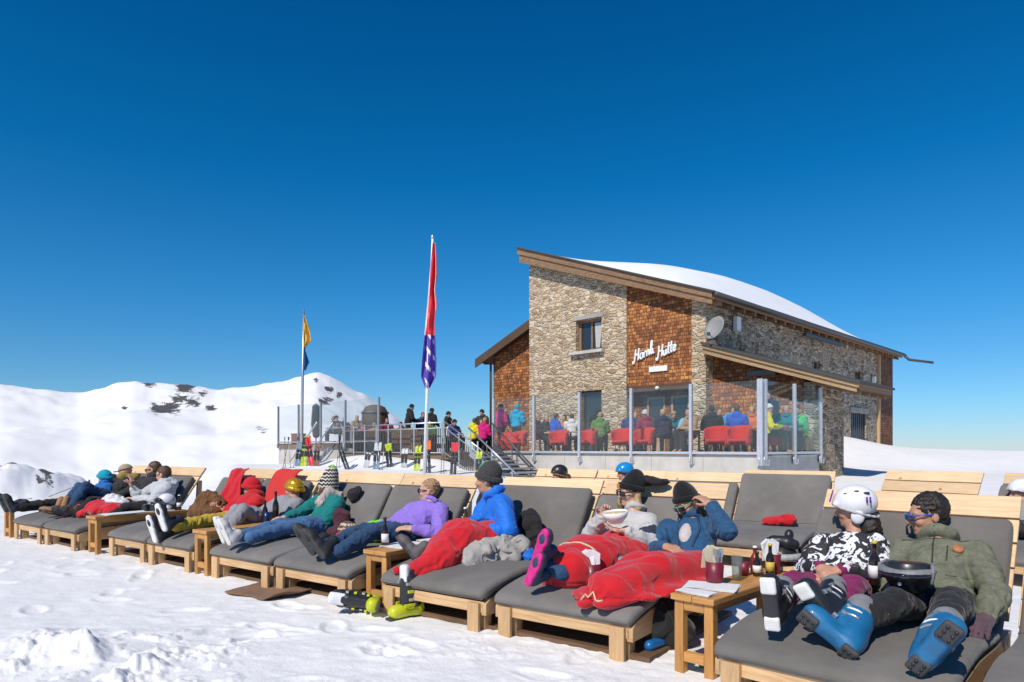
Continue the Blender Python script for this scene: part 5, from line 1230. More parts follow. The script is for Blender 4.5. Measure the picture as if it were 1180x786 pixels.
BKS=plain('black_shoe',(.02,.02,.022),.6)
for he,to,kn in (((.755,.02,.355),(.655,-.07,.53),'knL'),((.60,.03,.37),(.515,-.05,.54),'knR')):
    boot('shoe',F6.pt(*he),F6.pt(*to),w[kn],[BKS,SOLE],w['root'],1.12,.007,False,.15)
# woman in the teal sweater
w=person(F5,'woman in teal sweater and jeans with a zigzag knitted hat',dict(head=(.215,1.30,.835),neck=(.37,1.29,.735),shL=(.56,1.18,.69),shR=(.18,1.22,.68),elL=(.62,.98,.51),haL=(.36,.80,.51),elR=(.10,1.0,.54),haR=(.16,.80,.53),pel=(.50,1.0,.45),knL=(.54,.57,.47),anL=(.56,.14,.42),knR=(.42,.57,.49),anR=(.40,.14,.42)),
  (-.84,-.44,-.20),(.10,.05,.9),SKIN2,top=TEAL,legs=JEANS,topamp=.018,bulk=.004,vox=.009,hl=dict(d=(-.9,-.2,.1),n=(0,0,-1)),hr=dict(d=(-.2,-.9,0),n=(0,0,-1)))
zz=zigzag('zigzag_knit',(.03,.022,.02),(.62,.58,.50)); hax=head_axes(w['head'],F5.dir(-.85,-.40,.30),F5.dir(.42,.05,.9)); h=beanie('knitted_hat',w['head'],hax,zz,w['root'],1.08,.10,.0,vox=.008)
c=w['head'];s_,f_,u_=hax; pm=SD(.008); pm.ell(c+u_*.225-f_*.015,(.045,.045,.045)); sd_obj('pompom',pm,cloth('lime_wool',(.22,.52,.04),.3),h,.014,50)
hr_=SD(.008); hr_.chain([c-s_*.05-u_*.02,c-s_*.09-u_*.12,c-s_*.10-u_*.24],[.04,.05,.03],.02); hr_.chain([c+s_*.07-u_*.02,c+s_*.08-u_*.12,c+s_*.07-u_*.2],[.045,.05,.035],.02); sd_obj('hair',hr_,HAIRW,w['root'],.008,40,stretch=(1,1,.4))
sc_=SD(.009); nk=w['neck']; sc_.chain([nk+w['s']*.08,nk+w['fw']*.09-w['up']*.02,nk-w['s']*.07],[.04,.05,.045],.03); sc_.chain([nk+w['fw']*.09,nk+w['fw']*.13-w['up']*.2],[.05,.06],.03); sd_obj('scarf',sc_,cloth('pale_scarf',(.42,.36,.32),.35,25),w['root'],.016,22)
WSH=plain('white_shoe',(.55,.54,.52),.7)
for he,to,kn in (((.52,-.05,.36),(.46,-.12,.57),'knL'),((.36,-.02,.36),(.33,-.09,.58),'knR')):
    boot('shoe',F5.pt(*he),F5.pt(*to),w[kn],[WSH,SOLEW],w['root'],1.0,.009,False,.12)
# person in grey with yellow cap
w=person(F4,'person in grey jacket with shiny yellow and orange cap, reclining',dict(head=(.90,1.30,.785),neck=(.97,1.28,.675),shL=(1.10,1.20,.63),shR=(.76,1.20,.62),elL=(1.10,.98,.50),haL=(.92,.80,.50),elR=(.72,.98,.50),haR=(.80,.78,.52),pel=(.80,1.0,.45),knL=(.98,.60,.60),anL=(1.02,.40,.40),knR=(.82,.62,.58),anR=(.86,.42,.40)),
  (-.90,-.40,-.05),(.2,0,1),SKIN,top=GREYJ,legs=GREYJ,topamp=.02,bulk=.010,vox=.010)
cp=beanie('shiny_cap',w['head'],w['ax'],plain('shiny_gold',(.62,.33,.02),.25,.5,.35,20),w['root'],1.05,vox=.010)
# person in red hood and mustard trousers
w=person(F4,'person in red hood and mustard yellow trousers looking at a phone',dict(head=(.085,1.26,.775),neck=(.17,1.26,.67),shL=(.40,1.15,.62),shR=(.03,1.18,.61),elL=(.42,.95,.48),haL=(.18,.86,.53),elR=(-.02,.98,.49),haR=(.08,.82,.53),pel=(.28,1.0,.44),knL=(.38,.57,.45),anL=(.45,.14,.43),knR=(.26,.57,.44),anR=(.30,.14,.40)),
  (-.88,-.42,-.22),(.1,0,1),SKIN,top=REDH,legs=YEL,topamp=.02,bulk=.012,collar=.035,hood=True,vox=.009,hl=dict(d=(-.7,-.4,.4),n=(-.3,0,.9),c=.6),hr=dict(d=(.4,-.7,.4),n=(0,0,1),c=.6))
beanie('red_hat',w['head'],w['ax'],cloth('red_hat_cloth',(.52,.012,.02),.15),w['root'],1.06,vox=.008); sunglasses(w['head'],w['ax'],FRBK,LENSD,w['root'])
BSH=plain('black_boot',(.025,.028,.035),.6)
for he,to,kn in (((.50,-.01,.39),(.465,-.07,.63),'knL'),((.355,-.04,.26),(.33,-.10,.50),'knR')): boot('snow_boot',F4.pt(*he),F4.pt(*to),w[kn],[BSH,SOLEW],w['root'],1.12,.008,False,.18)
# group on the second and first loungers
w=person(F2,'person in silver grey jacket with brown hair and sunglasses, beside the papers',dict(head=(.87,1.18,.905),neck=(.95,1.18,.80),shL=(1.15,1.08,.74),shR=(.80,1.12,.73),elL=(1.18,.90,.58),haL=(.92,.78,.60),elR=(.74,.92,.60),haR=(.72,.85,.72),pel=(1.08,1.02,.47),knL=(1.08,.60,.50),anL=(1.12,.38,.40),knR=(.92,.58,.50),anR=(.92,.38,.40)),
  (-.85,-.5,-.15),(.05,0,1),SKIN2,top=SILV,legs=BLACKC,bulk=.014,collar=.02,hood=True,vox=.010)
hair_short(w['head'],w['ax'],HAIRW,w['root'],1.0,.009,.014,3); sunglasses(w['head'],w['ax'],FRBK,LENSD,w['root'])
w=person(F2,'man in dark jacket with short dark hair, hand at his chin',dict(head=(.38,1.28,.965),neck=(.42,1.28,.85),shL=(.60,1.18,.78),shR=(.24,1.2,.78),elL=(.62,.95,.62),haL=(.50,.95,.78),elR=(.18,.98,.62),haR=(.30,.8,.56),pel=(.54,1.04,.48),knL=(.58,.60,.52),anL=(.54,.38,.40),knR=(.34,.58,.52),anR=(.32,.40,.40)),
  (-.75,-.6,-.1),(.05,0,1),SKIN,top=DARKJ,legs=BLACKC,bulk=.012,collar=.03,hood=True,vox=.010)
hair_short(w['head'],w['ax'],HAIRW,w['root'],1.0,.009,.006,9,.06,.97); sunglasses(w['head'],w['ax'],FRBK,LENSD,w['root'])
w=person(F1,'person in tan sun hat, mustard scarf, jeans and tan boots, knees drawn up',dict(head=(.58,1.28,.905),neck=(.66,1.26,.80),shL=(.86,1.18,.74),shR=(.48,1.2,.74),elL=(.82,.96,.60),haL=(.66,1.0,.76),elR=(.44,.98,.6),haR=(.5,.8,.58),pel=(.84,1.0,.47),knL=(1.0,.58,.74),anL=(1.08,.34,.44),knR=(.84,.56,.72),anR=(.94,.32,.44)),
  (-.85,-.5,-.12),(.05,0,1),SKIN,top=DARKJ,legs=JEANS2,bulk=.012,vox=.010)
cap_hat(w['head'],w['ax'],TAN,w['root'],1.05); sx=SD(.01); nk=w['neck']; sx.chain([nk+w['s']*.08-w['fw']*.06+w['up']*.06,nk+w['fw']*.08,nk-w['s']*.08-w['fw']*.03+w['up']*.05,nk+w['s']*.08-w['fw']*.06+w['up']*.06],[.055]*4,.03); sd_obj('scarf',sx,cloth('mustard_scarf',(.34,.24,.06),.3,18),w['root'],.014,20)
for he,to,kn in (((1.10,.30,.36),(1.06,.16,.41),'knL'),((.95,.28,.36),(.88,.14,.41),'knR')): boot('boot',F1.pt(*he),F1.pt(*to),w[kn],[plain('tan_boot',(.30,.15,.06),.7),SOLE],w['root'],.95,.01,False,.24)
sv=SD(.01); sv.cap(lerp(w['elL'],w['haL'],.1),lerp(w['elL'],w['haL'],.8),.055,.05); sd_obj('sleeve',sv,cloth('lilac_cloth',(.30,.27,.55),.15),w['top'],.006,20)
w=person(F1,'child in turquoise hat and blue jacket sitting between the adults',dict(head=(.60,.98,.83),neck=(.64,.98,.745),shL=(.80,.93,.69),shR=(.52,.95,.69),elL=(.84,.80,.56),haL=(.66,.66,.56),elR=(.48,.8,.56),haR=(.50,.64,.56),pel=(.84,.90,.46),knL=(1.16,.58,.55),anL=(1.36,.36,.42),knR=(1.02,.56,.55),anR=(1.20,.32,.42)),
  (-.8,-.55,-.15),(.05,0,1),SKIN2,top=KIDB,legs=BLACKC,bulk=.016,k=.82,vox=.010,collar=.03)
beanie('hat',w['head'],w['ax'],KIDH,w['root'],.95,vox=.01)
for he,to,kn in (((1.37,.33,.36),(1.34,.20,.45),'knL'),((1.21,.29,.36),(1.17,.16,.45),'knR')): boot('boot',F1.pt(*he),F1.pt(*to),w[kn],[plain('grey_brown_boot',(.07,.055,.045),.7),SOLE],w['root'],.85,.01,False,.16)
# far-left legs: someone lying flat beyond
w=person(F1,'person lying flat in black clothes and black boots at the left end',dict(head=(-.05,1.34,.74),neck=(-.05,1.28,.64),shL=(.12,1.18,.58),shR=(-.18,1.2,.58),elL=(.14,.95,.46),haL=(.1,.75,.46),elR=(-.2,.95,.46),haR=(-.16,.75,.46),pel=(-.0,.95,.45),knL=(.04,.52,.46),anL=(.06,.12,.43),knR=(-.10,.52,.45),anR=(-.14,.10,.43)),
  (-.5,-.8,.2),(.1,.2,1),SKIN,top=DARKJ,legs=BLACKC,vox=.011)
beanie('hat',w['head'],w['ax'],BLACKC,w['root'],1.0,vox=.011)
for he,to,kn in (((.06,-.01,.36),(.04,-.10,.60),'knL'),((-.14,-.02,.36),(-.20,-.10,.58),'knR')): boot('boot',F1.pt(*he),F1.pt(*to),w[kn],[BSH,SOLE],w['root'],1.05,.01,False,.2)
# ================================================================== blankets and heaped clothes
def heap(name,label,cat,fr,parts,mat,amp=.02,scale=8,vox=.009,cuts=None,seed=0,stretch=(1,1,1),group=None,segs=None,samp=.016,freq=22.,skew=2.6,sharp=None):
    P0=fr.pt(*parts[0][0]); root=thing(name,label,cat,(P0[0],P0[1],.3),0,group)
    sd=SD(vox)
    for p in parts:
        if len(p)==2: sd.ell(fr.pt(*p[0]),p[1],(fr.r,fr.v,(0,0,1)),.05)
        else: sd.cap(fr.pt(*p[0]),fr.pt(*p[1]),p[2],p[3],.05)
    if segs is None:
        c0=fr.pt(*parts[0][0]); segs=[((c0-fr.r*.3),(c0+fr.r*.3),1,1)]; samp=amp*.7; freq=38.
    else: segs=[(fr.pt(*a),fr.pt(*b),w0,w1) for a,b,w0,w1 in segs]
    o=sd_obj('cloth',sd,mat,root,amp,scale,seed,stretch,segs=segs,samp=samp,freq=freq,skew=skew,sharp=sharp)
    return root
CREAM=cloth('cream_trim',(.62,.48,.30),.1)
b=heap('red_blanket','red fleece blanket wrapped round the legs of the woman in petrol blue','blanket',F8,[((1.05,.94,.445),(.22,.13,.105)),((1.13,.93,.44),(.99,.54,.465),.118,.118),((.99,.54,.465),(.90,.12,.40),.118,.10),((.97,.95,.44),(.85,.55,.455),.118,.115),((.85,.55,.455),(.80,.12,.395),.115,.095),
 ((.86,.12,.385),(.68,.07,.335),.07,.025),((.88,.12,.385),(.88,-.02,.345),.08,.03),((.86,.14,.385),(.76,-.03,.335),.06,.022),((1.02,.66,.385),(.29,.34,.035)),((.90,.30,.365),(.25,.26,.03)),((.76,.10,.35),(.13,.09,.02)),((.80,.55,.375),(.16,.25,.03))],RED,.012,6.5,.0085,seed=3,segs=[((1.07,.95,.46),(.93,.55,.46),.35,.7),((.93,.55,.46),(.85,.2,.42),.8,1.5),((.85,.2,.40),(.80,-.05,.36),2.0,2.0)],samp=.015,freq=23,skew=2.4)
hm=b.children[0]
seam(hm,'hem',[F8.pt(.70+.024*i,-.005-.012*i%.03,.36) for i in range(9)],v3((0,.3,-1)),.007,CREAM,hm)
b=heap('red_blanket','red fleece blanket with cream seam over the lap of the woman with the bowl','blanket',F8,[((.52,.98,.49),(.23,.13,.12)),((.62,.95,.48),(.51,.58,.50),.15,.15),((.51,.58,.50),(.47,.32,.46),.15,.135),((.48,.95,.48),(.39,.60,.49),.15,.15),((.39,.60,.49),(.38,.32,.46),.15,.14),((.42,.50,.38),(.27,.25,.03)),((.60,.75,.385),(.22,.25,.03)),((.36,.55,.38),(.31,.32,.36),.10,.07),((.72,.95,.43),(.82,.78,.38),.08,.025),((.46,.95,.55),(.52,.82,.585),.09,.07)],RED,.012,7,.0085,seed=9,segs=[((.54,1.0,.50),(.45,.60,.5),1.3,.9),((.45,.6,.5),(.42,.3,.48),.8,1.1)],samp=.014,freq=26,skew=2.0)
hm=b.children[0]
seam(hm,'seam',[F8.pt(.20+.40*t,.43+.02*math.sin(t*6),.6) for t in np.linspace(0,1,14)],v3((0,.1,-1)),.008,CREAM,hm)
seam(hm,'seam',[F8.pt(.24,.40,.60-.26*t) for t in np.linspace(0,1,10)],F8.dir(1,.25,0),.008,CREAM,hm)
kh=heap('knitted_hat','turquoise patterned knit hat lying between the two women','hat',F8,[((.60,.62,.47),(.10,.08,.075)),((.66,.66,.46),(.06,.06,.06))],zigzag('turquoise_knit',(.01,.22,.30),(.25,.55,.6)),.012,20,.008,seed=2)
b=heap('red_blanket','red blanket hanging from the knees of the man in bright blue onto the cushion','blanket',F7,[((.50,.90,.50),(.21,.15,.13)),((.50,.85,.50),(.40,.58,.54),.165,.155),((.40,.58,.54),(.38,.32,.42),.155,.14),((.38,.34,.40),(.34,.12,.345),.14,.06),((.34,.16,.35),(.18,.05,.335),.07,.025),((.34,.78,.52),(.30,.58,.56),.12,.125),((.30,.58,.55),(.28,.36,.44),.12,.09)],RED,.016,7,.0085,seed=14,segs=[((.50,.95,.5),(.4,.58,.54),.6,.9),((.4,.58,.54),(.36,.2,.38),1.1,1.6)],samp=.012,freq=20,skew=2.0)
heap('grey_blanket','crumpled grey fleece blanket on the red blanket of the man in blue','blanket',F7,[((.60,.62,.46),(.11,.13,.09)),((.66,.76,.46),(.72,.88,.47),.10,.08),((.58,.5,.42),(.60,.44,.40),.10,.08),((.64,.6,.40),(.76,.75,.38),.07,.05)],cloth('grey_fleece',(.36,.34,.32),.15,8,.95,.4),.034,9,.008,seed=21)
heap('blue_bag','small bright blue bag on the cushion behind the man in blue','bag',F7,[((.76,.92,.42),(.07,.09,.075)),((.82,.9,.40),(.05,.06,.05))],BLUEJ,.02,12,.008,seed=5)
heap('black_jacket','black padded jacket heaped behind the back of the man in blue','jacket',F7,[((.66,1.14,.56),(.13,.07,.20)),((.74,1.12,.48),(.08,.07,.12))],BLACKC,.022,10,.009,seed=6)
heap('black_backpack','black backpack leaning on the backrest left of the man in blue','backpack',F7,[((.10,1.24,.72),(.11,.07,.20)),((.06,1.20,.58),(.10,.09,.11))],BLACKC,.018,10,.009,seed=8)
heap('green_jacket','fluorescent green jacket heaped beside the jeans of the lilac sweater man','jacket',F6,[((.30,.98,.46),(.16,.12,.10)),((.40,1.02,.47),(.10,.1,.1))],cloth('fluo_green',(.16,.62,.03),.2),.024,11,.009,seed=4)
heap('red_scarf','crumpled red cloth on the cushion left of the fluorescent green jacket','cloth',F6,[((.12,.80,.41),(.14,.12,.06)),((.24,.82,.41),(.10,.1,.05))],RED,.022,11,.009,seed=5)
heap('printed_hat','brown and cream patterned hat beside the crumpled red cloth','hat',F6,[((-.04,.92,.45),(.11,.09,.09))],zigzag('leopard_knit',(.10,.06,.04),(.5,.42,.32)),.012,22,.009,seed=6)
heap('dark_jacket','dark wine coloured jacket under the woman in the teal sweater','jacket',F5,[((.70,1.10,.50),(.13,.09,.14)),((.80,1.0,.40),(.15,.12,.06))],cloth('wine_cloth',(.07,.02,.03),.4),.024,11,.010,seed=7)
heap('black_cushion','black padded hood sticking up behind the teal sweater','jacket',F5,[((.62,1.33,.76),(.08,.04,.07)),((.68,1.36,.81),(.04,.03,.05))],BLACKC,.018,12,.010,seed=7)
heap('brown_coat','brown fur coat heaped at the left of the mustard trousers','coat',F3,[((.50,1.02,.55),(.17,.17,.18)),((.62,.92,.46),(.17,.15,.10)),((.42,.95,.46),(.14,.15,.11)),((.66,1.05,.56),(.10,.1,.13))],BROWN,.034,9,.011,seed=8)
def drape(name,label,fr,a0,a1,b0,z0,b1,z1,mat,seed,amp=.012):
    """cloth hung over a backrest: a sheet lying on the slope with ripples"""
    c=fr.pt((a0+a1)/2,b0,z0); root=thing(name,label,'blanket',tuple(c))
    n,k=22,26; V=[]
    for j in range(k+1):
        f=j/k
        for i in range(n+1):
            u=i/n; a=a0+(a1-a0)*u+.05*math.sin(f*4+seed)-.10*(f-.5)
            b=b0+(b1-b0)*f; z=z0+(z1-z0)*f
            rp=amp*(math.sin(u*11+f*3+seed)+.6*math.sin(u*23-f*5+seed*2)+.5*math.sin(f*9+u*3))
            if f>.93: z-=(f-.93)*.15; b+=(f-.93)*.5
            V.append(fr.pt(a,b-.82*(rp+.02),z+.57*(rp+.02)))
    F=np.array([(j*(n+1)+i,j*(n+1)+i+1,(j+1)*(n+1)+i+1,(j+1)*(n+1)+i) for j in range(k) for i in range(n)])
    o=mesh_obj('cloth',V,F,mat,root); s=o.modifiers.new('thick','SOLIDIFY'); s.thickness=.012; s.offset=0
    return root
drape('red_blanket','red blanket thrown over the backrest above the red-hooded person',F3,.36,.72,1.20,.56,1.50,1.0,RED,1,.016)
drape('red_blanket','bright red blanket spread over the backrest beside the shiny gold cap',F4,.34,.80,1.22,.58,1.53,1.01,cloth('bright_red',(.55,.03,.025),.1,6),2,.006)
heap('red_blanket','red blanket bunched beside the turquoise-hatted child','blanket',F1,[((1.16,.50,.42),(.13,.16,.10)),((1.26,.45,.40),(.10,.1,.08)),((1.08,.36,.40),(.09,.12,.09))],RED,.024,10,.011,seed=3)
heap('red_blanket','red blanket over the dark trousers behind the papers table','blanket',F2,[((.50,.52,.47),(.20,.17,.11)),((.72,.48,.46),(.20,.17,.10)),((.98,.50,.47),(.16,.16,.10)),((.40,.40,.40),(.14,.12,.06))],RED,.024,10,.011,seed=13)
heap('white_towel','crumpled white towel lying on the red blanket of the left group','towel',F2,[((.50,.68,.58),(.17,.12,.07)),((.72,.64,.57),(.17,.12,.06)),((.92,.60,.55),(.09,.1,.05))],cloth('white_towelling',(.66,.66,.66),.06),.024,11,.011,seed=4)
heap('red_bag','flat red bag lying on the seat of the tall second-row lounger','bag',BED['A'],[((.62,.98,.44),(.17,.09,.05)),((.72,1.0,.47),(.08,.07,.06)),((.52,.96,.42),(.1,.08,.035))],RED,.014,14,.010,seed=4)
# ================================================================== things on the tables
CLEAR=glassmat('drinking_glass',(.80,.84,.82),.12); BROWNG=plain('brown_bottle_glass',(.022,.010,.005),.08,0,.2,6,.3,0,.6); GREENG=plain('olive_bottle_glass',(.05,.06,.012),.1,0,.2,6,.3,0,.6)
BURG=plain('burgundy_plastic',(.17,.012,.028),.45,0,.1,8,.1); PAPER=plain('paper',(.74,.74,.75),.8,0,.04,30,0,.1); SAUCE=plain('ketchup_red',(.22,.02,.012),.3)
def bottle(pos,label,mat,h=.23,r=.03,capm=None,labm=None,name='bottle'):
    t=thing(name,label,'bottle',tuple(pos))
    m=MB(); m.lathe([(r*.9,0),(r,.006),(r,h*.55),(r*.85,h*.64),(r*.42,h*.76),(r*.40,h*.97),(r*.48,h*.98),(r*.48,h)],pos,seg=14); m.build('glass_body',mat,t,True,world=True)
    if capm: m=MB(); m.lathe([(r*.5,h*.965),(r*.52,h),(r*.4,h+.008),(0,h+.008)],pos,seg=12); m.build('cap',capm,t,True,world=True)
    if labm: m=MB(); m.lathe([(r+.0012,h*.16),(r+.0012,h*.46)],pos,seg=14); m.build('paper_label',labm,t,True,world=True)
    return t
def pot(pos,label,napkins=True,cutlery=True,h=.125,r=.055,seed=1,pages=PAPER):
    rr=random.Random(seed); t=thing('cutlery_pot',label,'pot',tuple(pos))
    m=MB(); m.lathe([(r*.86,0),(r*.9,.004),(r,h),(r*.95,h),(r*.85,.01),(0,.01)],pos,seg=22); m.build('pot_body',BURG,t,True,world=True)
    if napkins:
        for k in range(5):
            m=MB(); a=rr.uniform(-.5,.5); c=v3(pos)+v3((rr.uniform(-.02,.02)-.012,rr.uniform(-.02,.02)+.012,h+.035)); 
            m.prism([(-.045,-.08),(.045,-.08),(.05,.035),(.0,.062),(-.048,.03)],.004,c,((math.cos(a),math.sin(a),.0),(rr.uniform(-.3,.1),rr.uniform(-.2,.2),1),(-math.sin(a),math.cos(a),0))); m.build('napkin',pages,t,world=True)
    if cutlery:
        for k in range(7):
            c=v3(pos)+v3((.018+rr.uniform(-.025,.025),-.014+rr.uniform(-.02,.02),h*.6)); d=nrm((rr.uniform(-.2,.35),rr.uniform(-.25,.2),1)); 
            m=MB(); m.tube([c,c+d*.085],.004,5); m.obox(c+d*.105,(.009,.003,.024),(nrm(np.cross(d,(0,1,0))),np.cross(d,nrm(np.cross(d,(0,1,0)))),d)); m.build('cutlery',METALB,t,world=True)
    return t
def papers(fr,a,b,z,w,l,rot,label,n=3):
    t=thing('paper_menu',label,'menu',tuple(fr.pt(a,b,z)))
    for k in range(n):
        an=fr.ang()+rot+k*.05; m=MB(); m.obox(fr.pt(a,b,z+.003+k*.0042),(w/2,l/2,.0016),((math.cos(an),math.sin(an),0),(-math.sin(an),math.cos(an),0),(0,0,1))); m.build('sheet',PAPER,t,world=True)
    m=MB()
    for r_ in range(5):
        an=fr.ang()+rot+.1; u=v3((math.cos(an),math.sin(an),0)); q=v3((-math.sin(an),math.cos(an),0)); m.obox(fr.pt(a,b,z+.0045+n*.0042)+q*(l*.32-l*.14*r_)-u*w*.05*(r_%2),(w*.36-.02*(r_%3),l*.016,.0006),(u,q,(0,0,1)))
    return t
T4=TAB[4]; z=.451
papers(T4,.10,.30,z,.30,.20,.25,'large white paper menu under the burgundy cutlery pot on the nearest table')
papers(T4,.115,.09,z,.21,.10,-.06,'small white folded menu at the front edge of the nearest table')
pot(T4.pt(.065,.40,z+.014),'burgundy pot with cutlery and cream napkins on the nearest table',pages=plain('cream_napkin',(.66,.58,.42),.8,0,.05,30,0,.1))
def tumbler(pos,label,mat,h=.13,r=.032,fill=None,name='glass'):
    t=thing(name,label,'glass',tuple(pos)); m=MB(); m.lathe([(r*.82,0),(r,h),(r*.93,h),(r*.76,.012),(0,.012)],pos,seg=18); m.build('glass_wall',mat,t,True,world=True)
    if fill: m=MB(); m.lathe([(r*.74,.014),(r*.9,h*.8),(0,h*.8)],pos,seg=18); m.build('drink',fill,t,True,world=True)
    return t
tumbler(T4.pt(.10,.62,z),'tall clear glass on the nearest table behind the burgundy pot',CLEAR,.15,.034)
tumbler(T4.pt(.06,.80,z),'dark red tumbler with white rim on the nearest table',BURG,.085,.036,SAUCE,'tumbler')
bottle(T4.pt(.13,.84,z),'small brown sauce bottle with a pale label on the nearest table',BROWNG,.15,.026,BLACK,PAPER)
bottle(T4.pt(.19,.90,z),'dark bottle with yellow label among the sauces',BROWNG,.20,.027,plain('yellow_cap',(.6,.42,.03),.4),plain('yellow_label',(.6,.45,.08),.6))
pot(T4.pt(.17,1.0,z),'tall burgundy pot holding white rolled napkins',True,False,.13,.045,5)
bottle(T4.pt(.07,.94,z),'red ketchup bottle with a white lid beside the dark tumbler',SAUCE,.17,.03,WHITE,None)
def ski_helmet(pos,ax,label,mat,band=None,k=1.0,name='ski_helmet',vox=.008):
    t=thing(name,label,'helmet',tuple(pos)); c=v3(pos)+v3((0,0,.09*k)); h=helmet('shell',c,ax,mat,t,BLACK,k,vox,True)
    if band is not None:
        s,f,u=ax; g=SD(.008); g.chain([c+s*q*k+f*(.118-.5*q*q*4)*k+u*.06*k for q in (-.09,-.045,0,.045,.09)],[.030*k]*5,.02); gg=sd_obj('goggles',g,band,t)
        l=SD(.008); l.chain([c+s*q*k+f*(.130-.5*q*q*4)*k+u*.06*k for q in (-.07,-.035,0,.035,.07)],[.024*k]*5,.02); sd_obj('lens',l,LENSD,gg)
    return t
Hax=lambda f,u=(0,0,1):(lambda a:(a[0],a[1],a[2]))(head_axes(v3((0,0,0)),v3(f),v3(u)))
GREYSH=plain('grey_shell',(.40,.40,.41),.4,0,.1,9,.2)
t=thing('ski_helmet','black helmet with grey band and goggles at the far end of the nearest table','helmet',tuple(T4.pt(.16,1.16,z)))
hx=Hax((-.55,-.8,.0)); c=T4.pt(.16,1.16,z+.085); sd=SD(.007); sd.ell(c,(.105,.125,.105),hx,.02); sd.cut(c+v3((0,0,-.045)),(0,0,-1)); h_=sd_obj('shell',sd,BLKSH,t)
sd=SD(.007); sd.chain([c+hx[0]*.108*math.cos(q)+hx[1]*.128*math.sin(q)+v3((0,0,.015)) for q in np.linspace(R(-20),R(200),14)],[.022]*14,.015); sd_obj('band',sd,GREYSH,h_)
sd=SD(.007); sd.chain([c+hx[0]*q+hx[1]*(.05-.5*q*q*3)+v3((0,0,.115-abs(q)*.2)) for q in (-.085,-.04,0,.04,.085)],[.035,.042,.034,.042,.035],.02); sd.ell(c+hx[0]*.045+v3((0,0,.155)),(.03,.035,.04),hx,.02); g_=sd_obj('goggles',sd,BLACK,h_)
m=MB(); m.tube([c+hx[0]*.10+v3((0,0,.09)),c+hx[0]*.13-hx[1]*.04+v3((0,0,.0)),c+hx[0]*.22-hx[1]*.10+v3((0,0,-.06))],.010,6); m.build('strap',BLACKC,g_,True,world=True)
t=thing('ski_helmet','upturned black ski helmet with grey goggles in the lap of the man in olive','helmet',tuple(F9.pt(.745,.74,.50)))
hx=Hax(F9.dir(-.10,-1,.0),F9.dir(0,.15,1)); c=F9.pt(.735,.74,.645); sd=SD(.006); up_=hx[2]
sd.ell(c,(.112,.128,.118),hx,.02); sd.ell(c+up_*.03,(.092,.106,.10),hx,.01,'-'); sd.cut(c+up_*.050,nrm(up_-hx[1]*.12)); h_=sd_obj('shell',sd,BLKSH,t)
sd=SD(.006); sd.ell(c+up_*.012,(.097,.112,.09),hx,.01); sd.ell(c+up_*.035,(.080,.094,.09),hx,.01,'-'); sd.cut(c+up_*.042,up_); sd_obj('liner',sd,plain('wine_liner',(.075,.025,.022),.9),h_)
sd=SD(.006); sd.chain([c+hx[0]*.120*math.cos(q)+hx[1]*.136*math.sin(q)+up_*(.018-.012*math.sin(q)) for q in np.linspace(R(5),R(175),14)],[.012,.015,.018,.020,.020,.020,.018,.018,.020,.020,.020,.018,.015,.012],.015); g_=sd_obj('goggles',sd,plain('dark_grey_shell',(.20,.20,.205),.5,0,.15,9,.1),h_)
sd=SD(.006); sd.chain([c+hx[0]*.126*math.cos(q)+hx[1]*.144*math.sin(q)+up_*(.006-.012*math.sin(q)) for q in np.linspace(R(30),R(150),10)],[.018]*10,.015); sd_obj('lens',sd,LENSD,g_)
for q in (-1,1):
    m=MB(); m.tube([c+hx[0]*.105*q+hx[1]*.0+up_*.05,c+hx[0]*.125*q+hx[1]*.05+up_*.035,c+hx[0]*.122*q+hx[1]*.06-up_*.04],.009,6); m.build('strap',GREYC,h_,True,world=True)
m=MB(); m.lathe([(0,.004),(.009,.003),(.01,0)],c+hx[1]*.128-up_*.045,(hx[0],hx[2],hx[1]),10); m.build('badge',WHITE,h_,True,world=True)
bottle(F9.pt(.535,.86,.535),'brown beer bottle with yellow collar between the couple in ski boots',BROWNG,.23,.030,plain('yellow_cap',(.6,.42,.03),.4),PAPER)
# white bowl in the hand, burgundy pot on the cushion
t=thing('white_bowl','white bowl held in the hand of the woman in the grey sweater','bowl',tuple(F8.pt(.54,.82,.73))); m=MB(); c=F8.pt(.54,.82,.73)
m.lathe([(.0,0),(.045,.0),(.05,.006),(.085,.045),(.100,.085),(.094,.085),(.078,.045),(.045,.012),(0,.012)],c,(nrm((1,.15,.12)),nrm((-.15,1,.05)),nrm((-.12,-.05,1))),28); m.build('bowl_body',plain('white_porcelain',(.78,.77,.75),.2,0,.02,9,.3),t,True,world=True)
m=MB(); m.lathe([(0,.072),(.05,.078),(.086,.072)],c,(nrm((1,.15,.12)),nrm((-.15,1,.05)),nrm((-.12,-.05,1))),18); m.build('food',plain('pasta',(.66,.52,.28),.6,0,.3,40),t,True,world=True)
pot(F8.pt(.60,.36,.352),'burgundy pot with crumpled white napkins standing on the lounger between the women',True,False,.15,.056,8)
# table 3
T3=TAB[3]
papers(T3,.12,.34,z,.24,.34,.1,'white paper menus on the table beside the lilac sweater man'); papers(T3,.14,.72,z,.21,.28,-.2,'white tray paper in the middle of the table beside the lilac sweater man')
bottle(T3.pt(.045,.20,z),'dark brown bottle with pale label on the table by the lilac sweater man',BROWNG,.24,.030,BLACK,PAPER)
bottle(T3.pt(.19,1.06,z),'olive green wine bottle with white top between lilac and blue men',GREENG,.27,.034,WHITE,None)
tumbler(T3.pt(.05,.98,z),'pale beige cup on the table beside the olive green bottle',plain('beige_cup',(.55,.40,.25),.5),.08,.038,BROWNG,'cup')
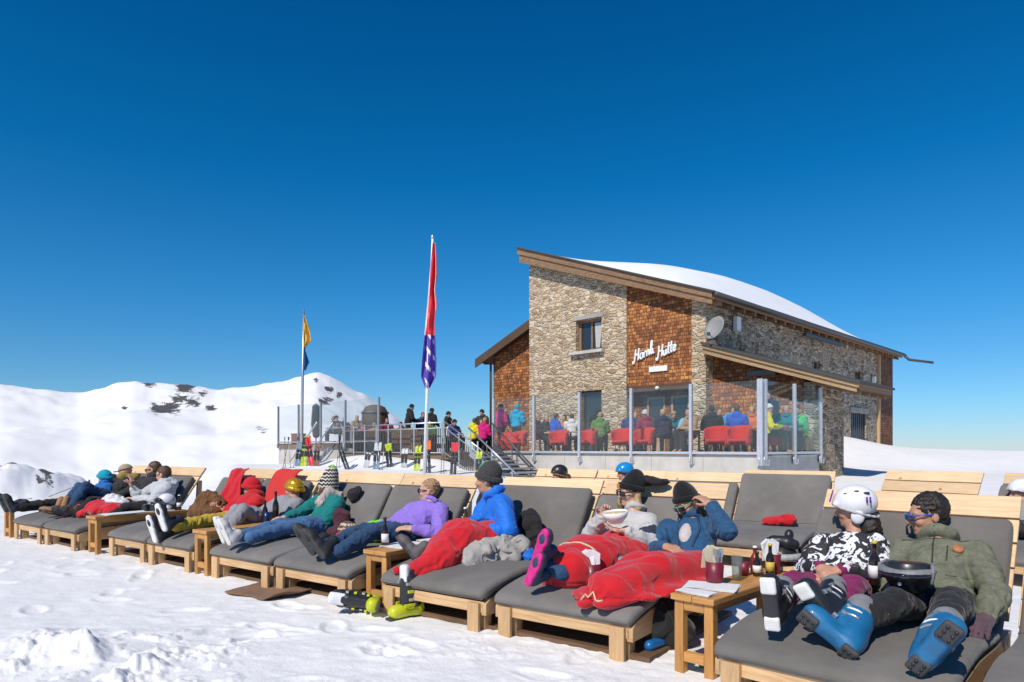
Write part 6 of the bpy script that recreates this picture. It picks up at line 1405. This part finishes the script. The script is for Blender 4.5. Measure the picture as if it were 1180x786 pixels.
# table 2
T2=TAB[2]
bottle(T2.pt(.05,.80,z),'brown beer bottle on the small table beside the woman in teal',BROWNG,.24,.030,BLACK,None)
bottle(T2.pt(.16,.86,z),'tall brown bottle held upright next to the teal sleeve',BROWNG,.34,.034,BLACK,None)
tumbler(T2.pt(.20,.72,z),'dark blue can on the small table next to the beer bottle',plain('navy_can',(.02,.04,.12),.3,.3),.13,.033,None,'drink_can')
# table 1
T1=TAB[1]
papers(T1,.13,.55,z,.25,.85,.03,'long white papers covering the narrow table of the left group')
def cam_thing(pos,label):
    t=thing('camera',label,'camera',tuple(pos)); sd=SD(.007); sd.box(v3(pos)+v3((0,0,.045)),(.075,.035,.045),None,.012); sd.box(v3(pos)+v3((0,0,.095)),(.03,.028,.018),None,.01,.02); sd_obj('camera_body',sd,BLKSH,t)
    m=MB(); m.lathe([(.034,0),(.036,.05),(.03,.055),(0,.05)],v3(pos)+v3((-.02,-.03,.045)),((1,0,0),(0,0,1),(-.3,-1,0)),16); m.build('lens_barrel',BLKSH,t,True,world=True); return t
cam_thing(T1.pt(.14,.70,z+.016),'black and silver camera lying on the papers of the left table')
ski_helmet(T1.pt(.10,.92,z+.016),Hax((-.7,-.6,0)),'black and white ski helmet on the far end of the papers table',WHITES,BLKSH,.85,vox=.01)
bottle(T1.pt(.20,1.05,z+.016),'small bottle with white label beside the helmet on the papers table',BROWNG,.18,.03,WHITE,PAPER)
# ================================================================== things on the snow
YSH=plain('yellow_shell',(.52,.56,.015),.35,0,.1,9,.25)
def loose_boot(pos,d,up,label):
    t=thing('ski_boot',label,'ski boot',tuple(pos)); d=nrm(d); up=nrm(up)
    d=nrm(d-(d@up)*up) ; s=np.cross(d,up); he=v3(pos); P=lambda x,y,z:he+d*x+s*y+up*z
    k=SD(.006); k.box(P(.145,0,.045),(.140,.047,.036),(d,s,up),.03,.02); k.ell(P(.215,0,.06),(.078,.052,.046),(d,s,up),.03); k.ell(P(.05,0,.07),(.06,.05,.07),(d,s,up),.03); sd_obj('shell',k,YSH,t)
    k=SD(.006); k.chain([P(.075,0,.11),P(.085,0,.20),P(.115,0,.30)],[.060,.068,.070],.03); k.cap(P(.15,0,.11),P(.14,0,.24),.045,.05,.03); k.ell(P(.12,0,.335),(.052,.05,.05),(d,s,up),.02,'-'); c=sd_obj('cuff',k,BLKSH,t)
    k=SD(.006); k.chain([P(.13,0,.24),P(.15,0,.36)],[.045,.04],.02); k.box(P(.165,0,.33),(.012,.045,.06),(d,s,up),.01,.02); sd_obj('tongue',k,WHITES,t)
    k=SD(.006); k.chain([P(.09,.0,.30),P(.10,0,.345)],[.066,.060],.02); k.ell(P(.11,0,.37),(.05,.048,.06),(d,s,up),.01,'-'); sd_obj('liner',k,BLACKC,t,.003,30)
    for x0 in (.02,.245):
        m=MB(); m.obox(P(x0+.02,0,.006),(.04,.036,.010),(d,s,up)); m.build('sole_pad',SOLE,t,world=True,bevel=.005)
    for z_,x,sy_ in ((.10,.17,1),(.14,.13,1),(.20,.14,1),(.26,.155,1),(.10,.17,-1),(.14,.13,-1),(.20,.14,-1),(.26,.155,-1)):
        m=MB(); m.obox(P(x-.02,sy_*.060,z_),(.045,.008,.011),(d,s,up)); m.build('buckle',METALB if z_ in (.14,.26) else YSH,t,world=True,bevel=.003)
    m=MB(); m.tube([P(.02,-.0,.16),P(.0,0,.24),P(.03,0,.30)],.016,6); m.build('spine',YSH,t,True,world=True)
loose_boot((-.69,5.20,gz(-.69,5.20)),(-.75,-.66,0),(0,0,1),'yellow and black ski boot standing upright in front of the lounger')
loose_boot((-1.03,5.36,gz(-1.03,5.36)+.06),(.38,-.92,.02),(-.97,-.10,.16),'yellow and black ski boot lying on its side beside its upright partner')
V=[];n=14
for j in range(n+1):
    for i in range(n+1):
        u,v=i/n,j/n; p=lerp(lerp((-2.52,5.93),(-1.98,5.60),u),lerp((-2.36,6.38),(-1.74,5.96),u),v)
        e=.02*math.sin(9*u+3)*math.cos(7*v); q=(p[0]+e,p[1]+e*.7); V.append((q[0],q[1],gz(*q)+.02+.012*math.sin(8*u)*math.sin(6*v)+(.035*max(0,u-.85)/.15)))
F=np.array([(j*(n+1)+i,j*(n+1)+i+1,(j+1)*(n+1)+i+1,(j+1)*(n+1)+i) for j in range(n) for i in range(n)])
o=mesh_obj('door_mat',V,F,cloth('coir_mat',(.21,.115,.06),.25,20,.95,.6,120),loc=(-2.15,5.95,0)); s=o.modifiers.new('thick','SOLIDIFY'); s.thickness=.012
tag(o,'flat brown mat lying on the snow in front of the loungers','mat')
heap('black_backpack','black backpack with a blue tag under the lounger behind the nearest table','backpack',Frame((.93,4.30),(.714,-.70)),[((.0,.05,.16),(.11,.14,.16)),((.06,.12,.10),(.12,.14,.1))],BLACKC,.02,10,.009,seed=11)
tgp=heap('blue_water_flask','blue flask lying on the snow beside the black backpack','flask',Frame((.86,4.18),(.714,-.70)),[((.0,-.02,.06),(.0,.10,.06),.035,.035)],plain('blue_plastic',(.01,.12,.35),.3),0,8,.008)
t=thing('water_bottle','green plastic bottle lying on the snow under the nearest table','bottle',(1.2,3.86,.03)); m=MB(); bx=nrm((.95,-.30,0)); by=v3((0,0,1)); bz=np.cross(bx,by)
gzz=gz(1.2,3.9)+.035; m.lathe([(.0,0),(.03,.004),(.033,.02),(.033,.09),(.029,.10),(.033,.11),(.033,.19),(.014,.24),(.014,.265),(0,.265)],(1.08,3.93,gzz),(by,bz,bx),14); m.build('bottle_body',plain('green_plastic',(.06,.42,.10),.2,0,.2,12,.3),t,True,world=True)
m=MB(); m.lathe([(.034,.125),(.034,.175)],(1.08,3.93,gzz),(by,bz,bx),14); m.build('wrapper',BLACK,t,True,world=True)
# ================================================================== people and helmets in the rows behind
def onback(fr,J0): return J0
def tilted(name,label,fr,a,top,hat,extra=None,**kw):
    J=dict(head=(a-.05,1.30,.80),neck=(a,1.28,.70),shR=(a-.18,1.20,.62),shL=(a+.18,1.20,.62),elR=(a-.24,1.0,.50),elL=(a+.24,1.0,.50),haR=(a-.15,.82,.50),haL=(a+.15,.82,.50),pel=(a,.98,.45),knR=(a-.1,.55,.5),knL=(a+.1,.55,.5),anR=(a-.1,.15,.42),anL=(a+.1,.15,.42))
    for j in ('head','neck'): J[j]=(J[j][0],J[j][1]+kw.get('db',0),J[j][2]+kw.get('dz',0))
    w=person(fr,label,J,(-.7,-.7,-.1),top=top,legs=BLACKC,vox=.014,det=1)
    return w
w=tilted('p','person in blue ski helmet lying on a second-row lounger',BED['C'],.60,NAVY,None,dz=.12,db=.12); helmet('helmet',w['head'],w['ax'],plain('blue_gloss',(.01,.25,.60),.2,0,.05,9,.4),w['root'],BLACK,1.0,.01)
w=tilted('p','person in dark helmet with orange goggles on a second-row lounger',BED['D'],.60,DARKJ,None,dz=.07,db=.12); helmet('helmet',w['head'],w['ax'],BLKSH,w['root'],plain('orange_strap',(.5,.2,.02),.5),1.0,.01)
w=tilted('p','person in pale helmet on the rear lounger at the right edge',BED['F'],.30,GREYJ,None,dz=.0,db=.06); helmet('helmet',w['head'],w['ax'],WHITES,w['root'],BLACK,1.0,.01)
c=rowframe(-3.98,5.2)
g=thing('ski_helmet','bright green helmet on the back edge behind the man in blue','helmet',tuple(rowframe(-4.75,5.9).pt(0,0,.85))); helmet('shell',rowframe(-4.75,5.9).pt(0,0,.98),Hax((-.8,-.5,0)),plain('green_gloss',(.12,.62,.14),.25,0,.05,9,.3),g,BLACK,1.0,.011)
m=MB(); m.bar(rowframe(-4.75,5.9).pt(0,0,.0),rowframe(-4.75,5.9).pt(0,0,.95),.04,.04); m.build('stand_pole',BLACK,g,world=True)
heap('ski_gloves','black gloves and cap lying on the backboard behind the two women','gloves',rowframe(-2.52,5.10),[((.0,.08,1.0),(.12,.05,.04)),((.14,.08,1.0),(.10,.05,.025)),((-.08,.08,1.02),(.06,.05,.05))],BLACKC,.012,16,.009,seed=3)
# ================================================================== crowd on the terrace and the deck
def folk(q,p,z,pose,ang,label,topc,legc,hat=None,hatkind='beanie',hair=None,lean=None,k=1.06,group='guests on the terrace'):
    fr_=random.Random(int(q*100+p*7)); lean=fr_.uniform(-.05,.16) if lean is None else lean; hair=hair or fr_.choice([HAIRW,HAIRD,HAIRB,HAIRS])
    o=B(q,p); f=v3((math.sin(ang),-math.cos(ang),0)); r=v3((-f[1],f[0],0)); fr=Frame(o[:2],(math.cos(ang),math.sin(ang)))
    if pose=='stand':
        J=dict(head=(0,0-lean,1.60),neck=(0,.02-lean*.6,1.45),shL=(.19,.02-lean*.6,1.37),shR=(-.19,.02-lean*.6,1.37),elL=(.25,-.02-lean*.6,1.10),elR=(-.25,-.02-lean*.6,1.10),haL=(.16,-.22-lean*.6,1.0),haR=(-.16,-.22-lean*.6,1.0),pel=(0,.03,.93),knL=(.10,0,.50),knR=(-.10,.02,.50),anL=(.11,.05,.09),anR=(-.11,.05,.09),toL=(.12,-.12,.04),toR=(-.12,-.12,.04))
    else:
        J=dict(head=(0,-.02-lean,1.20),neck=(0,.02-lean*.7,1.05),shL=(.19,.02-lean*.6,.97),shR=(-.19,.02-lean*.6,.97),elL=(.25,-.06-lean*.4,.72),elR=(-.25,-.06-lean*.4,.72),haL=(.14,-.30,.72),haR=(-.14,-.30,.72),pel=(0,.05,.55),knL=(.12,-.38,.56),knR=(-.12,-.38,.56),anL=(.12,-.38,.12),anR=(-.12,-.38,.12),toL=(.13,-.54,.05),toR=(-.13,-.54,.05))
    J={j:(a*k,b*k,zz*k+z) for j,(a,b,zz) in J.items()}
    w=person(fr,label,J,(0,-1,-.08),vox=.02,det=0,top=topc,legs=legc,seatz=z,group=group,topamp=.03,legamp=.02,k=k,bulk=.022,collar=.035,hood=True)
    if hatkind=='helmet': helmet('helmet',w['head'],w['ax'],hat,w['root'],BLACK,1.0,.02,False)
    elif hatkind=='beanie' and hat: beanie('hat',w['head'],w['ax'],hat,w['root'],1.05,vox=.018)
    else: hair_short(w['head'],w['ax'],hair,w['root'],1.08,.018,.004)
    return w
MAG=cloth('magenta_jacket',(.55,.01,.16),.2); CYAN=cloth('cyan_jacket',(.01,.32,.52),.2); ORG=cloth('orange_top',(.55,.16,.05),.2); WHT=cloth('white_top',(.62,.60,.57),.1); GRN=cloth('moss_jacket',(.10,.20,.05),.2); NAV=cloth('navy_jacket',(.03,.05,.16),.2); MAR=cloth('maroon_jacket',(.22,.02,.05),.2); LBL=cloth('pale_blue_vest',(.20,.42,.52),.2); RBL=cloth('royal_blue_jacket',(.02,.09,.45),.2); YLW=cloth('yellow_jacket',(.68,.58,.01),.15); TEA=cloth('teal_jacket',(.01,.18,.22),.2); LGR=cloth('light_green_jacket',(.08,.50,.14),.2); PEA=cloth('peach_top',(.50,.28,.20),.2); CAMEL=cloth('camel_top',(.34,.22,.13),.2)
FZ=1.10
for a in [(10.5,.9,FZ,'stand',2.2,'standing guest in magenta jacket by the left glass post',MAG,BLACKC,BLACKC),
 (10.0,1.2,FZ,'stand',2.6,'standing guest in cyan jacket seen from behind at the shingle wall',CYAN,BLACKC,KIDH),
 (9.48,2.2,FZ,'sit',.3,'seated guest in dark grey against the stone tower',DARKJ,BLACKC,None),
 (8.5,2.3,FZ,'sit',-.6,'guest in orange top with dark hair in front of the tower',ORG,BLACKC,None),
 (7.75,1.7,FZ,'sit',3.0,'seated guest in white top seen from behind, left of the tower door',WHT,JEANS,None),
 (8.0,1.1,FZ,'sit',2.0,'seated guest in royal blue bending beside the white top',RBL,BLACKC,None),
 (6.42,1.6,FZ,'sit',2.8,'seated guest in moss green jacket before the tower door',GRN,BLACKC,None),
 (5.07,1.5,FZ,'sit',2.9,'seated guest in navy jacket left of the entrance door',NAV,BLACKC,None),
 (4.45,1.5,FZ,'sit',3.4,'seated guest in maroon jacket with pale hat before the entrance',MAR,BLACKC,GREYS),
 (4.0,1.7,FZ,'sit',3.3,'seated guest in dark navy next to the maroon jacket',cloth('ink_jacket',(.015,.02,.05),.2),BLACKC,None),
 (4.5,3.0,FZ,'sit',.2,'guest in teal with pale cap facing us at the entrance table',TEA,BLACKC,CAMEL),
 (3.4,2.2,FZ,'sit',-.8,'guest in pale blue vest at the right of the entrance table',LBL,BLACKC,None),
 (2.95,1.6,FZ,'sit',-1.2,'guest in camel top turned left beside the pale blue vest',CAMEL,BLACKC,None),
 (1.95,1.1,FZ,'sit',3.0,'broad guest in black jacket beside the corner pillar',BLACKC,BLACKC,BLACKC),
 (1.7,1.7,FZ,'sit',.4,'guest in cyan behind the red chairs at the terrace corner',CYAN,BLACKC,None),
 (1.2,1.1,FZ,'sit',2.6,'guest in royal blue jacket at the terrace corner',RBL,BLACKC,None),
 (1.25,2.1,FZ,'sit',-.5,'guest in orange seated before the annex shingles',ORG,BLACKC,None),
 (.85,2.4,FZ,'stand',-.9,'guest in black and white standing near the corner post',BLACKC,BLACKC,None),
 (.45,1.5,FZ,'sit',1.2,'guest in yellow jacket leaning forward beside the corner post',YLW,BLACKC,WHT),
 (.45,2.6,FZ,'sit',-.4,'guest in teal jacket behind the short glass screen',TEA,BLACKC,None),
 (.40,3.2,FZ,'sit',-.4,'guest in light green jacket at the far end of the short screen',LGR,BLACKC,None)]:
    folk(*a)
for a in [(12.1,.9,1.05,'sit',2.2,'guest in yellow jacket at the top of the stairs',YLW,BLACKC,None),
 (11.5,.9,1.05,'sit',2.4,'guest in magenta at the top of the stairs',MAG,BLACKC,None),
 (14.2,1.6,1.05,'sit',.6,'guest in white shirt right of the red flagpole',WHT,BLACKC,None),
 (15.2,2.2,1.05,'stand',1.2,'guest in dark jacket standing right of the red flagpole',DARKJ,BLACKC,BLACKC),
 (16.75,1.2,1.40,'stand',2.0,'guest in black standing tall left of the red flagpole',BLACKC,BLACKC,BLACKC),
 (15.75,1.7,1.2,'stand',2.4,'guest in black just behind the red flagpole',BLACKC,BLACKC,BLACKC),
 (16.7,1.9,1.05,'stand',.5,'guest in navy behind the tall black figure on the deck',NAV,BLACKC,None),
 (18.3,1.1,1.25,'sit',.4,'guest in maroon seated by the deck railing',MAR,BLACKC,None),
 (20.0,1.0,1.05,'sit',.4,'guest in pink seated low behind the deck railing',cloth('pink_top',(.5,.12,.18),.2),BLACKC,None),
 (19.2,1.1,1.05,'sit',-.4,'guest in peach seated behind the deck railing',PEA,BLACKC,None),
 (23.2,1.3,1.5,'sit',-1.0,'guest in cyan seated on the raised deck',CYAN,BLACKC,None),
 (23.8,2.2,1.5,'sit',.5,'guest in dark jacket at the rear of the raised deck',DARKJ,BLACKC,None),
 (21.6,1.6,1.5,'sit',.6,'guest in camel top at the right of the raised deck',CAMEL,BLACKC,None),
 (17.5,1.4,1.05,'sit',-.5,'guest in brown jacket seated between the maroon guest and the black figure',cloth('brown_jacket',(.10,.05,.03),.3),BLACKC,None),
 (17.9,2.6,1.05,'sit',.3,'guest in grey jacket deeper on the deck behind the maroon guest',GREYJ,BLACKC,NAV),
 (14.7,.8,1.05,'sit',-.4,'guest in dark green seated low by the railing right of the flagpole',GRN,BLACKC,None),
 (13.6,1.2,1.05,'sit',.8,'guest in navy beside the white shirt on the deck',NAV,BLACKC,BLACKC),
 (13.0,2.2,1.05,'stand',-.5,'guest in charcoal standing behind the navy guest near the stairs',CHAR,BLACKC,BLACKC),
 (12.5,1.7,1.05,'sit',-.3,'guest in teal seated behind the yellow jacket at the stairs',TEA,BLACKC,None),
 (11.2,1.6,1.05,'stand',1.0,'guest in black standing between magenta guests at the shingle wing',BLACKC,BLACKC,None),
 (19.7,1.7,1.05,'sit',.2,'guest in black seated behind the pink guest on the deck',BLACKC,BLACKC,BLACKC),
 (22.5,1.0,1.5,'sit',.9,'guest in grey seated beside the cyan guest on the raised deck',GREYJ,BLACKC,BLACKC),
 (9.0,1.3,FZ,'sit',1.4,'seated guest in black behind the red draped bench',BLACKC,BLACKC,None),
 (6.9,2.3,FZ,'sit',-.4,'seated guest in charcoal beside the tower door facing us',CHAR,BLACKC,GREYS),
 (5.6,2.4,FZ,'sit',.2,'guest in black facing us left of the entrance door',BLACKC,BLACKC,None),
 (2.5,2.3,FZ,'sit',.3,'guest in wine red facing us beside the pillar',MAR,BLACKC,None)]:
    folk(*a,group='guests on the terrace' if a[2]==FZ else 'guests on the sun deck')
# red tub chairs
REDC=cloth('red_chair_cover',(.60,.035,.03),.18,7,.9,.5)
def tub_chair():
    t=thing('tub_chair','tmp','chair'); m=MB(); n=15; V=[];F=[]
    for j in range(7):
        zz=.26+.54*j/6; rr=.29+.06*(j/6)+.012*math.sin(j*2.1)
        for i in range(n):
            a=R(-20)+R(220)*i/(n-1); top=zz-(0.12*(abs(i-7)/7)**2*(j/6)); V.append((rr*math.cos(a),rr*math.sin(a)*.95,top))
    for j in range(6):
        for i in range(n-1): F.append((j*n+i,j*n+i+1,(j+1)*n+i+1,(j+1)*n+i))
    o=mesh_obj('shell',V,np.array(F),REDC,t,world=False); s=o.modifiers.new('thick','SOLIDIFY'); s.thickness=.035; s.offset=0
    m=MB(); m.lathe([(0,.34),(.26,.34),(.28,.37),(.27,.42),(0,.43)],seg=20); m.build('seat',REDC,t,True)
    for a in (45,135,225,315):
        m=MB(); m.tube([(.18*math.cos(R(a)),.18*math.sin(R(a)),.34),(.24*math.cos(R(a)),.24*math.sin(R(a)),0)],.015,6); m.build('leg',DSTEEL,t,True)
    return t
tc=tub_chair()
for i,(q_,p_,an,lab) in enumerate([(9.3,.55,3.14,'red tub chair next to the red draped bench'),(7.4,.6,3.3,'red tub chair behind the white-topped guest'),(6.15,.6,2.9,'red tub chair at the foot of the tower door'),(4.75,.55,3.3,'red tub chair left of the entrance post'),(3.95,.55,3.0,'red tub chair right of the entrance post'),(1.5,.5,3.2,'red tub chair beside the black-jacketed guest'),(.85,.5,3.0,'red tub chair next to the corner glass post'),(.5,2.0,1.6,'red tub chair behind the short glass screen')]):
    o=tc if i==0 else copy_tree(tc); c=B(q_,p_); o.location=(c[0],c[1],FZ); o.rotation_euler=(0,0,-R(45)+an+math.pi); o['label']=lab; o['category']='chair'; o['group']='red tub chairs on the terrace'
    XF[o.name]=Matrix.Translation(Vector(o.location))
FB=Frame(B(9.75,.5)[:2],(S2,-S2))
heap('red_blanket','red blanket draped over a bench behind the left end of the glass screen','blanket',FB,[((-.25,.0,1.72),(.35,.0,1.70),.13,.13),((-.25,-.05,1.5),(.35,-.05,1.5),.15,.15),((-.2,0,1.35),(.3,0,1.35),.14,.14)],cloth('bright_red',(.55,.03,.025),.1,6),.03,9,.02,seed=3)
def cafe_table(q_,p_,z_,lab,grp='cafe tables on the terrace'):
    c=B(q_,p_,z_); t=thing('cafe_table',lab,'table',tuple(c),-R(45),grp); m=MB(); m.box((-.4,-.35,.70),(.4,.35,.74)); m.build('tabletop',PINE,t,bevel=.006)
    for x in (-.33,.33):
        for y in (-.28,.28): m=MB(); m.box((x-.025,y-.025,0),(x+.025,y+.025,.698)); m.build('leg',DSTEEL,t)
    return t
for q_,p_,z_,l in ((8.6,1.6,FZ,'pine table between the guests left of the tower door'),(6.9,1.3,FZ,'pine table beside the moss green guest'),(4.6,2.3,FZ,'pine table before the hut entrance'),(2.5,1.6,FZ,'pine table beside the corner pillar'),(1.2,1.6,FZ,'pine table at the terrace corner'),(18.8,1.6,1.05,'pine table behind the deck railing'),(14.8,1.2,1.05,'pine table at the right part of the deck'),(22.6,1.7,1.5,'pine table on the raised deck end')): cafe_table(q_,p_,z_,l)
t=thing('yellow_helmet','fluorescent yellow helmet on the floor behind the end glass panel','helmet',tuple(B(.0+.25,3.4,FZ))); helmet('shell',B(.25,3.4,FZ+.5),Hax((-.5,-.8,0)),plain('yellow_gloss',(.6,.62,.02),.3),t,BLACK,1.3,.02,False)
m=MB(); m.obox(B(.25,3.4,FZ+.22),(.2,.2,.22),((S2,-S2,0),(S2,S2,0),(0,0,1))); m.build('stool',OLDWOOD,t,world=True)
# closed black parasol, wooden barrel and crate on the deck
c=B(24.4,.9,1.5); t=thing('closed_parasol','closed dark grey parasol standing on the raised deck','parasol',tuple(c)); m=MB(); m.tube([c,c+v3((0,0,2.1))],.03,8); m.build('pole',DSTEEL,t,True,world=True)
sd=SD(.02); sd.chain([c+v3((0,0,.45)),c+v3((0,0,1.0)),c+v3((0,0,1.85))],[.17,.24,.20],.04); sd_obj('canopy',sd,CHAR,t,.03,6,3,(2,2,.3))
c=B(25.9,.7,1.5); t=thing('wooden_crate','reddish brown crate behind the far left glass pane','crate',tuple(c),-R(45)); m=MB()
m.box((-.35,-.25,0),(.35,.25,.5)); m.build('box_body',plain('red_brown',(.24,.07,.04),.7),t,bevel=.02); m=MB(); m.box((-.37,-.27,.503),(.37,.27,.54)); m.build('lid',DARKWOOD,t)
c=B(21.5,2.6,1.5); t=thing('wooden_barrel','rounded brown wooden barrel at the back of the raised deck','barrel',tuple(c)); m=MB(); m.lathe([(.58,0),(.68,.6),(.70,1.0),(.64,1.6),(.5,1.85),(.25,1.95),(0,1.97)],c,seg=20); m.build('staves',DARKWOOD,t,True,world=True)
for h0 in (.3,1.5): m=MB(); m.lathe([(.665,h0),(.70,h0+.02),(.70,h0+.09),(.66,h0+.11)],c,seg=20); m.build('hoop',DSTEEL,t,True,world=True)
# ================================================================== skis and poles
def skis(x,y,label,mat,h=1.4,lean=(.12,.25),w=.09,tipm=None,n=2):
    z0=gz(x,y)-.05; t=thing('skis' if n==2 else 'snowboard',label,'skis' if n==2 else 'snowboard',(x,y,z0),0,'skis standing in the snow')
    d=nrm((lean[0],lean[1],1)); s=nrm((1,-.3,0)); s=nrm(s-(s@d)*d); fdir=np.cross(s,d)
    for k in range(n):
        o=v3((x,y,z0))+s*(k*w*1.15)
        V=[];F=[];N=14
        for j in range(N+1):
            f=j/N; ww=w*(.5-.09*math.sin(f*math.pi))*(1 if f<.93 else max(.15,1-((f-.93)/.07)**2)); bend=-.10*max(0,(f-.86)/.14)**2+.02*math.sin(f*math.pi)
            for sx in (-1,1):
                for tz in (0,.012): V.append(o+d*f*h+s*sx*ww+fdir*(bend+tz))
        for j in range(N):
            a=j*4;b=a+4
            for q in ((0,1),(1,3),(3,2),(2,0)): F.append((a+q[0],a+q[1],b+q[1],b+q[0]))
        F.append((0,2,3,1)); F.append((N*4,N*4+1,N*4+3,N*4+2))
        sk=mesh_obj('ski' if n==2 else 'board',V,F,mat,t,smooth=False)
        if n==2: m=MB(); m.obox(o+d*h*.42+fdir*(.03+.02),(w*.4,.11,.022),(s,d,fdir)); m.obox(o+d*h*.62+fdir*.045,(w*.4,.05,.03),(s,d,fdir)); m.build('binding',BLACK,sk,world=True,bevel=.005)
    if tipm: m=MB(); m.obox(v3((x,y,z0))+d*h*.80+s*w*.6+fdir*.02,(w*1.15,.16,.012),(s,d,fdir)); m.build('tip_graphic',tipm,t,world=True)
    return t
def poles(x,y,label,mat,lean=(.1,.2),h=1.2):
    z0=gz(x,y)-.05; t=thing('ski_poles',label,'ski poles',(x,y,z0),0,'ski poles standing in the snow')
    for k in range(2):
        o=v3((x+.10*k,y+.02*k,z0)); d=nrm((lean[0]*(1-k*1.6),lean[1],1)); m=MB(); m.tube([o,o+d*h],.011,6); p=m.build('shaft',mat,t,True,world=True)
        m=MB(); m.lathe([(.0,.06),(.05,.07),(.0,.08)],o,seg=10); m.build('basket',BLACK,p,True,world=True); m=MB(); m.tube([o+d*h,o+d*(h+.13)],.018,6); m.build('grip',BLACK,p,True,world=True)
YG=plain('ski_yellow_green',(.42,.52,.02),.35,0,.5,6,.2); RSK=plain('ski_red',(.60,.03,.03),.3,0,.1,6,.2); BSK=plain('ski_brown',(.20,.09,.05),.4,0,.3,6,.2); DSK=plain('ski_dark',(.05,.05,.06),.35,0,.3,6,.2); BLSK=plain('ski_steel_blue',(.14,.22,.30),.35,0,.4,6,.2); OSK=plain('ski_orange',(.75,.14,.02),.35)
skis(-8.46,27.2,'yellow-green skis with a black base below the raised deck',YG,1.35,(.05,.2),.13,BLACK)
skis(-8.05,27.1,'bright red skis tilted left below the raised deck',RSK,1.30,(-.22,.2),.12)
skis(-7.86,27.0,'brown short skis beside the bright red pair',BSK,1.0,(.02,.15),.12)
poles(-9.15,27.0,'grey ski poles crossed at the far left of the ski row',DSTEEL,(.14,.2)); poles(-8.8,26.9,'second grey pair of ski poles beside the yellow-green skis',GALV,(-.14,.2))
skis(-6.35,26.0,'dark skis leaning steeply on the thin deck post',DSK,1.15,(-.38,.2),.10)
skis(-5.25,25.8,'steel blue skis below the baluster railing',BLSK,1.15,(.05,.2),.13,GALV)
skis(-4.15,25.6,'short grey skis near the red flagpole',GALV,.85,(.04,.2),.12)
skis(-3.55,24.8,'yellow-green skis right beside the red flagpole base',YG,1.05,(.04,.2),.12)
skis(-3.05,24.0,'black skis with orange tips right of the red flagpole',DSK,1.3,(-.03,.15),.12,OSK)
poles(-2.5,23.8,'ski poles with dark shafts left of the terrace stairs',DSTEEL,(.02,.2))
skis(-1.15,22.2,'yellow-green skis leaning at the foot of the terrace stairs',YG,.95,(.02,.2),.10)
skis(-5.75,26.3,'pale grey skis leaning right below the baluster railing',GALV,1.2,(.18,.2),.11,BLACK)
skis(-4.75,26.0,'dark skis with yellow tips below the middle of the railing',DSK,1.0,(-.10,.2),.12,YG)
skis(-2.1,23.4,'dark skis with red tips beside the stair stringer',DSK,1.25,(.06,.2),.11,RSK)
skis(-8.75,27.4,'steel grey skis behind the crossed ski poles',BLSK,1.1,(.10,.2),.12)
poles(-6.9,26.6,'black ski poles right of the brown short skis',BLACK,(.05,.2)); poles(-5.0,25.5,'silver ski poles between two skis below the railing',STEEL,(-.08,.2),1.0)
for q_,p_,z_,w_,h_,l in ((18.9,.55,1.05,.9,.85,'wide old timber bench back behind the deck railing'),(16.4,.6,1.05,.8,.95,'old timber bench back left of the red flagpole'),(15.0,.5,1.05,.6,.8,'narrow timber bench back right of the red flagpole')):
    c=B(q_,p_,z_); t=thing('wooden_bench',l,'bench',tuple(c),-R(45),'timber benches on the deck')
    for k in range(4): m=MB(); m.box((-w_,-.02,.15+k*h_/4),(w_,.02,.13+(k+1)*h_/4)); m.build('back_board',OLDWOOD,t)
    m=MB(); m.box((-w_,.022,.42),(w_,.42,.46)); m.build('seat',OLDWOOD,t)
    for x in (-w_+.1,w_-.1): m=MB(); m.box((x-.03,.022,0),(x+.03,.40,.418)); m.build('leg',DARKWOOD,t)
c=B(19.6,.5,1.05); t=thing('waste_bin','black waste bin behind the deck railing','bin',tuple(c)); m=MB(); m.lathe([(.26,0),(.30,.9),(.32,.92),(.30,.98),(0,1.02)],c,seg=16); m.build('bin_body',BLACK,t,True,world=True); m=MB(); m.lathe([(.325,.84),(.33,.86),(.325,.9)],c,seg=16); m.build('rim',DSTEEL,t,True,world=True)
# fence stake on the rocky knoll
c=v3((-26.9,43.0,gz(-26.9,43.0)-.2)); t=thing('fence_stake','dark wooden stake with wires on the snowy knoll','stake',tuple(c)); m=MB(); m.tube([c,c+v3((.05,0,2.0))],.05,6); m.build('post',DARKWOOD,t,True,world=True)
m=MB(); m.tube([c+v3((0,0,1.9)),c+v3((-6.5,0,-.6))],.02,5); m.build('wire',DARKWOOD,t,True,world=True)
